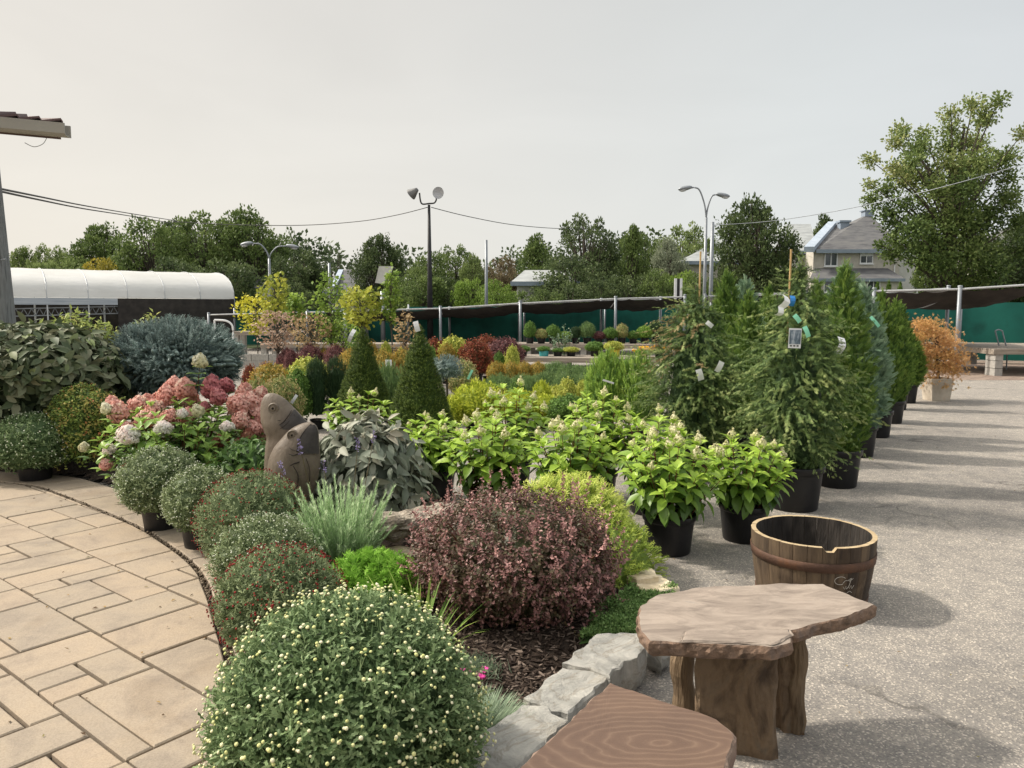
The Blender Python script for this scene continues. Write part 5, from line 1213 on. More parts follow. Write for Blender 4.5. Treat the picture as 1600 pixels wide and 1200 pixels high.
for t in [('young tree with bright yellow crown, leftmost of the nursery trees', 400, 462, 520, 572, 30, 'ylw', None, 34, .13, 1), ('taller young tree with yellow top right of the bright yellow one', 430, 432, 500, 574, 22, 'ylg', 19, 30, .12, 2),
          ('small green young tree behind the smoky pink bush', 462, 462, 500, 575, 20, 'grn', 20, 24, .12, 3), ('narrow green young tree in front of the grey-roofed house', 517, 432, 530, 590, 26, 'grn', 17.5, 50, .10, 4),
          ('young maple with yellow-green crown above the left cone spruce', 566, 452, 508, 592, 34, 'ylg', 16, 44, .11, 5), ('slim upright green young tree between the two cone spruces', 611, 424, 505, 592, 14, 'grn', 16, 30, .09, 6),
          ('greyish young tree between the slim one and the larger cone spruce', 632, 490, 560, 600, 22, 'smokeb', 15, 20, .07, 7), ('pinkish smoke bush on a stem, left of the pair', 433, 487, 542, 580, 36, 'smoke', 17.5, 50, .07, 8),
          ('brownish smoke bush on a stem, right of the pair', 484, 492, 545, 582, 32, 'smokeb', 17, 44, .07, 9), ('green weeping young tree low before the green windbreak', 535, 500, 545, 588, 30, 'grn', 18.5, 34, .09, 10)]:
    young(*t)

# ================================================================== POTTED JAPANESE MAPLE
D = 13.65; c = Vector((X(1470, D), D, 0)); g = Geo()
g.lathe([(.001, 0), (.165, 0), (.17, .02), (.20, .36), (.205, .38), (.205, .40), (.18, .40), (.175, .34), (.001, .34)], 48, sq=.8)
so_ = Geo(); so_.lathe([(.001, .365), (.175, .36)], 24, sq=.8)
LM['maple'] = leafmat('laceleaf_maple', [(.16, .11, .035), (.27, .17, .06), (.38, .225, .105), (.42, .30, .17)], .3)
T_ = Geo(); q = np.random.RandomState(12); F_ = Geo()
tr = [(0, 0, .36), (.02, 0, .55), (-.03, 0, .75), (.0, 0, .95), (-.08, 0, 1.15)]; T_.tube(tr, [.025, .02, .018, .014, .008], 7)
for (u, v, hw, hh, n) in ((1445, 505, 26, 12, 60), (1430, 525, 22, 12, 50), (1462, 518, 26, 12, 60), (1480, 532, 22, 12, 50), (1447, 545, 26, 12, 55), (1478, 552, 26, 14, 60), (1496, 560, 16, 16, 40), (1425, 545, 16, 14, 34), (1440, 562, 22, 12, 40), (1468, 572, 24, 12, 40), (1455, 590, 20, 12, 26), (1490, 578, 12, 14, 26), (1472, 600, 22, 8, 14)):
    e = Wp(u, v, D)-c; m = n*8; P = np.array(e)+q.randn(m, 3)*[hw/1200*D*.46, .16, hh/1200*D*.42]
    F_.scatter(SPRAY7, P, q.randn(m, 3)*[.7, .7, .3]+[0, 0, -.75], q.randn(m, 3), q.uniform(.05, .10, m), q.uniform(.035, .07, m), 0, np.clip(q.rand()*.6+q.rand(m)*.4, 0, 1))
    T_.tube([tr[3 if e.z > .9 else 2], ((e.x*.6), 0, e.z+.06), tuple(e)], [.010, .007, .003], 5, 0, .5, False)
spawn('potted_maple', 'weeping orange laceleaf maple in a square pale stone planter on the open asphalt', 'tree', [
    ('planter', g.mesh('planter', pm('pale_stone_planter', (.34, .29, .23), (.52, .46, .38), 4, .85, .5, 30, c3=(.50, .33, .20), lo=.3, hi=.9))), ('soil', so_.mesh('soil', M['soil'])), ('trunk', T_.mesh('trunk', M['trunk'])), ('foliage', F_.mesh('foliage', LM['maple']))], c)

# ================================================================== PALLET TABLE, BLOCKS, CART
def blk(parent=None, loc=(0, 0, 0), rz=0, sc=1, **kw):
    if 'blk' not in MC:
        g = Geo(); L, W_, H_ = .39, .19, .185
        g.box((-L/2, -W_/2, 0), (L/2, -W_/2+.03, H_)); g.box((-L/2, W_/2-.03, 0), (L/2, W_/2, H_))
        for x0 in (-L/2, -.02, L/2-.035): g.box((x0, -W_/2+.03, 0), (x0+.035, W_/2-.03, H_))
        MC['blk'] = g.mesh('block', M['block'])
    return put('concrete_block', MC['blk'], parent, loc, rz, sc, **kw)
c = G(1556, 587); pt = Geo(); L0, L1 = -.14, 3.5; y0, y1 = -.1, 3.2
z_ = .63
for k in range(21): pt.box((L0, y0+k*.16, z_), (L1, y0+k*.16+.135, z_+.03))
fr = Geo()
for x in (L0, 1.5, L1-.09): fr.box((x, y0, z_-.10), (x+.09, y1, z_-.003))
fr.box((L0-.03, y0-.035, z_-.10), (L1, y0-.003, z_+.02)); 
spawn('pallet_table', 'grey slatted wooden display table on stacked concrete blocks at the right edge', 'table', [('tabletop', pt.mesh('tabletop', M['wood'])), ('frame', fr.mesh('frame', M['wood']))], c, .0)
for k, (dx, dy) in enumerate(((.0, .1), (.45, 1.9))):
    for j in range(3 if k == 0 else 2):
        nm_ = ('bottom', 'middle', 'top')[j]
        blk(loc=(c.x+dx, c.y+dy, .19*j+(.155 if k else 0)-.03*(k == 0)*0), rz=PI/2, sc=(1, 1, .97), label=nm_+' concrete block of the '+('front' if k == 0 else 'rear')+' stack under the slatted table', cat='block', group='concrete blocks carrying the slatted table')
g = Geo(); e = Wp(1560, 540, 20.5)
for u in (1555, 1566): g.tube([Wp(u, 517, 20.5), Wp(u+8, 548, 20.5), Vector((X(u+12, 20.5), 20.5, .02))], .018, 8)
g.tube([Wp(1555, 517, 20.5), Wp(1560, 515, 20.5), Wp(1566, 517, 20.5)], .018, 8)
put('cart_handle', g.mesh('cart_handle', M['metal']), label='steel cart handle standing behind the slatted table', cat='cart')

# ================================================================== DISPLAY BENCHES WITH SMALL POTS
def bench(label, u0, u1, D0, D1, z, depth, lo=.0):
    a = Vector((X(u0, D0), D0, 0)); b = Vector((X(u1, D1), D1, 0)); L = (b-a).length; ang = math.atan2(b.y-a.y, b.x-a.x)
    g = Geo(); n = max(3, int(depth/.17))
    for k in range(n): g.box((0, k*depth/n, z-.03), (L, k*depth/n+depth/n-.02, z))
    f = Geo(); f.box((0, -.03, z-.13), (L, -.003, z-.005)); lg = []
    parts = [('tabletop', g.mesh('tabletop', M['wood'])), ('front_board', f.mesh('front_board', M['wood']))]
    for k in range(int(L/1.8)+1):
        x = min(L-.2, k*1.8)
        for ya in ((.05, depth-.26) if depth > .8 else (.05,)):
            g = Geo(); g.box((x, ya, 0), (x+.18, ya+.2, z-.135)); parts.append(('leg', g.mesh('leg', M['block'])))
    return spawn('display_bench', label, 'bench', parts, a, ang, 1, 'wooden display benches')
bench('front display bench holding the turquoise and yellow pots', 775, 1050, 21.5, 20.6, .30, 1.5)
bench('rear display bench under the shade cloth, behind the turquoise pot', 735, 1060, 25.2, 24.2, .52, 1.4)
bench('long display bench behind the nursery trees, before the green windbreak', 405, 700, 25.5, 25.2, .50, 1.3)
bench('higher board shelf at the left behind the bright yellow tree', 362, 470, 27.5, 27.5, .85, 1.0)
bench('long low bench in front of the green windbreak at the right', 1410, 1680, 23.6, 22.4, .62, .5)
def small(label, u, D, z, key, vt, hw, mat=None, pr=None, name='potted_plant', cat='plant', group='small pots on the display benches'):
    return potted(label, u, vt, 0, hw, key, cat, D=D, mat=mat, i=int(u), group=group, name=name, pr=pr or .13, lift=z)
turq = pm('turquoise_glaze', (.05, .32, .34), (.08, .40, .42), 5, .3); ypot = pm('yellow_glaze', (.60, .46, .05), (.68, .54, .08), 5, .4)
small('green plant in a turquoise pot on the front bench', 850, 21.9, .30, 'green', 541, 11, turq, .15)
small('pale green plant in a bright yellow pot on the front bench', 960, 21.6, .30, 'yellow', 533, 15, ypot, .18)
for u, key, vt, hw, lab in ((817, 'green', 540, 12, 'small green plant in a black pot, left of the turquoise pot'), (893, 'yellow', 542, 13, 'yellow-green plant in a black pot, right of the turquoise pot'), (872, 'green', 544, 10, 'grey-green plant in a black pot next to the turquoise one'), (930, 'green', 534, 16, 'bushy green plant left of the yellow pot')):
    small(lab, u, 21.9, .30, key, vt, hw)
k = 0
for u in range(828, 1045, 18):
    key = ('green', 'spread', 'mugo', 'variegated', 'purple', 'yew', 'green')[k*3 % 7]
    small('small plant on the rear bench, '+('left of the first steel post' if u < 840 else '%s from the left between the two middle steel posts' % ('first', 'second', 'third', 'fourth', 'fifth', 'sixth', 'seventh', 'eighth')[max(0, min(7, k-1))] if u < 955 else '%s one right of the second steel post' % ('first', 'second', 'third', 'fourth', 'fifth', 'sixth')[max(0, min(5, k-8))]), u, 25.2, .52, key, 503+(k*11 % 17), 10+k % 4); k += 1
# silvery tall plant
lanky('olive_tree', 'airy grey-green young olive standing on the front bench', 880, 22.3, 506, 556, 26, 22, LM['junip'], .09, 21, 'plant')
# orange daisies
LM['daisy'] = leafmat('orange_daisy', [(.62, .26, .015), (.80, .42, .02), (.85, .55, .05)], .2)
for k, (u, hw) in enumerate(((1006, 14), (1032, 12))):
    rt = small(('left' if k == 0 else 'right')+' clump of orange daisies on the front bench beside the browned cypress', u, 21.4, .30, 'green', 548, hw, pr=.14, group='orange daisies on the front bench', cat='flowers')
    q = np.random.RandomState(k); g = Geo(); n = 60; P = q.randn(n, 3)*[.14, .12, .035]+[0, 0, Z(545, 21.4)-.30]; g.scatter(QUAD, P, q.randn(n, 3), q.randn(n, 3)*.6+[0, -1, .8], .075, .075, 0, q.rand(n)); put('flowers', g.mesh('flowers', LM['daisy']), rt, kind='stuff')
# block pile
k = 0
for j in range(2):
    for i in range(6 if j == 0 else 5):
        D = 21.6; u0 = 378+i*13.5+(7 if j else 0)
        blk(loc=(X(u0, D), D+(.02 if j else 0), .19*j), rz=.1*math.sin(k*3), sc=(.62, 1, 1), label='concrete block in the %s row of the pile near the nursery trees, %s from left' % (('bottom', 'top')[j], ('first', 'second', 'third', 'fourth', 'fifth', 'sixth')[i]), cat='block', group='concrete blocks piled beside the nursery trees'); k += 1
g = Geo(); g.box((-.5, -.25, .01), (.5, .25, .05)); g.box((-.52, -.27, .051), (.52, .27, .065)); c = G(187, 606); put('white_tray', g.mesh('white_tray', M['white']), loc=c, label='white flat tray lying on the asphalt left of the silver-blue spruce', cat='tray')

# ================================================================== SHADE CANOPIES AND WINDBREAKS
M['shade'] = pm('black_shade_cloth', (.022, .020, .019), (.048, .042, .038), 3, .9, .3, 60)
M['green'] = pm('green_windbreak', (.003, .075, .060), (.007, .125, .098), 1.2, .7, .3, 8, c3=(.005, .10, .078))
def canopy(label, fr, depth, sag, droop=.18, posts=True):
    P = [Wp(u, v, D) for u, v, D in fr]; root = spawn('shade_canopy', label, 'canopy', [], (P[0].x, P[0].y, 0), 0, 1, 'black shade canopies on steel posts'); o0 = Vector((P[0].x, P[0].y, 0))
    back = [p+Vector((0, depth, .0)) for p in P]; g = Geo(); nx, ny = 10, 10
    for i in range(len(P)-1):
        V = []
        for b in range(ny+1):
            for a in range(nx+1):
                s_, t_ = a/nx, b/ny; f = P[i].lerp(P[i+1], s_); r = back[i].lerp(back[i+1], s_); p = f.lerp(r, t_)-o0
                p.z += -.03-sag*math.sin(PI*s_)*(.35+.65*math.sin(PI*min(1, t_*1.25)))-droop*math.sin(PI*t_)+.03*math.sin(s_*23+t_*9+i); V.append(tuple(p))
        n1 = nx+1; g.add(V, [(b*n1+a, b*n1+a+1, (b+1)*n1+a+1, (b+1)*n1+a) for b in range(ny) for a in range(nx)])
    put('shade_cloth', g.mesh('shade_cloth', M['shade'], True), root)
    rl = Geo(); rl.tube([p-o0 for p in P], .028, 8); put('rail', rl.mesh('rail', pm('pale_steel_rail', (.30, .31, .32), (.42, .43, .44), 4, .45, metal=.2)), root)
    rl = Geo(); rl.tube([p-o0 for p in back], .028, 8); put('rail', rl.mesh('rail', MC['pale_steel_rail']), root)
    for p in P+back:
        g = Geo(); q_ = p-o0; g.tube([(q_.x, q_.y, 0), (q_.x, q_.y, q_.z+.06)], .052, 10); g.lathe([(.058, q_.z+.06), (.058, q_.z+.09), (.001, q_.z+.10)], 10, c=(q_.x, q_.y)); put('post', g.mesh('post', M['metal'], True), root)
    return root
canopy('black shade canopy above the display benches in the middle distance', [(540, 486, 28.5), (688, 482, 28), (813, 474, 27.2), (962, 467, 26.4), (1070, 464, 26)], 4.2, .12, .30)
canopy('black shade canopy behind the tall conifers, right of the middle one', [(1145, 460, 24.5), (1260, 458, 24), (1355, 457, 23.6)], 3.5, .10, .35)
canopy('black shade canopy at the far right behind the orange maple', [(1366, 455, 20.2), (1500, 452, 19.2), (1640, 443, 18.2)], 4.2, .10, .42)
canopy('thin steel-railed canopy left behind the nursery trees', [(326, 492, 31), (480, 488, 29.5), (538, 487, 29)], 4, .05, .1)
def windbreak(label, pts, z0, z1, seed, folds=.05):
    P = [Vector((X(u, D), D, 0)) for u, D in pts]; o0 = P[0].copy(); root = spawn('windbreak_fence', label, 'fence', [], o0, 0, 1, 'green windbreak cloth fences'); g = Geo()
    for i in range(len(P)-1):
        d = P[i+1]-P[i]; n = max(4, int(d.length/.12)); nn = Vector((-d.y, d.x, 0)).normalized(); V = []
        for b in range(7):
            for a in range(n+1):
                s_ = a/n; p = P[i].lerp(P[i+1], s_)-o0+nn*folds*(math.sin(s_*n*.5+seed+.3*b)+.5*math.sin(s_*n*.21+b))*.8; V.append((p.x, p.y, z0+(z1-z0)*b/6))
        g.add(V, [(b*(n+1)+a, b*(n+1)+a+1, (b+1)*(n+1)+a+1, (b+1)*(n+1)+a) for b in range(6) for a in range(n)])
        k = max(1, int(d.length/2.6))
        for a in range(k+1):
            p = P[i].lerp(P[i+1], a/k)-o0+nn*(-.12); q_ = Geo(); q_.tube([(p.x, p.y, 0), (p.x, p.y, z1+.1)], .038, 8); put('post', q_.mesh('post', M['metal'], True), root)
    put('windbreak_cloth', g.mesh('windbreak_cloth', M['green'], True), root); return root
windbreak('green windbreak cloth fence behind the middle display benches', [(640, 32.6), (820, 31.6), (1075, 30.6)], .1, 1.75, 1)
windbreak('green windbreak cloth fence behind the nursery trees at left', [(368, 33.8), (520, 33.4), (638, 32.9)], .1, 1.6, 2)
windbreak('green windbreak cloth fence behind the tall conifers', [(1110, 29.5), (1240, 29), (1360, 28)], .1, 1.9, 3)
windbreak('green windbreak cloth fence at the right behind the orange maple', [(1372, 25.4), (1500, 24.8), (1700, 23.6)], .02, 1.85, 4, .03)

# ================================================================== GREENHOUSE
def greenhouse():
    A = Wp(366, 467, 36); zE = A.z; L_ = 16.5; ang = math.atan2(30-36, X(-60, 30)-A.x); W_, H_ = 7.0, 1.32
    root = spawn('hoop_greenhouse', 'long hoop greenhouse with white plastic roof and black mesh sides at left', 'greenhouse', [], (A.x, A.y, 0), ang)
    s = -1                                                              # local x runs along the house (to the left), back side is -y in local
    g = Geo(); nx, na = 60, 18; V = []
    for i in range(nx+1):
        for j in range(na+1):
            t = j/na*PI; r_ = .02*abs(math.sin(i/nx*8*PI)); V.append((L_*i/nx, s*(W_/2-W_/2*math.cos(t)), zE+(H_-r_)*math.sin(t)**.85-.0*r_))
    g.add(V, [(i*(na+1)+j, i*(na+1)+j+1, (i+1)*(na+1)+j+1, (i+1)*(na+1)+j) for i in range(nx) for j in range(na)])
    m, n, b = newmat('milky_polythene'); b.inputs['Base Color'].default_value = (.78, .78, .76, 1); b.inputs['Roughness'].default_value = .45
    c = ramp(n, [(.3, (.70, .70, .68)), (.7, (.84, .84, .83))]); n.links.new(noise(n, coords(n, (.5, 1, 1)), 1.2, 8), c.inputs[0]); n.links.new(c.outputs[0], b.inputs['Base Color'])
    bump(n, b, noise(n, coords(n, (.6, 3, 3)), 2, 5), .3, .05)
    tr = n.nodes.new('ShaderNodeBsdfTranslucent'); ms = n.nodes.new('ShaderNodeMixShader'); ms.inputs[0].default_value = .35; tr.inputs[0].default_value = (.8, .8, .78, 1)
    n.links.new(b.outputs[0], ms.inputs[1]); n.links.new(tr.outputs[0], ms.inputs[2]); n.links.new(ms.outputs[0], n.nodes['Material Output'].inputs[0])
    put('roof_cover', g.mesh('roof_cover', m, True), root)
    for i in range(12):
        g = Geo(); x = L_*i/11; g.tube([(x, s*(W_/2-(W_/2+.01)*math.cos(t)), zE+(H_+.005)*math.sin(t)**.85) for t in np.linspace(0, PI, 18)], .018, 6); g.tube([(x, 0, 0), (x, 0, zE)], .03, 6); g.tube([(x, s*W_, 0), (x, s*W_, zE)], .05, 6)
        put('hoop', g.mesh('hoop', pm('grey_hoop', (.42, .44, .46), (.5, .52, .54), 3, .5)), root)
    g = Geo(); g.add([(0, .03, 0), (4.9, .03, 0), (4.9, .03, zE-.02), (0, .03, zE-.02)], [(0, 1, 2, 3)]); g.add([(-.03, 0, 0), (-.03, s*W_, 0), (-.03, s*W_, zE), (-.03, 0, zE)], [(0, 1, 2, 3)]); put('mesh_side', g.mesh('mesh_side', M['shade']), root, label='black mesh side wall')
    g = Geo(); V = [(-.02, s*(W_/2-W_/2*math.cos(t)), zE+H_*math.sin(t)**.85) for t in np.linspace(0, PI, 18)]; g.add(V, [tuple(range(18))]); put('gable', g.mesh('gable', m), root)
    g = Geo(); g.box((4.9, -.02, zE-.30), (L_, .05, zE-.02)); put('roller_band', g.mesh('roller_band', pm('rolled_white_plastic', (.28, .32, .37), (.42, .46, .50), 3, .5, stretch=(.3, 1, 6))), root)
    g = Geo(); g.add([(0, s*W_, 0), (L_, s*W_, 0), (L_, s*W_, zE), (0, s*W_, zE)], [(0, 1, 2, 3)]); put('rear_side', g.mesh('rear_side', M['shade']), root)
    g = Geo(); x0, x1, zt, zb = 4.6, 9.0, zE-.36, zE-.66
    g.tube([(x0, -.3, zt), (x1, -.3, zt-.12)], .025, 5); g.tube([(x0, -.3, zb), (x1, -.3, zb-.12)], .025, 5); n_ = 16
    for k in range(n_):
        xa = x0+(x1-x0)*k/n_; xb = x0+(x1-x0)*(k+.5)/n_; xc = x0+(x1-x0)*(k+1)/n_; g.tube([(xa, -.3, zb-.12*k/n_), (xb, -.3, zt-.12*k/n_)], .015, 4); g.tube([(xb, -.3, zt-.12*k/n_), (xc, -.3, zb-.12*k/n_)], .015, 4)
    put('truss', g.mesh('truss', M['metal']), root)
greenhouse()
g = Geo(); D = 26; g.tube([Wp(326, 492, D), Wp(362, 494, D), Wp(362, 500, D)], .03, 6)
pp = [Wp(335, 500, 24), Wp(352, 501, 24), Wp(361, 506, 24), Wp(364, 515, 24), Wp(364, 540, 24)]; g = Geo(); g.tube(smooth_line(pp, 4)+[Vector((pp[-1].x, 24, 0))], .03, 8)
g.tube([pp[0], Vector((pp[0].x, 24, 0))], .03, 8); put('pipe_frame', g.mesh('pipe_frame', M['white']), label='bent white pipe frame right of the silver-blue spruce', cat='frame')

# ================================================================== POLES, LAMPS, SIGNS, CABLES
def post_thing(name, label, cat, u, vt, D, r, mat, extra=None):
    z = Z(vt, D); g = Geo(); g.tube([(0, 0, 0), (0, 0, z*.5), (0, 0, z)], [r*1.15, r, r*.85], 12)
    return spawn(name, label, cat, [('pole', g.mesh('pole', mat, True))]+(extra or []), (X(u, D), D, 0))
post_thing('steel_pole', 'plain grey steel pole right of the black floodlight mast', 'pole', 760, 375, 34, .07, M['metal'])
post_thing('steel_pole', 'plain grey steel pole just right of the twin street lamp', 'pole', 1110, 347, 34, .09, M['metal'])
post_thing('steel_pole', 'short grey steel pole in front of the grey-roofed house at left', 'pole', 516, 411, 40, .07, M['metal'])
# floodlight mast
D = 30; c = Vector((X(672, D), D, 0)); g = Geo(); g.tube([(0, 0, 0), (0, 0, 3), (0, 0, Z(320, D))], [.13, .09, .05], 12); arms = Geo(); zt = Z(318, D)
rt = spawn('floodlight_mast', 'tall black mast carrying two round floodlights', 'lamp post', [('mast', g.mesh('mast', M['black'], True))], c)
a1 = [Vector((0, 0, zt)), Vector((-.25, 0, zt-.02)), Vector((-.33, 0, zt+.12)), Vector((-.36, 0, zt+.40))]; a2 = [Vector((0, 0, zt)), Vector((.2, 0, zt+.02)), Vector((.28, 0, zt+.14)), Vector((.28, 0, zt+.20))]
arms.tube(smooth_line(a1, 4), .03, 8); arms.tube(smooth_line(a2, 4), .03, 8); put('arm', arms.mesh('arm', M['black'], True), rt)
def flood(loc, rot):
    g = Geo(); g.lathe([(.001, .16), (.07, .15), (.10, .08), (.21, -.14), (.225, -.20)], 24, 0); g.lathe([(.22, -.19), (.12, -.15), (.001, -.14)], 24, 1)
    put('floodlight', g.mesh('floodlight', [pm('lamp_casing', (.13, .13, .13), (.20, .20, .20), 4, .5, metal=.3), pm('lamp_lens', (.45, .46, .48), (.55, .56, .58), 4, .25)], True), rt, loc, rot)
flood((-.55, 0, zt+.45), (.25, .95, 0)); flood((.28, 0, zt+.42), (-1.35, 0, .5))
def street_lamp(label, u, D, vb, tips, rr_=.055):
    c = Vector((X(u, D), D, 0)); zb = Z(vb, D); g = Geo(); g.tube([(0, 0, 0), (0, 0, zb)], [rr_*1.5, rr_], 10)
    rt = spawn('street_lamp', label, 'street lamp', [('pole', g.mesh('pole', M['metal'], True))], c)
    for (ut, vt) in tips:
        e = Wp(ut, vt, D)-c; sgn = 1 if e.x > 0 else -1; dz = e.z-zb
        P = smooth_line([Vector((0, 0, zb)), Vector((e.x*.12, 0, zb+dz*.45)), Vector((e.x*.42, 0, zb+dz*.92)), Vector((e.x*.72, 0, zb+dz*1.02)), Vector(e)], 5)
        g = Geo(); g.tube(P, rr_*.6, 8); put('arm', g.mesh('arm', M['metal'], True), rt)
        h = Geo(); h.scatter(blob(12, 7), np.array([[0, 0, 0.]]), np.array([[sgn*1., 0, -.18]]), np.array([[0, 0, 1.]]), .62, .26, 0, .5, H=.20); h.scatter(blob(12, 6), np.array([[sgn*.08, 0, -.07]]), np.array([[sgn*1., 0, -.18]]), np.array([[0, 0, 1.]]), .34, .20, 1, .5, H=.16)
        put('lamp_head', h.mesh('lamp_head', [M['metal'], MC['lamp_lens']], True), rt, (e.x+sgn*.2, 0, e.z))
street_lamp('twin-armed grey street lamp left of the big dark tree before the townhouses', 1100, 33, 340, [(1078, 294), (1122, 305)])
street_lamp('twin-armed grey street lamp at left above the yellow nursery trees', 423, 36, 404, [(392, 381), (450, 385)])
# box on a post
D = 30; c = Vector((X(598, D), D, 0)); g = Geo(); g.tube([(0, 0, 0), (0, 0, Z(455, D))], .09, 10)
V = [tuple(Wp(u, v, D+dy)-c) for dy in (0, .5) for u, v in ((592, 416), (615, 416), (605, 444), (586, 442))]; b2 = Geo(); b2.add(V, [(0, 1, 2, 3), (7, 6, 5, 4), (0, 4, 5, 1), (1, 5, 6, 2), (2, 6, 7, 3), (3, 7, 4, 0)])
spawn('post_light', 'boxy white-edged lamp housing on a grey post above the left cone spruce', 'lamp', [('pole', g.mesh('pole', M['metal'], True)), ('housing', b2.mesh('housing', pm('pale_housing', (.45, .46, .42), (.60, .60, .56), 3, .6)))], c)
# two-panel sign
D = 27; c = Vector((X(1059, D), D, 0)); z0, z1 = Z(470, D), Z(435, D); parts = []
for k, (x0, x1, mt) in enumerate(((-.14, -.05, 'white'), (-.045, .045, 'black'), (.05, .14, 'white'))):
    g = Geo(); g.box((x0, -.02, z0), (x1, .02, z1)); parts.append(('panel', g.mesh('panel', M[mt])))
g = Geo(); g.tube([(0, .05, 0), (0, .05, z1)], .04, 8); parts.append(('pole', g.mesh('pole', M['metal'])))
spawn('sign_panel', 'narrow sign with white and black vertical panels above the browned cypress', 'sign', parts, c)
# wooden utility pole at left
D = 8.8; c = Vector((X(2, D), D, 0)); g = Geo(); g.tube([(0, 0, 0), (-.01, 0, 1.5), (-.035, 0, 3.6), (-.06, 0, 6.0)], [.165, .145, .085, .07], 20)
bt = Geo(); bt.tube([(.10, -.10, Z(407, D)), (.17, -.12, Z(406, D))], .008, 6)
M['polewood'] = pm('grey_pole_wood', (.10, .105, .105), (.22, .225, .225), 6, .85, .7, 20, stretch=(6, 6, .5), c3=(.16, .16, .16))
spawn('utility_pole', 'thick weathered grey wooden pole cut off by the left edge', 'pole', [('pole', g.mesh('pole', M['polewood'], True)), ('bolt', bt.mesh('bolt', M['metal']))], c)
def cable(label, pts, r=.012, mat='black'):
    P = [Wp(*p) for p in pts]; g = Geo(); o = P[0].copy(); g.tube([p-o for p in smooth_line(P, 6)], r, 5); put('overhead_cable', g.mesh('overhead_cable', M[mat]), loc=o, label=label, cat='cable', group='overhead cables')
cable('upper of the two cables running from the wooden pole toward the left trees', [(0, 295, 9), (60, 307, 12), (130, 321, 17), (200, 333, 24), (275, 345, 33)], .014)
cable('lower of the two cables running from the wooden pole toward the left trees', [(0, 299, 9), (60, 312, 12), (130, 326, 17), (200, 337, 24), (270, 349, 33)], .014)
cable('sagging cable from the left trees to the floodlight mast', [(270, 346, 33), (360, 351, 33), (470, 352, 32.5), (560, 346, 31.5), (620, 336, 30.5), (668, 324, 30)], .016)
cable('cable from the floodlight mast to the dark central tree', [(674, 324, 30), (730, 338, 33), (800, 351, 37), (870, 357, 42), (930, 358, 46)], .016)
cable('cable rising from the grey pole to the big tree at the right', [(1112, 352, 34), (1200, 346, 33), (1300, 331, 31.5), (1400, 310, 30), (1500, 285, 28.5), (1640, 245, 27)], .014, 'metal')

# roof corner at top left
D = 7.0; P0 = Wp(108, 205, D); g = Geo()
def wedge(u, v, D_): return Wp(u, v, D_)
ex, ez = P0.x, P0.z; dirx = (Wp(-150, 178, 6.2)-P0); dirx.z = dirx.z*.0+(-.02)
root = spawn('roof_corner', 'corner of a building roof with pale gutter and red-brown metal roofing at the upper left', 'building', [], P0)
e1 = Wp(-250, 172, 6.2)-P0
def sweep(section, a, b, mat, name, smooth=False):
    g = Geo(); n = len(section); V = [tuple(a+Vector((0, y, z))) for y, z in section]+[tuple(b+Vector((0, y, z))) for y, z in section]
    g.add(V, [(i, (i+1) % n, n+(i+1) % n, n+i) for i in range(n)]+[tuple(range(n))[::-1], tuple(range(n, 2*n))]); put(name, g.mesh(name, mat, smooth), root)
gut = pm('taupe_gutter', (.26, .24, .21), (.32, .30, .26), 2, .5)
h_ = 16/1200*D*1.25
sweep([(-.075, .055), (-.07, -.035), (-.045, -.055), (.03, -.055), (.03, .05), (.02, .05), (.02, -.045), (-.04, -.045), (-.06, -.03), (-.062, .055)], Vector((0, 0, 0)), e1, gut, 'gutter')
def shear(g):
    for V_ in g.V: V_[:, 0] -= np.maximum(V_[:, 1], 0)*1.1
    return g
so2 = Geo(); so2.add([(-.06, .028, -.048), (e1.x, e1.y+.028, e1.z-.048), (e1.x, e1.y+.7, e1.z+.20), (-.06, .7, .20), (-.06, .028, -.066), (e1.x, e1.y+.028, e1.z-.066), (e1.x, e1.y+.7, e1.z+.18), (-.06, .7, .18)], [(0, 1, 2, 3), (7, 6, 5, 4), (0, 4, 5, 1), (3, 7, 4, 0)])
put('soffit', shear(so2).mesh('soffit', pm('soffit', (.10, .06, .05), (.14, .09, .075), 3, .7)), root)
rf = Geo()
for k in range(9):                                                       # stepped metal tiles following the eave
    a = Vector((-.015, 0, .062)).lerp(e1+Vector((0, 0, .062)), k*.105); b = Vector((-.015, 0, .062)).lerp(e1+Vector((0, 0, .062)), (k+1)*.105)
    V = []
    for t, dz in ((0, .012), (.10, .045), (.25, .038), (1.0, .004)):
        p = a.lerp(b, t)
        for y in (-.06, .3, .9): V.append((p.x, p.y+y, p.z+dz*.8+(y+.06)*.24))
    V2 = [(x, y, z-.018) for x, y, z in V]
    F = [(i*3+j, i*3+j+1, i*3+j+4, i*3+j+3) for i in range(3) for j in range(2)]
    rf.add(V+V2, F+[tuple(12+i for i in f[::-1]) for f in F]+[(0, 3, 15, 12), (3, 6, 18, 15), (6, 9, 21, 18), (0, 12, 13, 1), (1, 13, 14, 2)])
put('roofing', shear(rf).mesh('roofing', pm('red_brown_metal_roof', (.085, .050, .048), (.13, .080, .075), 3, .6)), root)
g = Geo(); a = e1*.20+Vector((-.05, 0, -.07)); g.tube(smooth_line([Vector((-.20, 0, -.055)), Vector((-.24, 0, -.11)), Vector((-.32, 0, -.135)), Vector((-.40, 0, -.10))], 5), .003, 4); put('loose_wire', g.mesh('loose_wire', M['metal']), root)
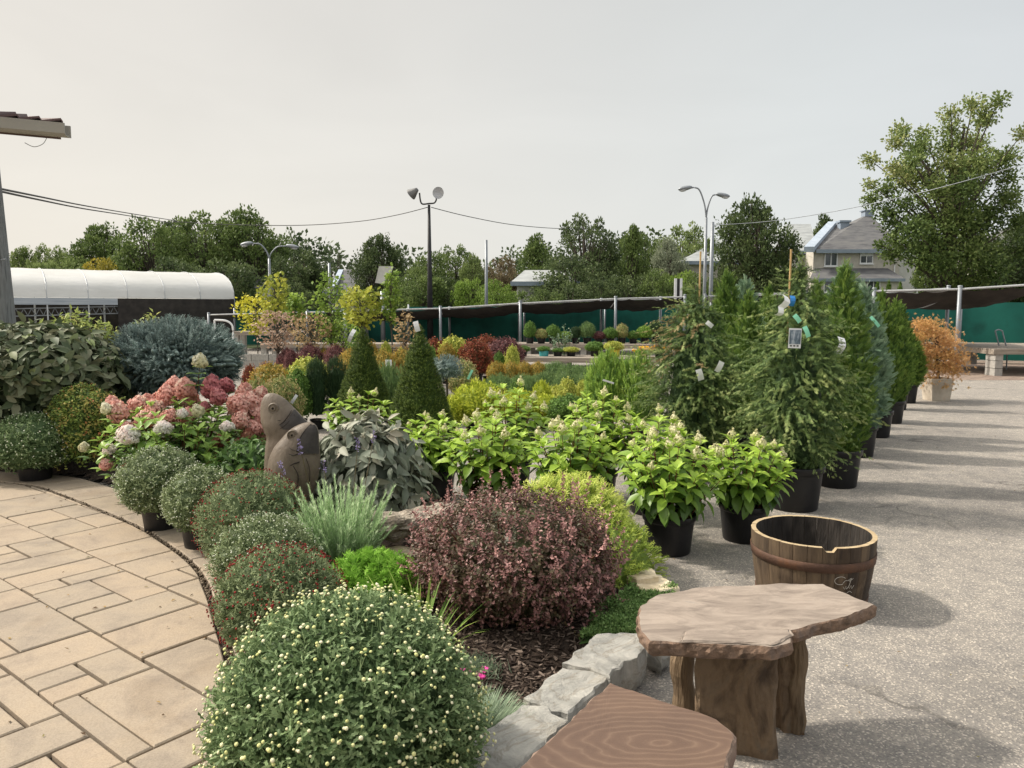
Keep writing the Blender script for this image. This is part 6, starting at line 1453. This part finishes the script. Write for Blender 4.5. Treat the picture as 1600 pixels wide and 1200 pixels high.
# ================================================================== HOUSES
stucco = pm('beige_stucco', (.46, .43, .38), (.56, .53, .47), 3, .9, .3, 60)
stucco2 = pm('pale_stucco', (.50, .50, .48), (.60, .60, .58), 3, .9, .3, 60)
shing = pm('grey_shingles', (.075, .075, .08), (.12, .12, .125), 1.2, .9, .6, 12, c3=(.15, .148, .145), stretch=(1, 1, 5))
fas = pm('blue_grey_fascia', (.20, .25, .31), (.28, .33, .40), 2, .6)
def facade_window(root, o, x, z, w_, h, y=-.02, split=True, blind=False):
    f = Geo(); t = .07
    f.box((x-w_/2, y-.05, z), (x-w_/2+t, y, z+h)); f.box((x+w_/2-t, y-.05, z), (x+w_/2, y, z+h)); f.box((x-w_/2+t, y-.05, z), (x+w_/2-t, y, z+t)); f.box((x-w_/2+t, y-.05, z+h-t), (x+w_/2-t, y, z+h))
    if split: f.box((x-.03, y-.045, z+t), (x+.03, y, z+h-t))
    w = put('window', f.mesh('window', M['white']), root); p = Geo(); p.box((x-w_/2+t, y-.012, z+t), (x+w_/2-t, y-.004, z+h-t)); put('pane', p.mesh('pane', M['glass']), w)
    if blind: b = Geo(); b.box((x-w_/2+t, y-.03, z+h*.55), (x+w_/2-t, y-.014, z+h-t)); put('blind', b.mesh('blind', M['white']), w)
    s_ = Geo(); s_.box((x-w_/2-.06, y-.10, z-.07), (x+w_/2+.06, y, z-.003)); put('sill', s_.mesh('sill', M['white']), w)
def townhouse():
    D = 58; o = Vector((X(1268, D), D, 0)); root = spawn('townhouse', 'beige two-storey townhouse with steep grey hipped roof, its upper windows above a lower skirt roof', 'house', [], o)
    px = lambda u: X(u, D)-o.x
    zE = Z(391, D); x1 = px(1402); g = Geo(); g.box((0, 0, 0), (x1, 9, zE)); put('wall', g.mesh('wall', stucco), root)
    # side wing further right, paler
    g = Geo(); g.box((x1+.003, 1.2, 0), (px(1440), 9, zE-.2)); put('wall', g.mesh('wall', stucco2), root, label='paler recessed wall at the right')
    r = Geo(); ov = .45; ap = Wp(1357, 334, D+4.5)-o; rl = Vector((px(1303), 4.5, Z(352, D+4.5)))
    a = (-ov*0, -ov, zE); b = (x1+ov, -ov, zE-.05); c = (x1+ov, 9.4, zE); d = (0, 9.4, zE)
    r.add([a, b, c, d, tuple(ap), tuple(Wp(1303, 351, D+4.5)-o), tuple(Wp(1328, 348, D+4.5)-o)], [(0, 1, 4, 6), (0, 6, 5), (1, 2, 4), (2, 3, 5, 6, 4), (3, 0, 5)])
    r.add([(a[0], a[1], zE-.03), (b[0], b[1], zE-.08), (c[0], c[1], zE-.03), (d[0], d[1], zE-.03)], [(3, 2, 1, 0)])
    rf = put('roof', r.mesh('roof', shing), root)
    f = Geo(); f.box((0, -ov-.04, zE-.24), (x1+ov, -ov-.003, zE+.03)); put('gutter', f.mesh('gutter', fas), root)
    v1 = Geo(); v1.box((ap.x-.45, 4.1, ap.z-.25), (ap.x+.25, 4.8, ap.z+.18)); v1.box((ap.x-.55, 4.0, ap.z+.18), (ap.x+.35, 4.9, ap.z+.26)); put('roof_vent', v1.mesh('roof_vent', fas), rf)
    v1 = Geo(); x_ = (Wp(1318, 345, D+3.5)-o).x; z_ = Z(355, D+3.5); v1.box((x_-.35, 3.2, z_-.6), (x_+.35, 3.8, z_+.35)); v1.box((x_-.45, 3.1, z_+.35), (x_+.45, 3.9, z_+.5)); put('roof_vent', v1.mesh('roof_vent', fas), rf)
    # fire wall strip between the units
    f = Geo(); A = [tuple(Wp(u_, v_, D_)-o) for u_, v_, D_ in ((1256, 394, D-.6), (1272, 394, D-.6), (1307, 354, D+4.4), (1294, 354, D+4.4))]; B = [(x, y, z+.40) for x, y, z in A]
    f.add(A+B, [(3, 2, 1, 0), (4, 5, 6, 7), (0, 1, 5, 4), (1, 2, 6, 5), (2, 3, 7, 6), (3, 0, 4, 7)]); put('parapet', f.mesh('parapet', pm('blue_white_metal', (.34, .40, .48), (.44, .50, .58), 2, .5)), root)
    for u, v, bl in ((1295, 416, False), (1350, 412, True)): facade_window(root, o, px(u), Z(v, D), .98, 1.0, blind=bl)
    zs, zt = Z(437, D), Z(419, D); s_ = Geo(); s_.add([(px(1262), -1.7, zs), (px(1394), -1.7, zs), (px(1384), -.004, zt), (px(1270), -.004, zt), (px(1262), -1.7, zs-.08), (px(1394), -1.7, zs-.08), (px(1394), -.004, zs-.08), (px(1262), -.004, zs-.08)], [(0, 1, 2, 3), (4, 7, 6, 5), (0, 4, 5, 1), (1, 5, 6, 2), (0, 3, 7, 4)])
    put('porch_roof', s_.mesh('porch_roof', shing), root); f = Geo(); f.box((px(1262), -1.75, zs-.2), (px(1394), -1.703, zs+.02)); put('gutter', f.mesh('gutter', fas), root)
    g = Geo(); g.box((px(1266), -1.5, 0), (px(1388), -.003, zs-.1)); put('wall', g.mesh('wall', stucco), root)
    for u, w_ in ((1286, 1.3), (1348, 1.0)): facade_window(root, o, px(u), Z(458, D), w_, .95, y=-1.52)
    g = Geo(); g.tube([(x1-.4, -.08, .1), (x1-.4, -.08, zE-.25)], .05, 8); put('downpipe', g.mesh('downpipe', M['white']), root)
townhouse()
def house(label, u0, u1, veave, D, ridge, mat, wallm, dep=8, win=(), par=None):
    o = Vector((X(u0, D), D, 0)); px = lambda u: X(u, D)-o.x; zE = Z(veave, D); x1 = px(u1); root = spawn('house', label, 'house', [], o, group='houses behind the tree belt')
    g = Geo(); g.box((0, 0, 0), (x1, dep, zE)); put('wall', g.mesh('wall', wallm), root)
    (ul, ur, vr) = ridge; zr = Z(vr, D+dep/2); k = (D+dep/2)/D; xl, xr = px(ul)*1.0+(X(ul, D+dep/2)-X(ul, D)), px(ur)+(X(ur, D+dep/2)-X(ur, D))
    r = Geo(); r.add([(-.4, -.4, zE-.02), (x1+.4, -.4, zE-.02), (x1+.4, dep+.4, zE-.02), (-.4, dep+.4, zE-.02), (xl, dep/2, zr), (xr, dep/2, zr)], [(0, 1, 5, 4), (1, 2, 5), (2, 3, 4, 5), (3, 0, 4), (3, 2, 1, 0)])
    put('roof', r.mesh('roof', mat), root); f = Geo(); f.box((-.4, -.46, zE-.22), (x1+.4, -.403, zE+.03)); put('gutter', f.mesh('gutter', fas), root)
    for u, v, w_, h in win: facade_window(root, o, px(u), Z(v, D), w_, h)
    if par:
        f = Geo(); (ua, va, ub, vb) = par; a = Wp(ua, va, D-.6)-o; b = Wp(ub, vb, D+dep/2)-o; f.add([tuple(a), tuple(a+Vector((.35, 0, 0))), tuple(b+Vector((.35, 0, 0))), tuple(b)]+[tuple(p+Vector((0, 0, .14))) for p in (a, a+Vector((.35, 0, 0)), b+Vector((.35, 0, 0)), b)], [(3, 2, 1, 0), (4, 5, 6, 7), (0, 1, 5, 4), (1, 2, 6, 5), (2, 3, 7, 6), (3, 0, 4, 7)])
        put('parapet', f.mesh('parapet', MC['blue_white_metal']), root)
    return root
pale = pm('pale_grey_shingles', (.26, .275, .28), (.38, .40, .40), 1.5, .9, .5, 10, stretch=(1, 1, 5))
house('left half of the townhouse pair with pale shingled roof, right of the dark bushy tree', 1205, 1262, 393, 60, (1225, 1262, 350), pale, stucco2, 9)
house('house with pale sloping roof rising left of the dark bushy tree', 1068, 1146, 409, 56, (1122, 1146, 373), pale, stucco, 8, ((1134, 428, .9, .9),))
house('house with grey roof and blue-white parapet behind the narrow nursery trees', 516, 600, 456, 52, (532, 575, 421), shing, stucco2, 8, (), (517, 450, 529, 424))
house('house with low pale roof showing between the central trees', 808, 895, 441, 46, (820, 872, 422), pale, stucco2, 7)
house('dark-roofed house partly hidden right of the greenhouse', 386, 432, 468, 55, (392, 420, 436), shing, stucco, 8)
house('house with grey-brown roof at the far right edge behind the biggest tree', 1572, 1700, 385, 56, (1600, 1680, 340), shing, stucco, 8, ((1592, 408, 1.0, 1.0),))
house('small roof with white trim showing behind the trees at centre right', 1005, 1040, 425, 62, (1012, 1032, 411), pale, stucco2, 6)

# ================================================================== TREES BEHIND
TC = {}
def treemat(key, cols): LM[key] = leafmat('crown_'+key, [tuple(x*.78 for x in c_) for c_ in cols], .28); return LM[key]
treemat('dark', [(.022, .038, .016), (.045, .068, .025), (.085, .115, .045), (.13, .16, .07)])
treemat('mid', [(.035, .058, .018), (.07, .105, .030), (.12, .165, .05), (.18, .22, .08)])
treemat('light', [(.06, .085, .03), (.11, .15, .048), (.18, .225, .085), (.26, .30, .13)])
treemat('silver', [(.12, .14, .10), (.20, .225, .165), (.29, .31, .24)])
treemat('yel', [(.13, .12, .02), (.26, .22, .03), (.38, .31, .05)])
treemat('lime', [(.07, .12, .02), (.14, .21, .04), (.22, .30, .07)])
treemat('rust', [(.08, .06, .035), (.14, .11, .065), (.20, .16, .10)])
def tree_meshes(seed, ncl, leaf, per, conic=0, spread=1.0, clr=.2, T=QUAD, gap=1.0):
    q = np.random.RandomState(seed); g = Geo(); Tr = Geo()                 # unit tree: height 1, crown radius .5
    Tr.tube([(0, 0, 0), (.01, 0, .25), (0, .01, .5), (.01, 0, .8)], [.035, .027, .018, .006], 7)
    C_ = []
    while len(C_) < ncl:
        p = q.uniform(-1, 1, 3)
        if np.linalg.norm(p) > 1: continue
        p = p*(np.linalg.norm(p)**-.45) if np.linalg.norm(p) > .05 else p
        z = .545+p[2]*.41; w_ = .40*spread*((1-max(0, (z-.3))/.72)**.75 if conic else 1)
        C_.append((p[0]*w_, p[1]*w_, z))
    for (x, y, z) in C_:
        R = clr*q.uniform(.45, 1.0)*(.7 if z > .8 else 1); n = int(per*q.uniform(.6, 1.2)); d = nrm(q.randn(n, 3)); P = np.array([x, y, z])+d*(R*q.uniform(.35, 1.08, n)**.8)[:, None]*[.62, .62, .42]
        D_ = d+q.randn(n, 3)*.6+[0, 0, .15]; sz = leaf*q.uniform(.55, 1.35, n)
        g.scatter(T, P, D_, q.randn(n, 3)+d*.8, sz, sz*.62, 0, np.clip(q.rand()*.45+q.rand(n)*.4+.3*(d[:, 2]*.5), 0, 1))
        Tr.tube([(0, 0, max(.15, z*.45)), (x*.5, y*.5, z*.75), (x*.95, y*.95, z)], [.014, .008, .003], 4, 0, .5, False)
    return g, Tr
TV = []
for i, (ncl, leaf, per, conic, sp_, clr) in enumerate(((90, .030, 150, 0, 1, .27), (110, .027, 130, 0, .97, .23), (80, .030, 150, 1, 1.05, .24), (120, .026, 120, 0, 1.0, .20), (70, .042, 110, 0, 1.1, .27))):
    g, Tr = tree_meshes(300+i, ncl, leaf, per, conic, sp_, clr); TV.append((g, Tr.mesh('trunk', M['trunk'])))
def tree(label, u, vt, hw, D, key, var=0, name='tree', group='trees behind the nursery', cat='tree', zb=0):
    if (var, key) not in TC: TC[(var, key)] = TV[var][0].mesh('crown', LM[key])
    h = Z(vt, D)*1.03; w_ = hw/1200*D*2.45
    return spawn(name, label, cat, [('trunk', TV[var][1]), ('crown', TC[(var, key)])], (X(u, D), D, zb), u*1.7, (w_, w_, h), group)
for i, t in enumerate([
    ('pale leafy tree at the far left behind the greenhouse', 38, 386, 30, 60, 'light', 1), ('second pale tree from the left behind the greenhouse', 82, 380, 34, 60, 'light', 3), ('third pale tree from the left behind the greenhouse', 122, 378, 30, 62, 'light', 0),
    ('mid-green tree with a double top above the greenhouse', 170, 352, 55, 60, 'mid', 1), ('tall mid-green tree under the cables above the greenhouse', 245, 337, 60, 58, 'mid', 0), ('tall broad tree, highest of the left group, left half', 325, 328, 62, 60, 'mid', 3), ('tall broad tree, highest of the left group, right half', 395, 327, 62, 60, 'mid', 1),
    ('tree filling the gap behind the highest left trees', 288, 345, 56, 66, 'dark', 1), ('yellowing tree just above the greenhouse roof', 158, 403, 40, 48, 'yel', 0), ('green bush left of the yellowing tree', 95, 402, 36, 50, 'light', 4), ('dark tree above the right part of the greenhouse roof', 282, 400, 48, 46, 'dark', 0), ('dark rounded tree beside the greenhouse gable', 352, 403, 50, 45, 'dark', 4),
    ('dark tree behind the left street lamp', 462, 388, 42, 54, 'dark', 0), ('dark low tree right of the left street lamp', 492, 408, 20, 54, 'dark', 1), ('small dark tree between the left street lamp and the greenhouse', 418, 372, 34, 62, 'dark', 3),
    ('dark spreading tree between the grey-roofed house and the floodlight mast', 592, 367, 40, 48, 'dark', 1), ('green tree right behind the floodlight mast', 668, 393, 40, 52, 'mid', 0), ('yellow-tinged tree right of the floodlight mast', 712, 380, 38, 54, 'mid', 3), ('tree left of the plain steel pole', 742, 398, 26, 50, 'light', 1),
    ('reddish thin-leaved tree right of the plain steel pole', 785, 398, 30, 50, 'rust', 3), ('mid-green tree left of the tall dark central tree', 838, 362, 42, 54, 'mid', 2), ('tall dark central tree, highest of the middle', 912, 331, 52, 50, 'dark', 3), ('dark lower tree beneath the central one', 900, 400, 60, 46, 'dark', 0),
    ('green tree right of the central dark one', 985, 348, 36, 56, 'mid', 2), ('pale open tree behind the silver-grey one', 1066, 346, 46, 60, 'light', 3), ('silver-grey leaved tree right of centre', 1045, 372, 30, 50, 'silver', 1), ('green tree right before the steel pole at right', 1112, 372, 28, 58, 'mid', 1), ('dark narrow tree beside the silver-grey one', 1010, 360, 26, 58, 'mid', 0),
    ('large dark bushy tree between the street lamp and the townhouses', 1178, 309, 62, 42, 'dark', 1), ('dense dark lower half beside the large bushy tree', 1190, 385, 52, 41, 'dark', 0), ('spiky dark green tree peeking over the townhouse roofs', 1283, 332, 38, 80, 'dark', 2),
    ('dark tree at the right edge behind the biggest tree', 1590, 330, 50, 46, 'dark', 1), ('dark hedge-like tree at the right edge above the green windbreak', 1560, 385, 55, 40, 'dark', 4), ('dark green tree low in front of the right end of the townhouse', 1452, 385, 26, 42, 'mid', 1)]):
    tree(*t)
k = 0
for u, vt, hw, D, key, w_ in [(630, 432, 30, 42, 'mid', 'left of the floodlight mast'), (658, 425, 34, 40, 'mid', 'at the foot of the floodlight mast'), (700, 430, 34, 41, 'dark', 'right of the floodlight mast'), (738, 432, 28, 39, 'lime', 'bright lime one left of the plain steel pole'), (778, 436, 30, 38, 'lime', 'lime one right of the plain steel pole'),
                              (812, 452, 30, 41, 'mid', 'below the low pale roof'), (855, 450, 30, 40, 'mid', 'right of the low pale roof'), (895, 440, 38, 41, 'dark', 'under the central dark tree'), (940, 434, 36, 40, 'dark', 'right of the central dark tree'), (985, 425, 34, 41, 'dark', 'left of the bamboo cane tops'),
                              (1028, 418, 32, 40, 'mid', 'behind the two-panel sign'), (1062, 420, 30, 42, 'lime', 'yellow-green one right of the two-panel sign'), (1095, 425, 32, 40, 'mid', 'at the foot of the right street lamp'), (1130, 430, 30, 41, 'dark', 'left of the large bushy tree'), (1225, 432, 30, 40, 'dark', 'right of the large bushy tree'),
                              (478, 452, 20, 42, 'dark', 'just left of the grey-roofed house'), (455, 440, 30, 44, 'dark', 'under the left street lamp'), (1500, 425, 40, 38, 'mid', 'under the biggest tree')]:
    tree('background bush '+w_, u, vt, hw, D, key, 4 if k % 2 else 0, 'bush', 'bushes along the back of the nursery', 'bush'); k += 1
k = 0
for u, vt in ((1369, 442), (1387, 440), (1405, 442)):
    D = 50; h = Z(vt, D); spawn('small_cedar', ('left', 'middle', 'right')[k]+' of three small cone cedars before the townhouse wall', 'tree', [('crown', TH[k % 2])], (X(u, D), D, 0), k, (1.3, 1.3, h/1.8), 'small cone cedars before the townhouse'); k += 1
# wooded band far behind
g = Geo(); q = np.random.RandomState(9)
for u in range(-80, 1700, 13):
    D = q.uniform(72, 84); vt = 398+16*math.sin(u*.011)+10*math.sin(u*.037)+q.uniform(-8, 8); zt = Z(vt, D); x = X(u, D)
    for z in np.arange(1.0, zt, 1.15):
        n = 60; d = nrm(q.randn(n, 3)); P = np.array([x+q.randn()*.5, D+q.randn(), z+q.uniform(-.3, .3)])+d*q.uniform(.5, 1.25, n)[:, None]; g.scatter(QUAD, P, d+q.randn(n, 3)*.6, q.randn(n, 3)+d, q.uniform(.3, .6, n), q.uniform(.2, .4, n), 0, np.clip(q.rand()*.5+q.rand(n)*.4, 0, 1))
put('distant_woodland', g.mesh('distant_woodland', treemat('wood', [(.03, .048, .024), (.06, .085, .04), (.10, .135, .06)])), label='continuous band of far woodland behind the houses', cat='woodland', kind='stuff')
# bare branches
g = Geo(); q = random.Random(4)
for i in range(26):
    x = q.uniform(-2.2, 2.2); z = q.uniform(4.2, 5.6) if abs(x) > .3 else 6; g.tube([(x*.2, 0, 0), (x*.6, 0, z*.6), (x, q.uniform(-.5, .5), z)], [.035, .02, .006], 4)
    for j in range(4): t = q.uniform(.6, .95); g.tube([(x*t, 0, z*t), (x*t+q.uniform(-.4, .4), 0, z*t+q.uniform(.2, .7))], [.01, .004], 4)
spawn('bare_tree', 'bare grey branches above the grey-roofed house', 'tree', [('branches', g.mesh('branches', M['trunk']))], (X(532, 58), 58, 0))
# the big tree at the right
g = Geo(); Tr = Geo(); q = np.random.RandomState(77); D = 38; c = Vector((X(1482, D), D, 0))
Tr.tube([(0, 0, 0), (.1, 0, 2.5), (-.1, .1, 5), (.1, 0, 8), (.3, 0, 10.5)], [.34, .28, .22, .13, .04], 10)
def clump(u, v, R, n, dy=0, tb=.0, lf=.20):
    e = np.array(Wp(u, v, D)-c)+[0, dy, 0]; R = R/1200*D; d = nrm(q.randn(n, 3)); P = e+d*(R*q.uniform(.1, 1.15, n))[:, None]*[1, 1, .85]
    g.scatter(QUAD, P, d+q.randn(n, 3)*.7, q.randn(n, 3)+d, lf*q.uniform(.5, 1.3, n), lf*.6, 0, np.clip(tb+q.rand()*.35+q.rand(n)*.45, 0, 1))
    zz = max(1.5, e[2]*.62-.3); Tr.tube([(0, 0, zz), (e[0]*.5, e[1]*.5, (zz+e[2])*.5+.2), tuple(e)], [.08, .045, .012], 5, 0, .5, False)
for (u, v, R) in [(1430, 190, 13), (1450, 205, 12), (1423, 205, 12), (1480, 180, 15), (1503, 170, 15), (1528, 172, 14), (1515, 190, 18), (1490, 200, 18), (1545, 185, 12), (1400, 222, 15), (1385, 240, 14), (1372, 272, 14), (1365, 285, 9), (1398, 262, 17), (1425, 235, 20), (1455, 228, 18), (1485, 230, 22), (1520, 220, 22), (1552, 215, 18), (1572, 218, 13), (1580, 240, 13), (1560, 250, 20), (1535, 250, 22), (1500, 262, 24),
                  (1465, 262, 22), (1432, 275, 22), (1402, 290, 18), (1385, 305, 15), (1410, 318, 18), (1440, 305, 24), (1475, 300, 26), (1510, 300, 26), (1545, 290, 24), (1575, 278, 18), (1590, 300, 16), (1570, 315, 22), (1540, 335, 28), (1500, 340, 28), (1460, 340, 26), (1425, 345, 22), (1402, 362, 20), (1390, 375, 13), (1378, 382, 8), (1430, 375, 24), (1465, 380, 26), (1505, 385, 28), (1545, 380, 28), (1580, 350, 22), (1590, 390, 22), (1420, 405, 20), (1450, 415, 24), (1490, 425, 26), (1530, 425, 26)]:
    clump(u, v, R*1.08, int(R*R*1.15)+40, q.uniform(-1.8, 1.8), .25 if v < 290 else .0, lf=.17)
for (u, v, R) in [(1395, 330, 22), (1480, 350, 40), (1540, 350, 40), (1440, 370, 34), (1500, 400, 40), (1560, 400, 36), (1400, 395, 20), (1480, 270, 34), (1540, 260, 30), (1440, 260, 28)]:
    clump(u, v, R, int(R*R*.8), q.uniform(-1.2, 1.8), .0, lf=.19)
treemat('big', [(.030, .052, .016), (.060, .095, .028), (.115, .160, .050), (.185, .225, .085), (.27, .27, .12)])
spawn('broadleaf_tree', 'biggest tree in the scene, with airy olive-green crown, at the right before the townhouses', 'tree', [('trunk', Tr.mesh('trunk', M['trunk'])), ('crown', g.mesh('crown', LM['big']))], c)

# ================================================================== PLANT TAGS
def tag(label, u, v, D, w_, h, rz=(0, 0, 0), mat='white', bend=.2, extra=None):
    g = Geo(); V = []
    for k in range(5):
        t = k/4; V += [(-w_/2, -bend*h*math.sin(PI*t)*.5, -h*t), (w_/2, -bend*h*math.sin(PI*t)*.5, -h*t)]
    g.add(V, [(2*k, 2*k+2, 2*k+3, 2*k+1) for k in range(4)]); o = put('plant_tag', g.mesh('plant_tag', M[mat] if mat in M else mat), None, Wp(u, v, D), rz, label=label, cat='plant tag', group='plastic tags on the plants')
    if extra: addparts(o, extra)
    return o
M['gtag'] = pm('pale_green_tag', (.22, .62, .42), (.28, .70, .48), 4, .5); M['btag'] = pm('blue_tag', (.02, .14, .42), (.03, .20, .52), 4, .5)
pg_ = Geo(); pg_.add([(-.042, -.004, -.012), (.042, -.004, -.012), (.042, -.004, -.115), (-.042, -.004, -.115)], [(0, 3, 2, 1)])
picm, n_, b_ = newmat('tag_picture'); rp_ = ramp(n_, [(.3, (.04, .06, .08)), (.5, (.12, .17, .22)), (.75, (.55, .60, .66))]); n_.links.new(noise(n_, coords(n_, (30, 1, 12)), 1.2, 4), rp_.inputs[0]); n_.links.new(rp_.outputs[0], b_.inputs['Base Color']); b_.inputs['Roughness'].default_value = .35
stp = Geo()
for k in range(3): stp.add([(-.035+k*.025, -.004, -.123), (-.02+k*.025, -.004, -.123), (-.02+k*.025, -.004, -.133), (-.035+k*.025, -.004, -.133)], [(0, 3, 2, 1)])
tag('white tag with a picture of dark conifers, hanging on the tall weeping cypress', 1243, 513, 5.62, .095, .145, (0, .03, .05), bend=.0, extra=[('picture', pg_.mesh('picture', picm)), ('printed_marks', stp.mesh('printed_marks', M['black']))])
tag('curled white tag on the cedar behind the tall weeping cypress', 1314, 527, 6.55, .075, .14, (0, .25, .3), bend=.6)
tag('white tag low on the second weeping cypress, left of two', 1091, 577, 6.65, .055, .10, (0, -.3, .1)); tag('white tag on the second weeping cypress, right of two', 1128, 565, 6.75, .05, .10, (0, .45, 0))
tag('long curved white tag at the top of the left cone spruce', 554, 515, 9.75, .05, .17, (0, .45, 0), bend=.6); tag('white tag at the top of the larger cone spruce', 649, 502, 8.85, .06, .12, (0, -.25, 0))
tag('pale green tag on the grey-blue juniper', 1360, 495, 8.0, .035, .14, (0, -.75, 0), 'gtag'); tag('small green tag on the cedar left of the curled white tag', 1296, 496, 8.2, .06, .045, (0, .3, 0), 'gtag')
tag('pale green tag hanging above the picture tag', 1241, 492, 5.75, .035, .07, (0, -.7, 0), 'gtag'); tag('second pale green tag, right above the picture tag', 1257, 510, 5.7, .035, .085, (0, -.4, 0), 'gtag')
tag('bright blue tag near the top of the tall weeping cypress', 1238, 462, 5.95, .04, .08, (0, .1, 0), 'btag', .7); tag('crumpled white tag near the top of the tall weeping cypress, upper one', 1227, 462, 5.9, .06, .10, (0, .4, .4), bend=.9); tag('crumpled white tag near the top of the tall weeping cypress, lower one', 1220, 480, 5.85, .05, .07, (.4, .2, .3), bend=.9)
tag('thin white tag hanging near the cane of the second weeping cypress', 1104, 503, 6.9, .04, .07, (0, -.9, 0)); tag('white tag with bluish print between the cone spruces', 607, 562, 12, .10, .12, (0, 0, 0), bend=.1)
tag('white strip tag left of the dark yews', 464, 617, 9.0, .035, .12, (0, .6, 0)); tag('green strip tag on a stake right of the blue globe standard', 738, 578, 12.5, .04, .17, (0, .45, 0), 'gtag'); tag('white tag on the low junipers', 873, 600, 13.6, .12, .05, (.5, -.2, .3))
tag('white strip tag on the left bright green pine', 951, 595, 8.5, .13, .02, (0, .3, 0)); tag('slim white tag among the lime hydrangeas', 915, 655, 6.2, .04, .09, (0, .1, 0)); tag('white tag stuck in the low green junipers', 835, 610, 11.5, .05, .10, (0, .2, 0))
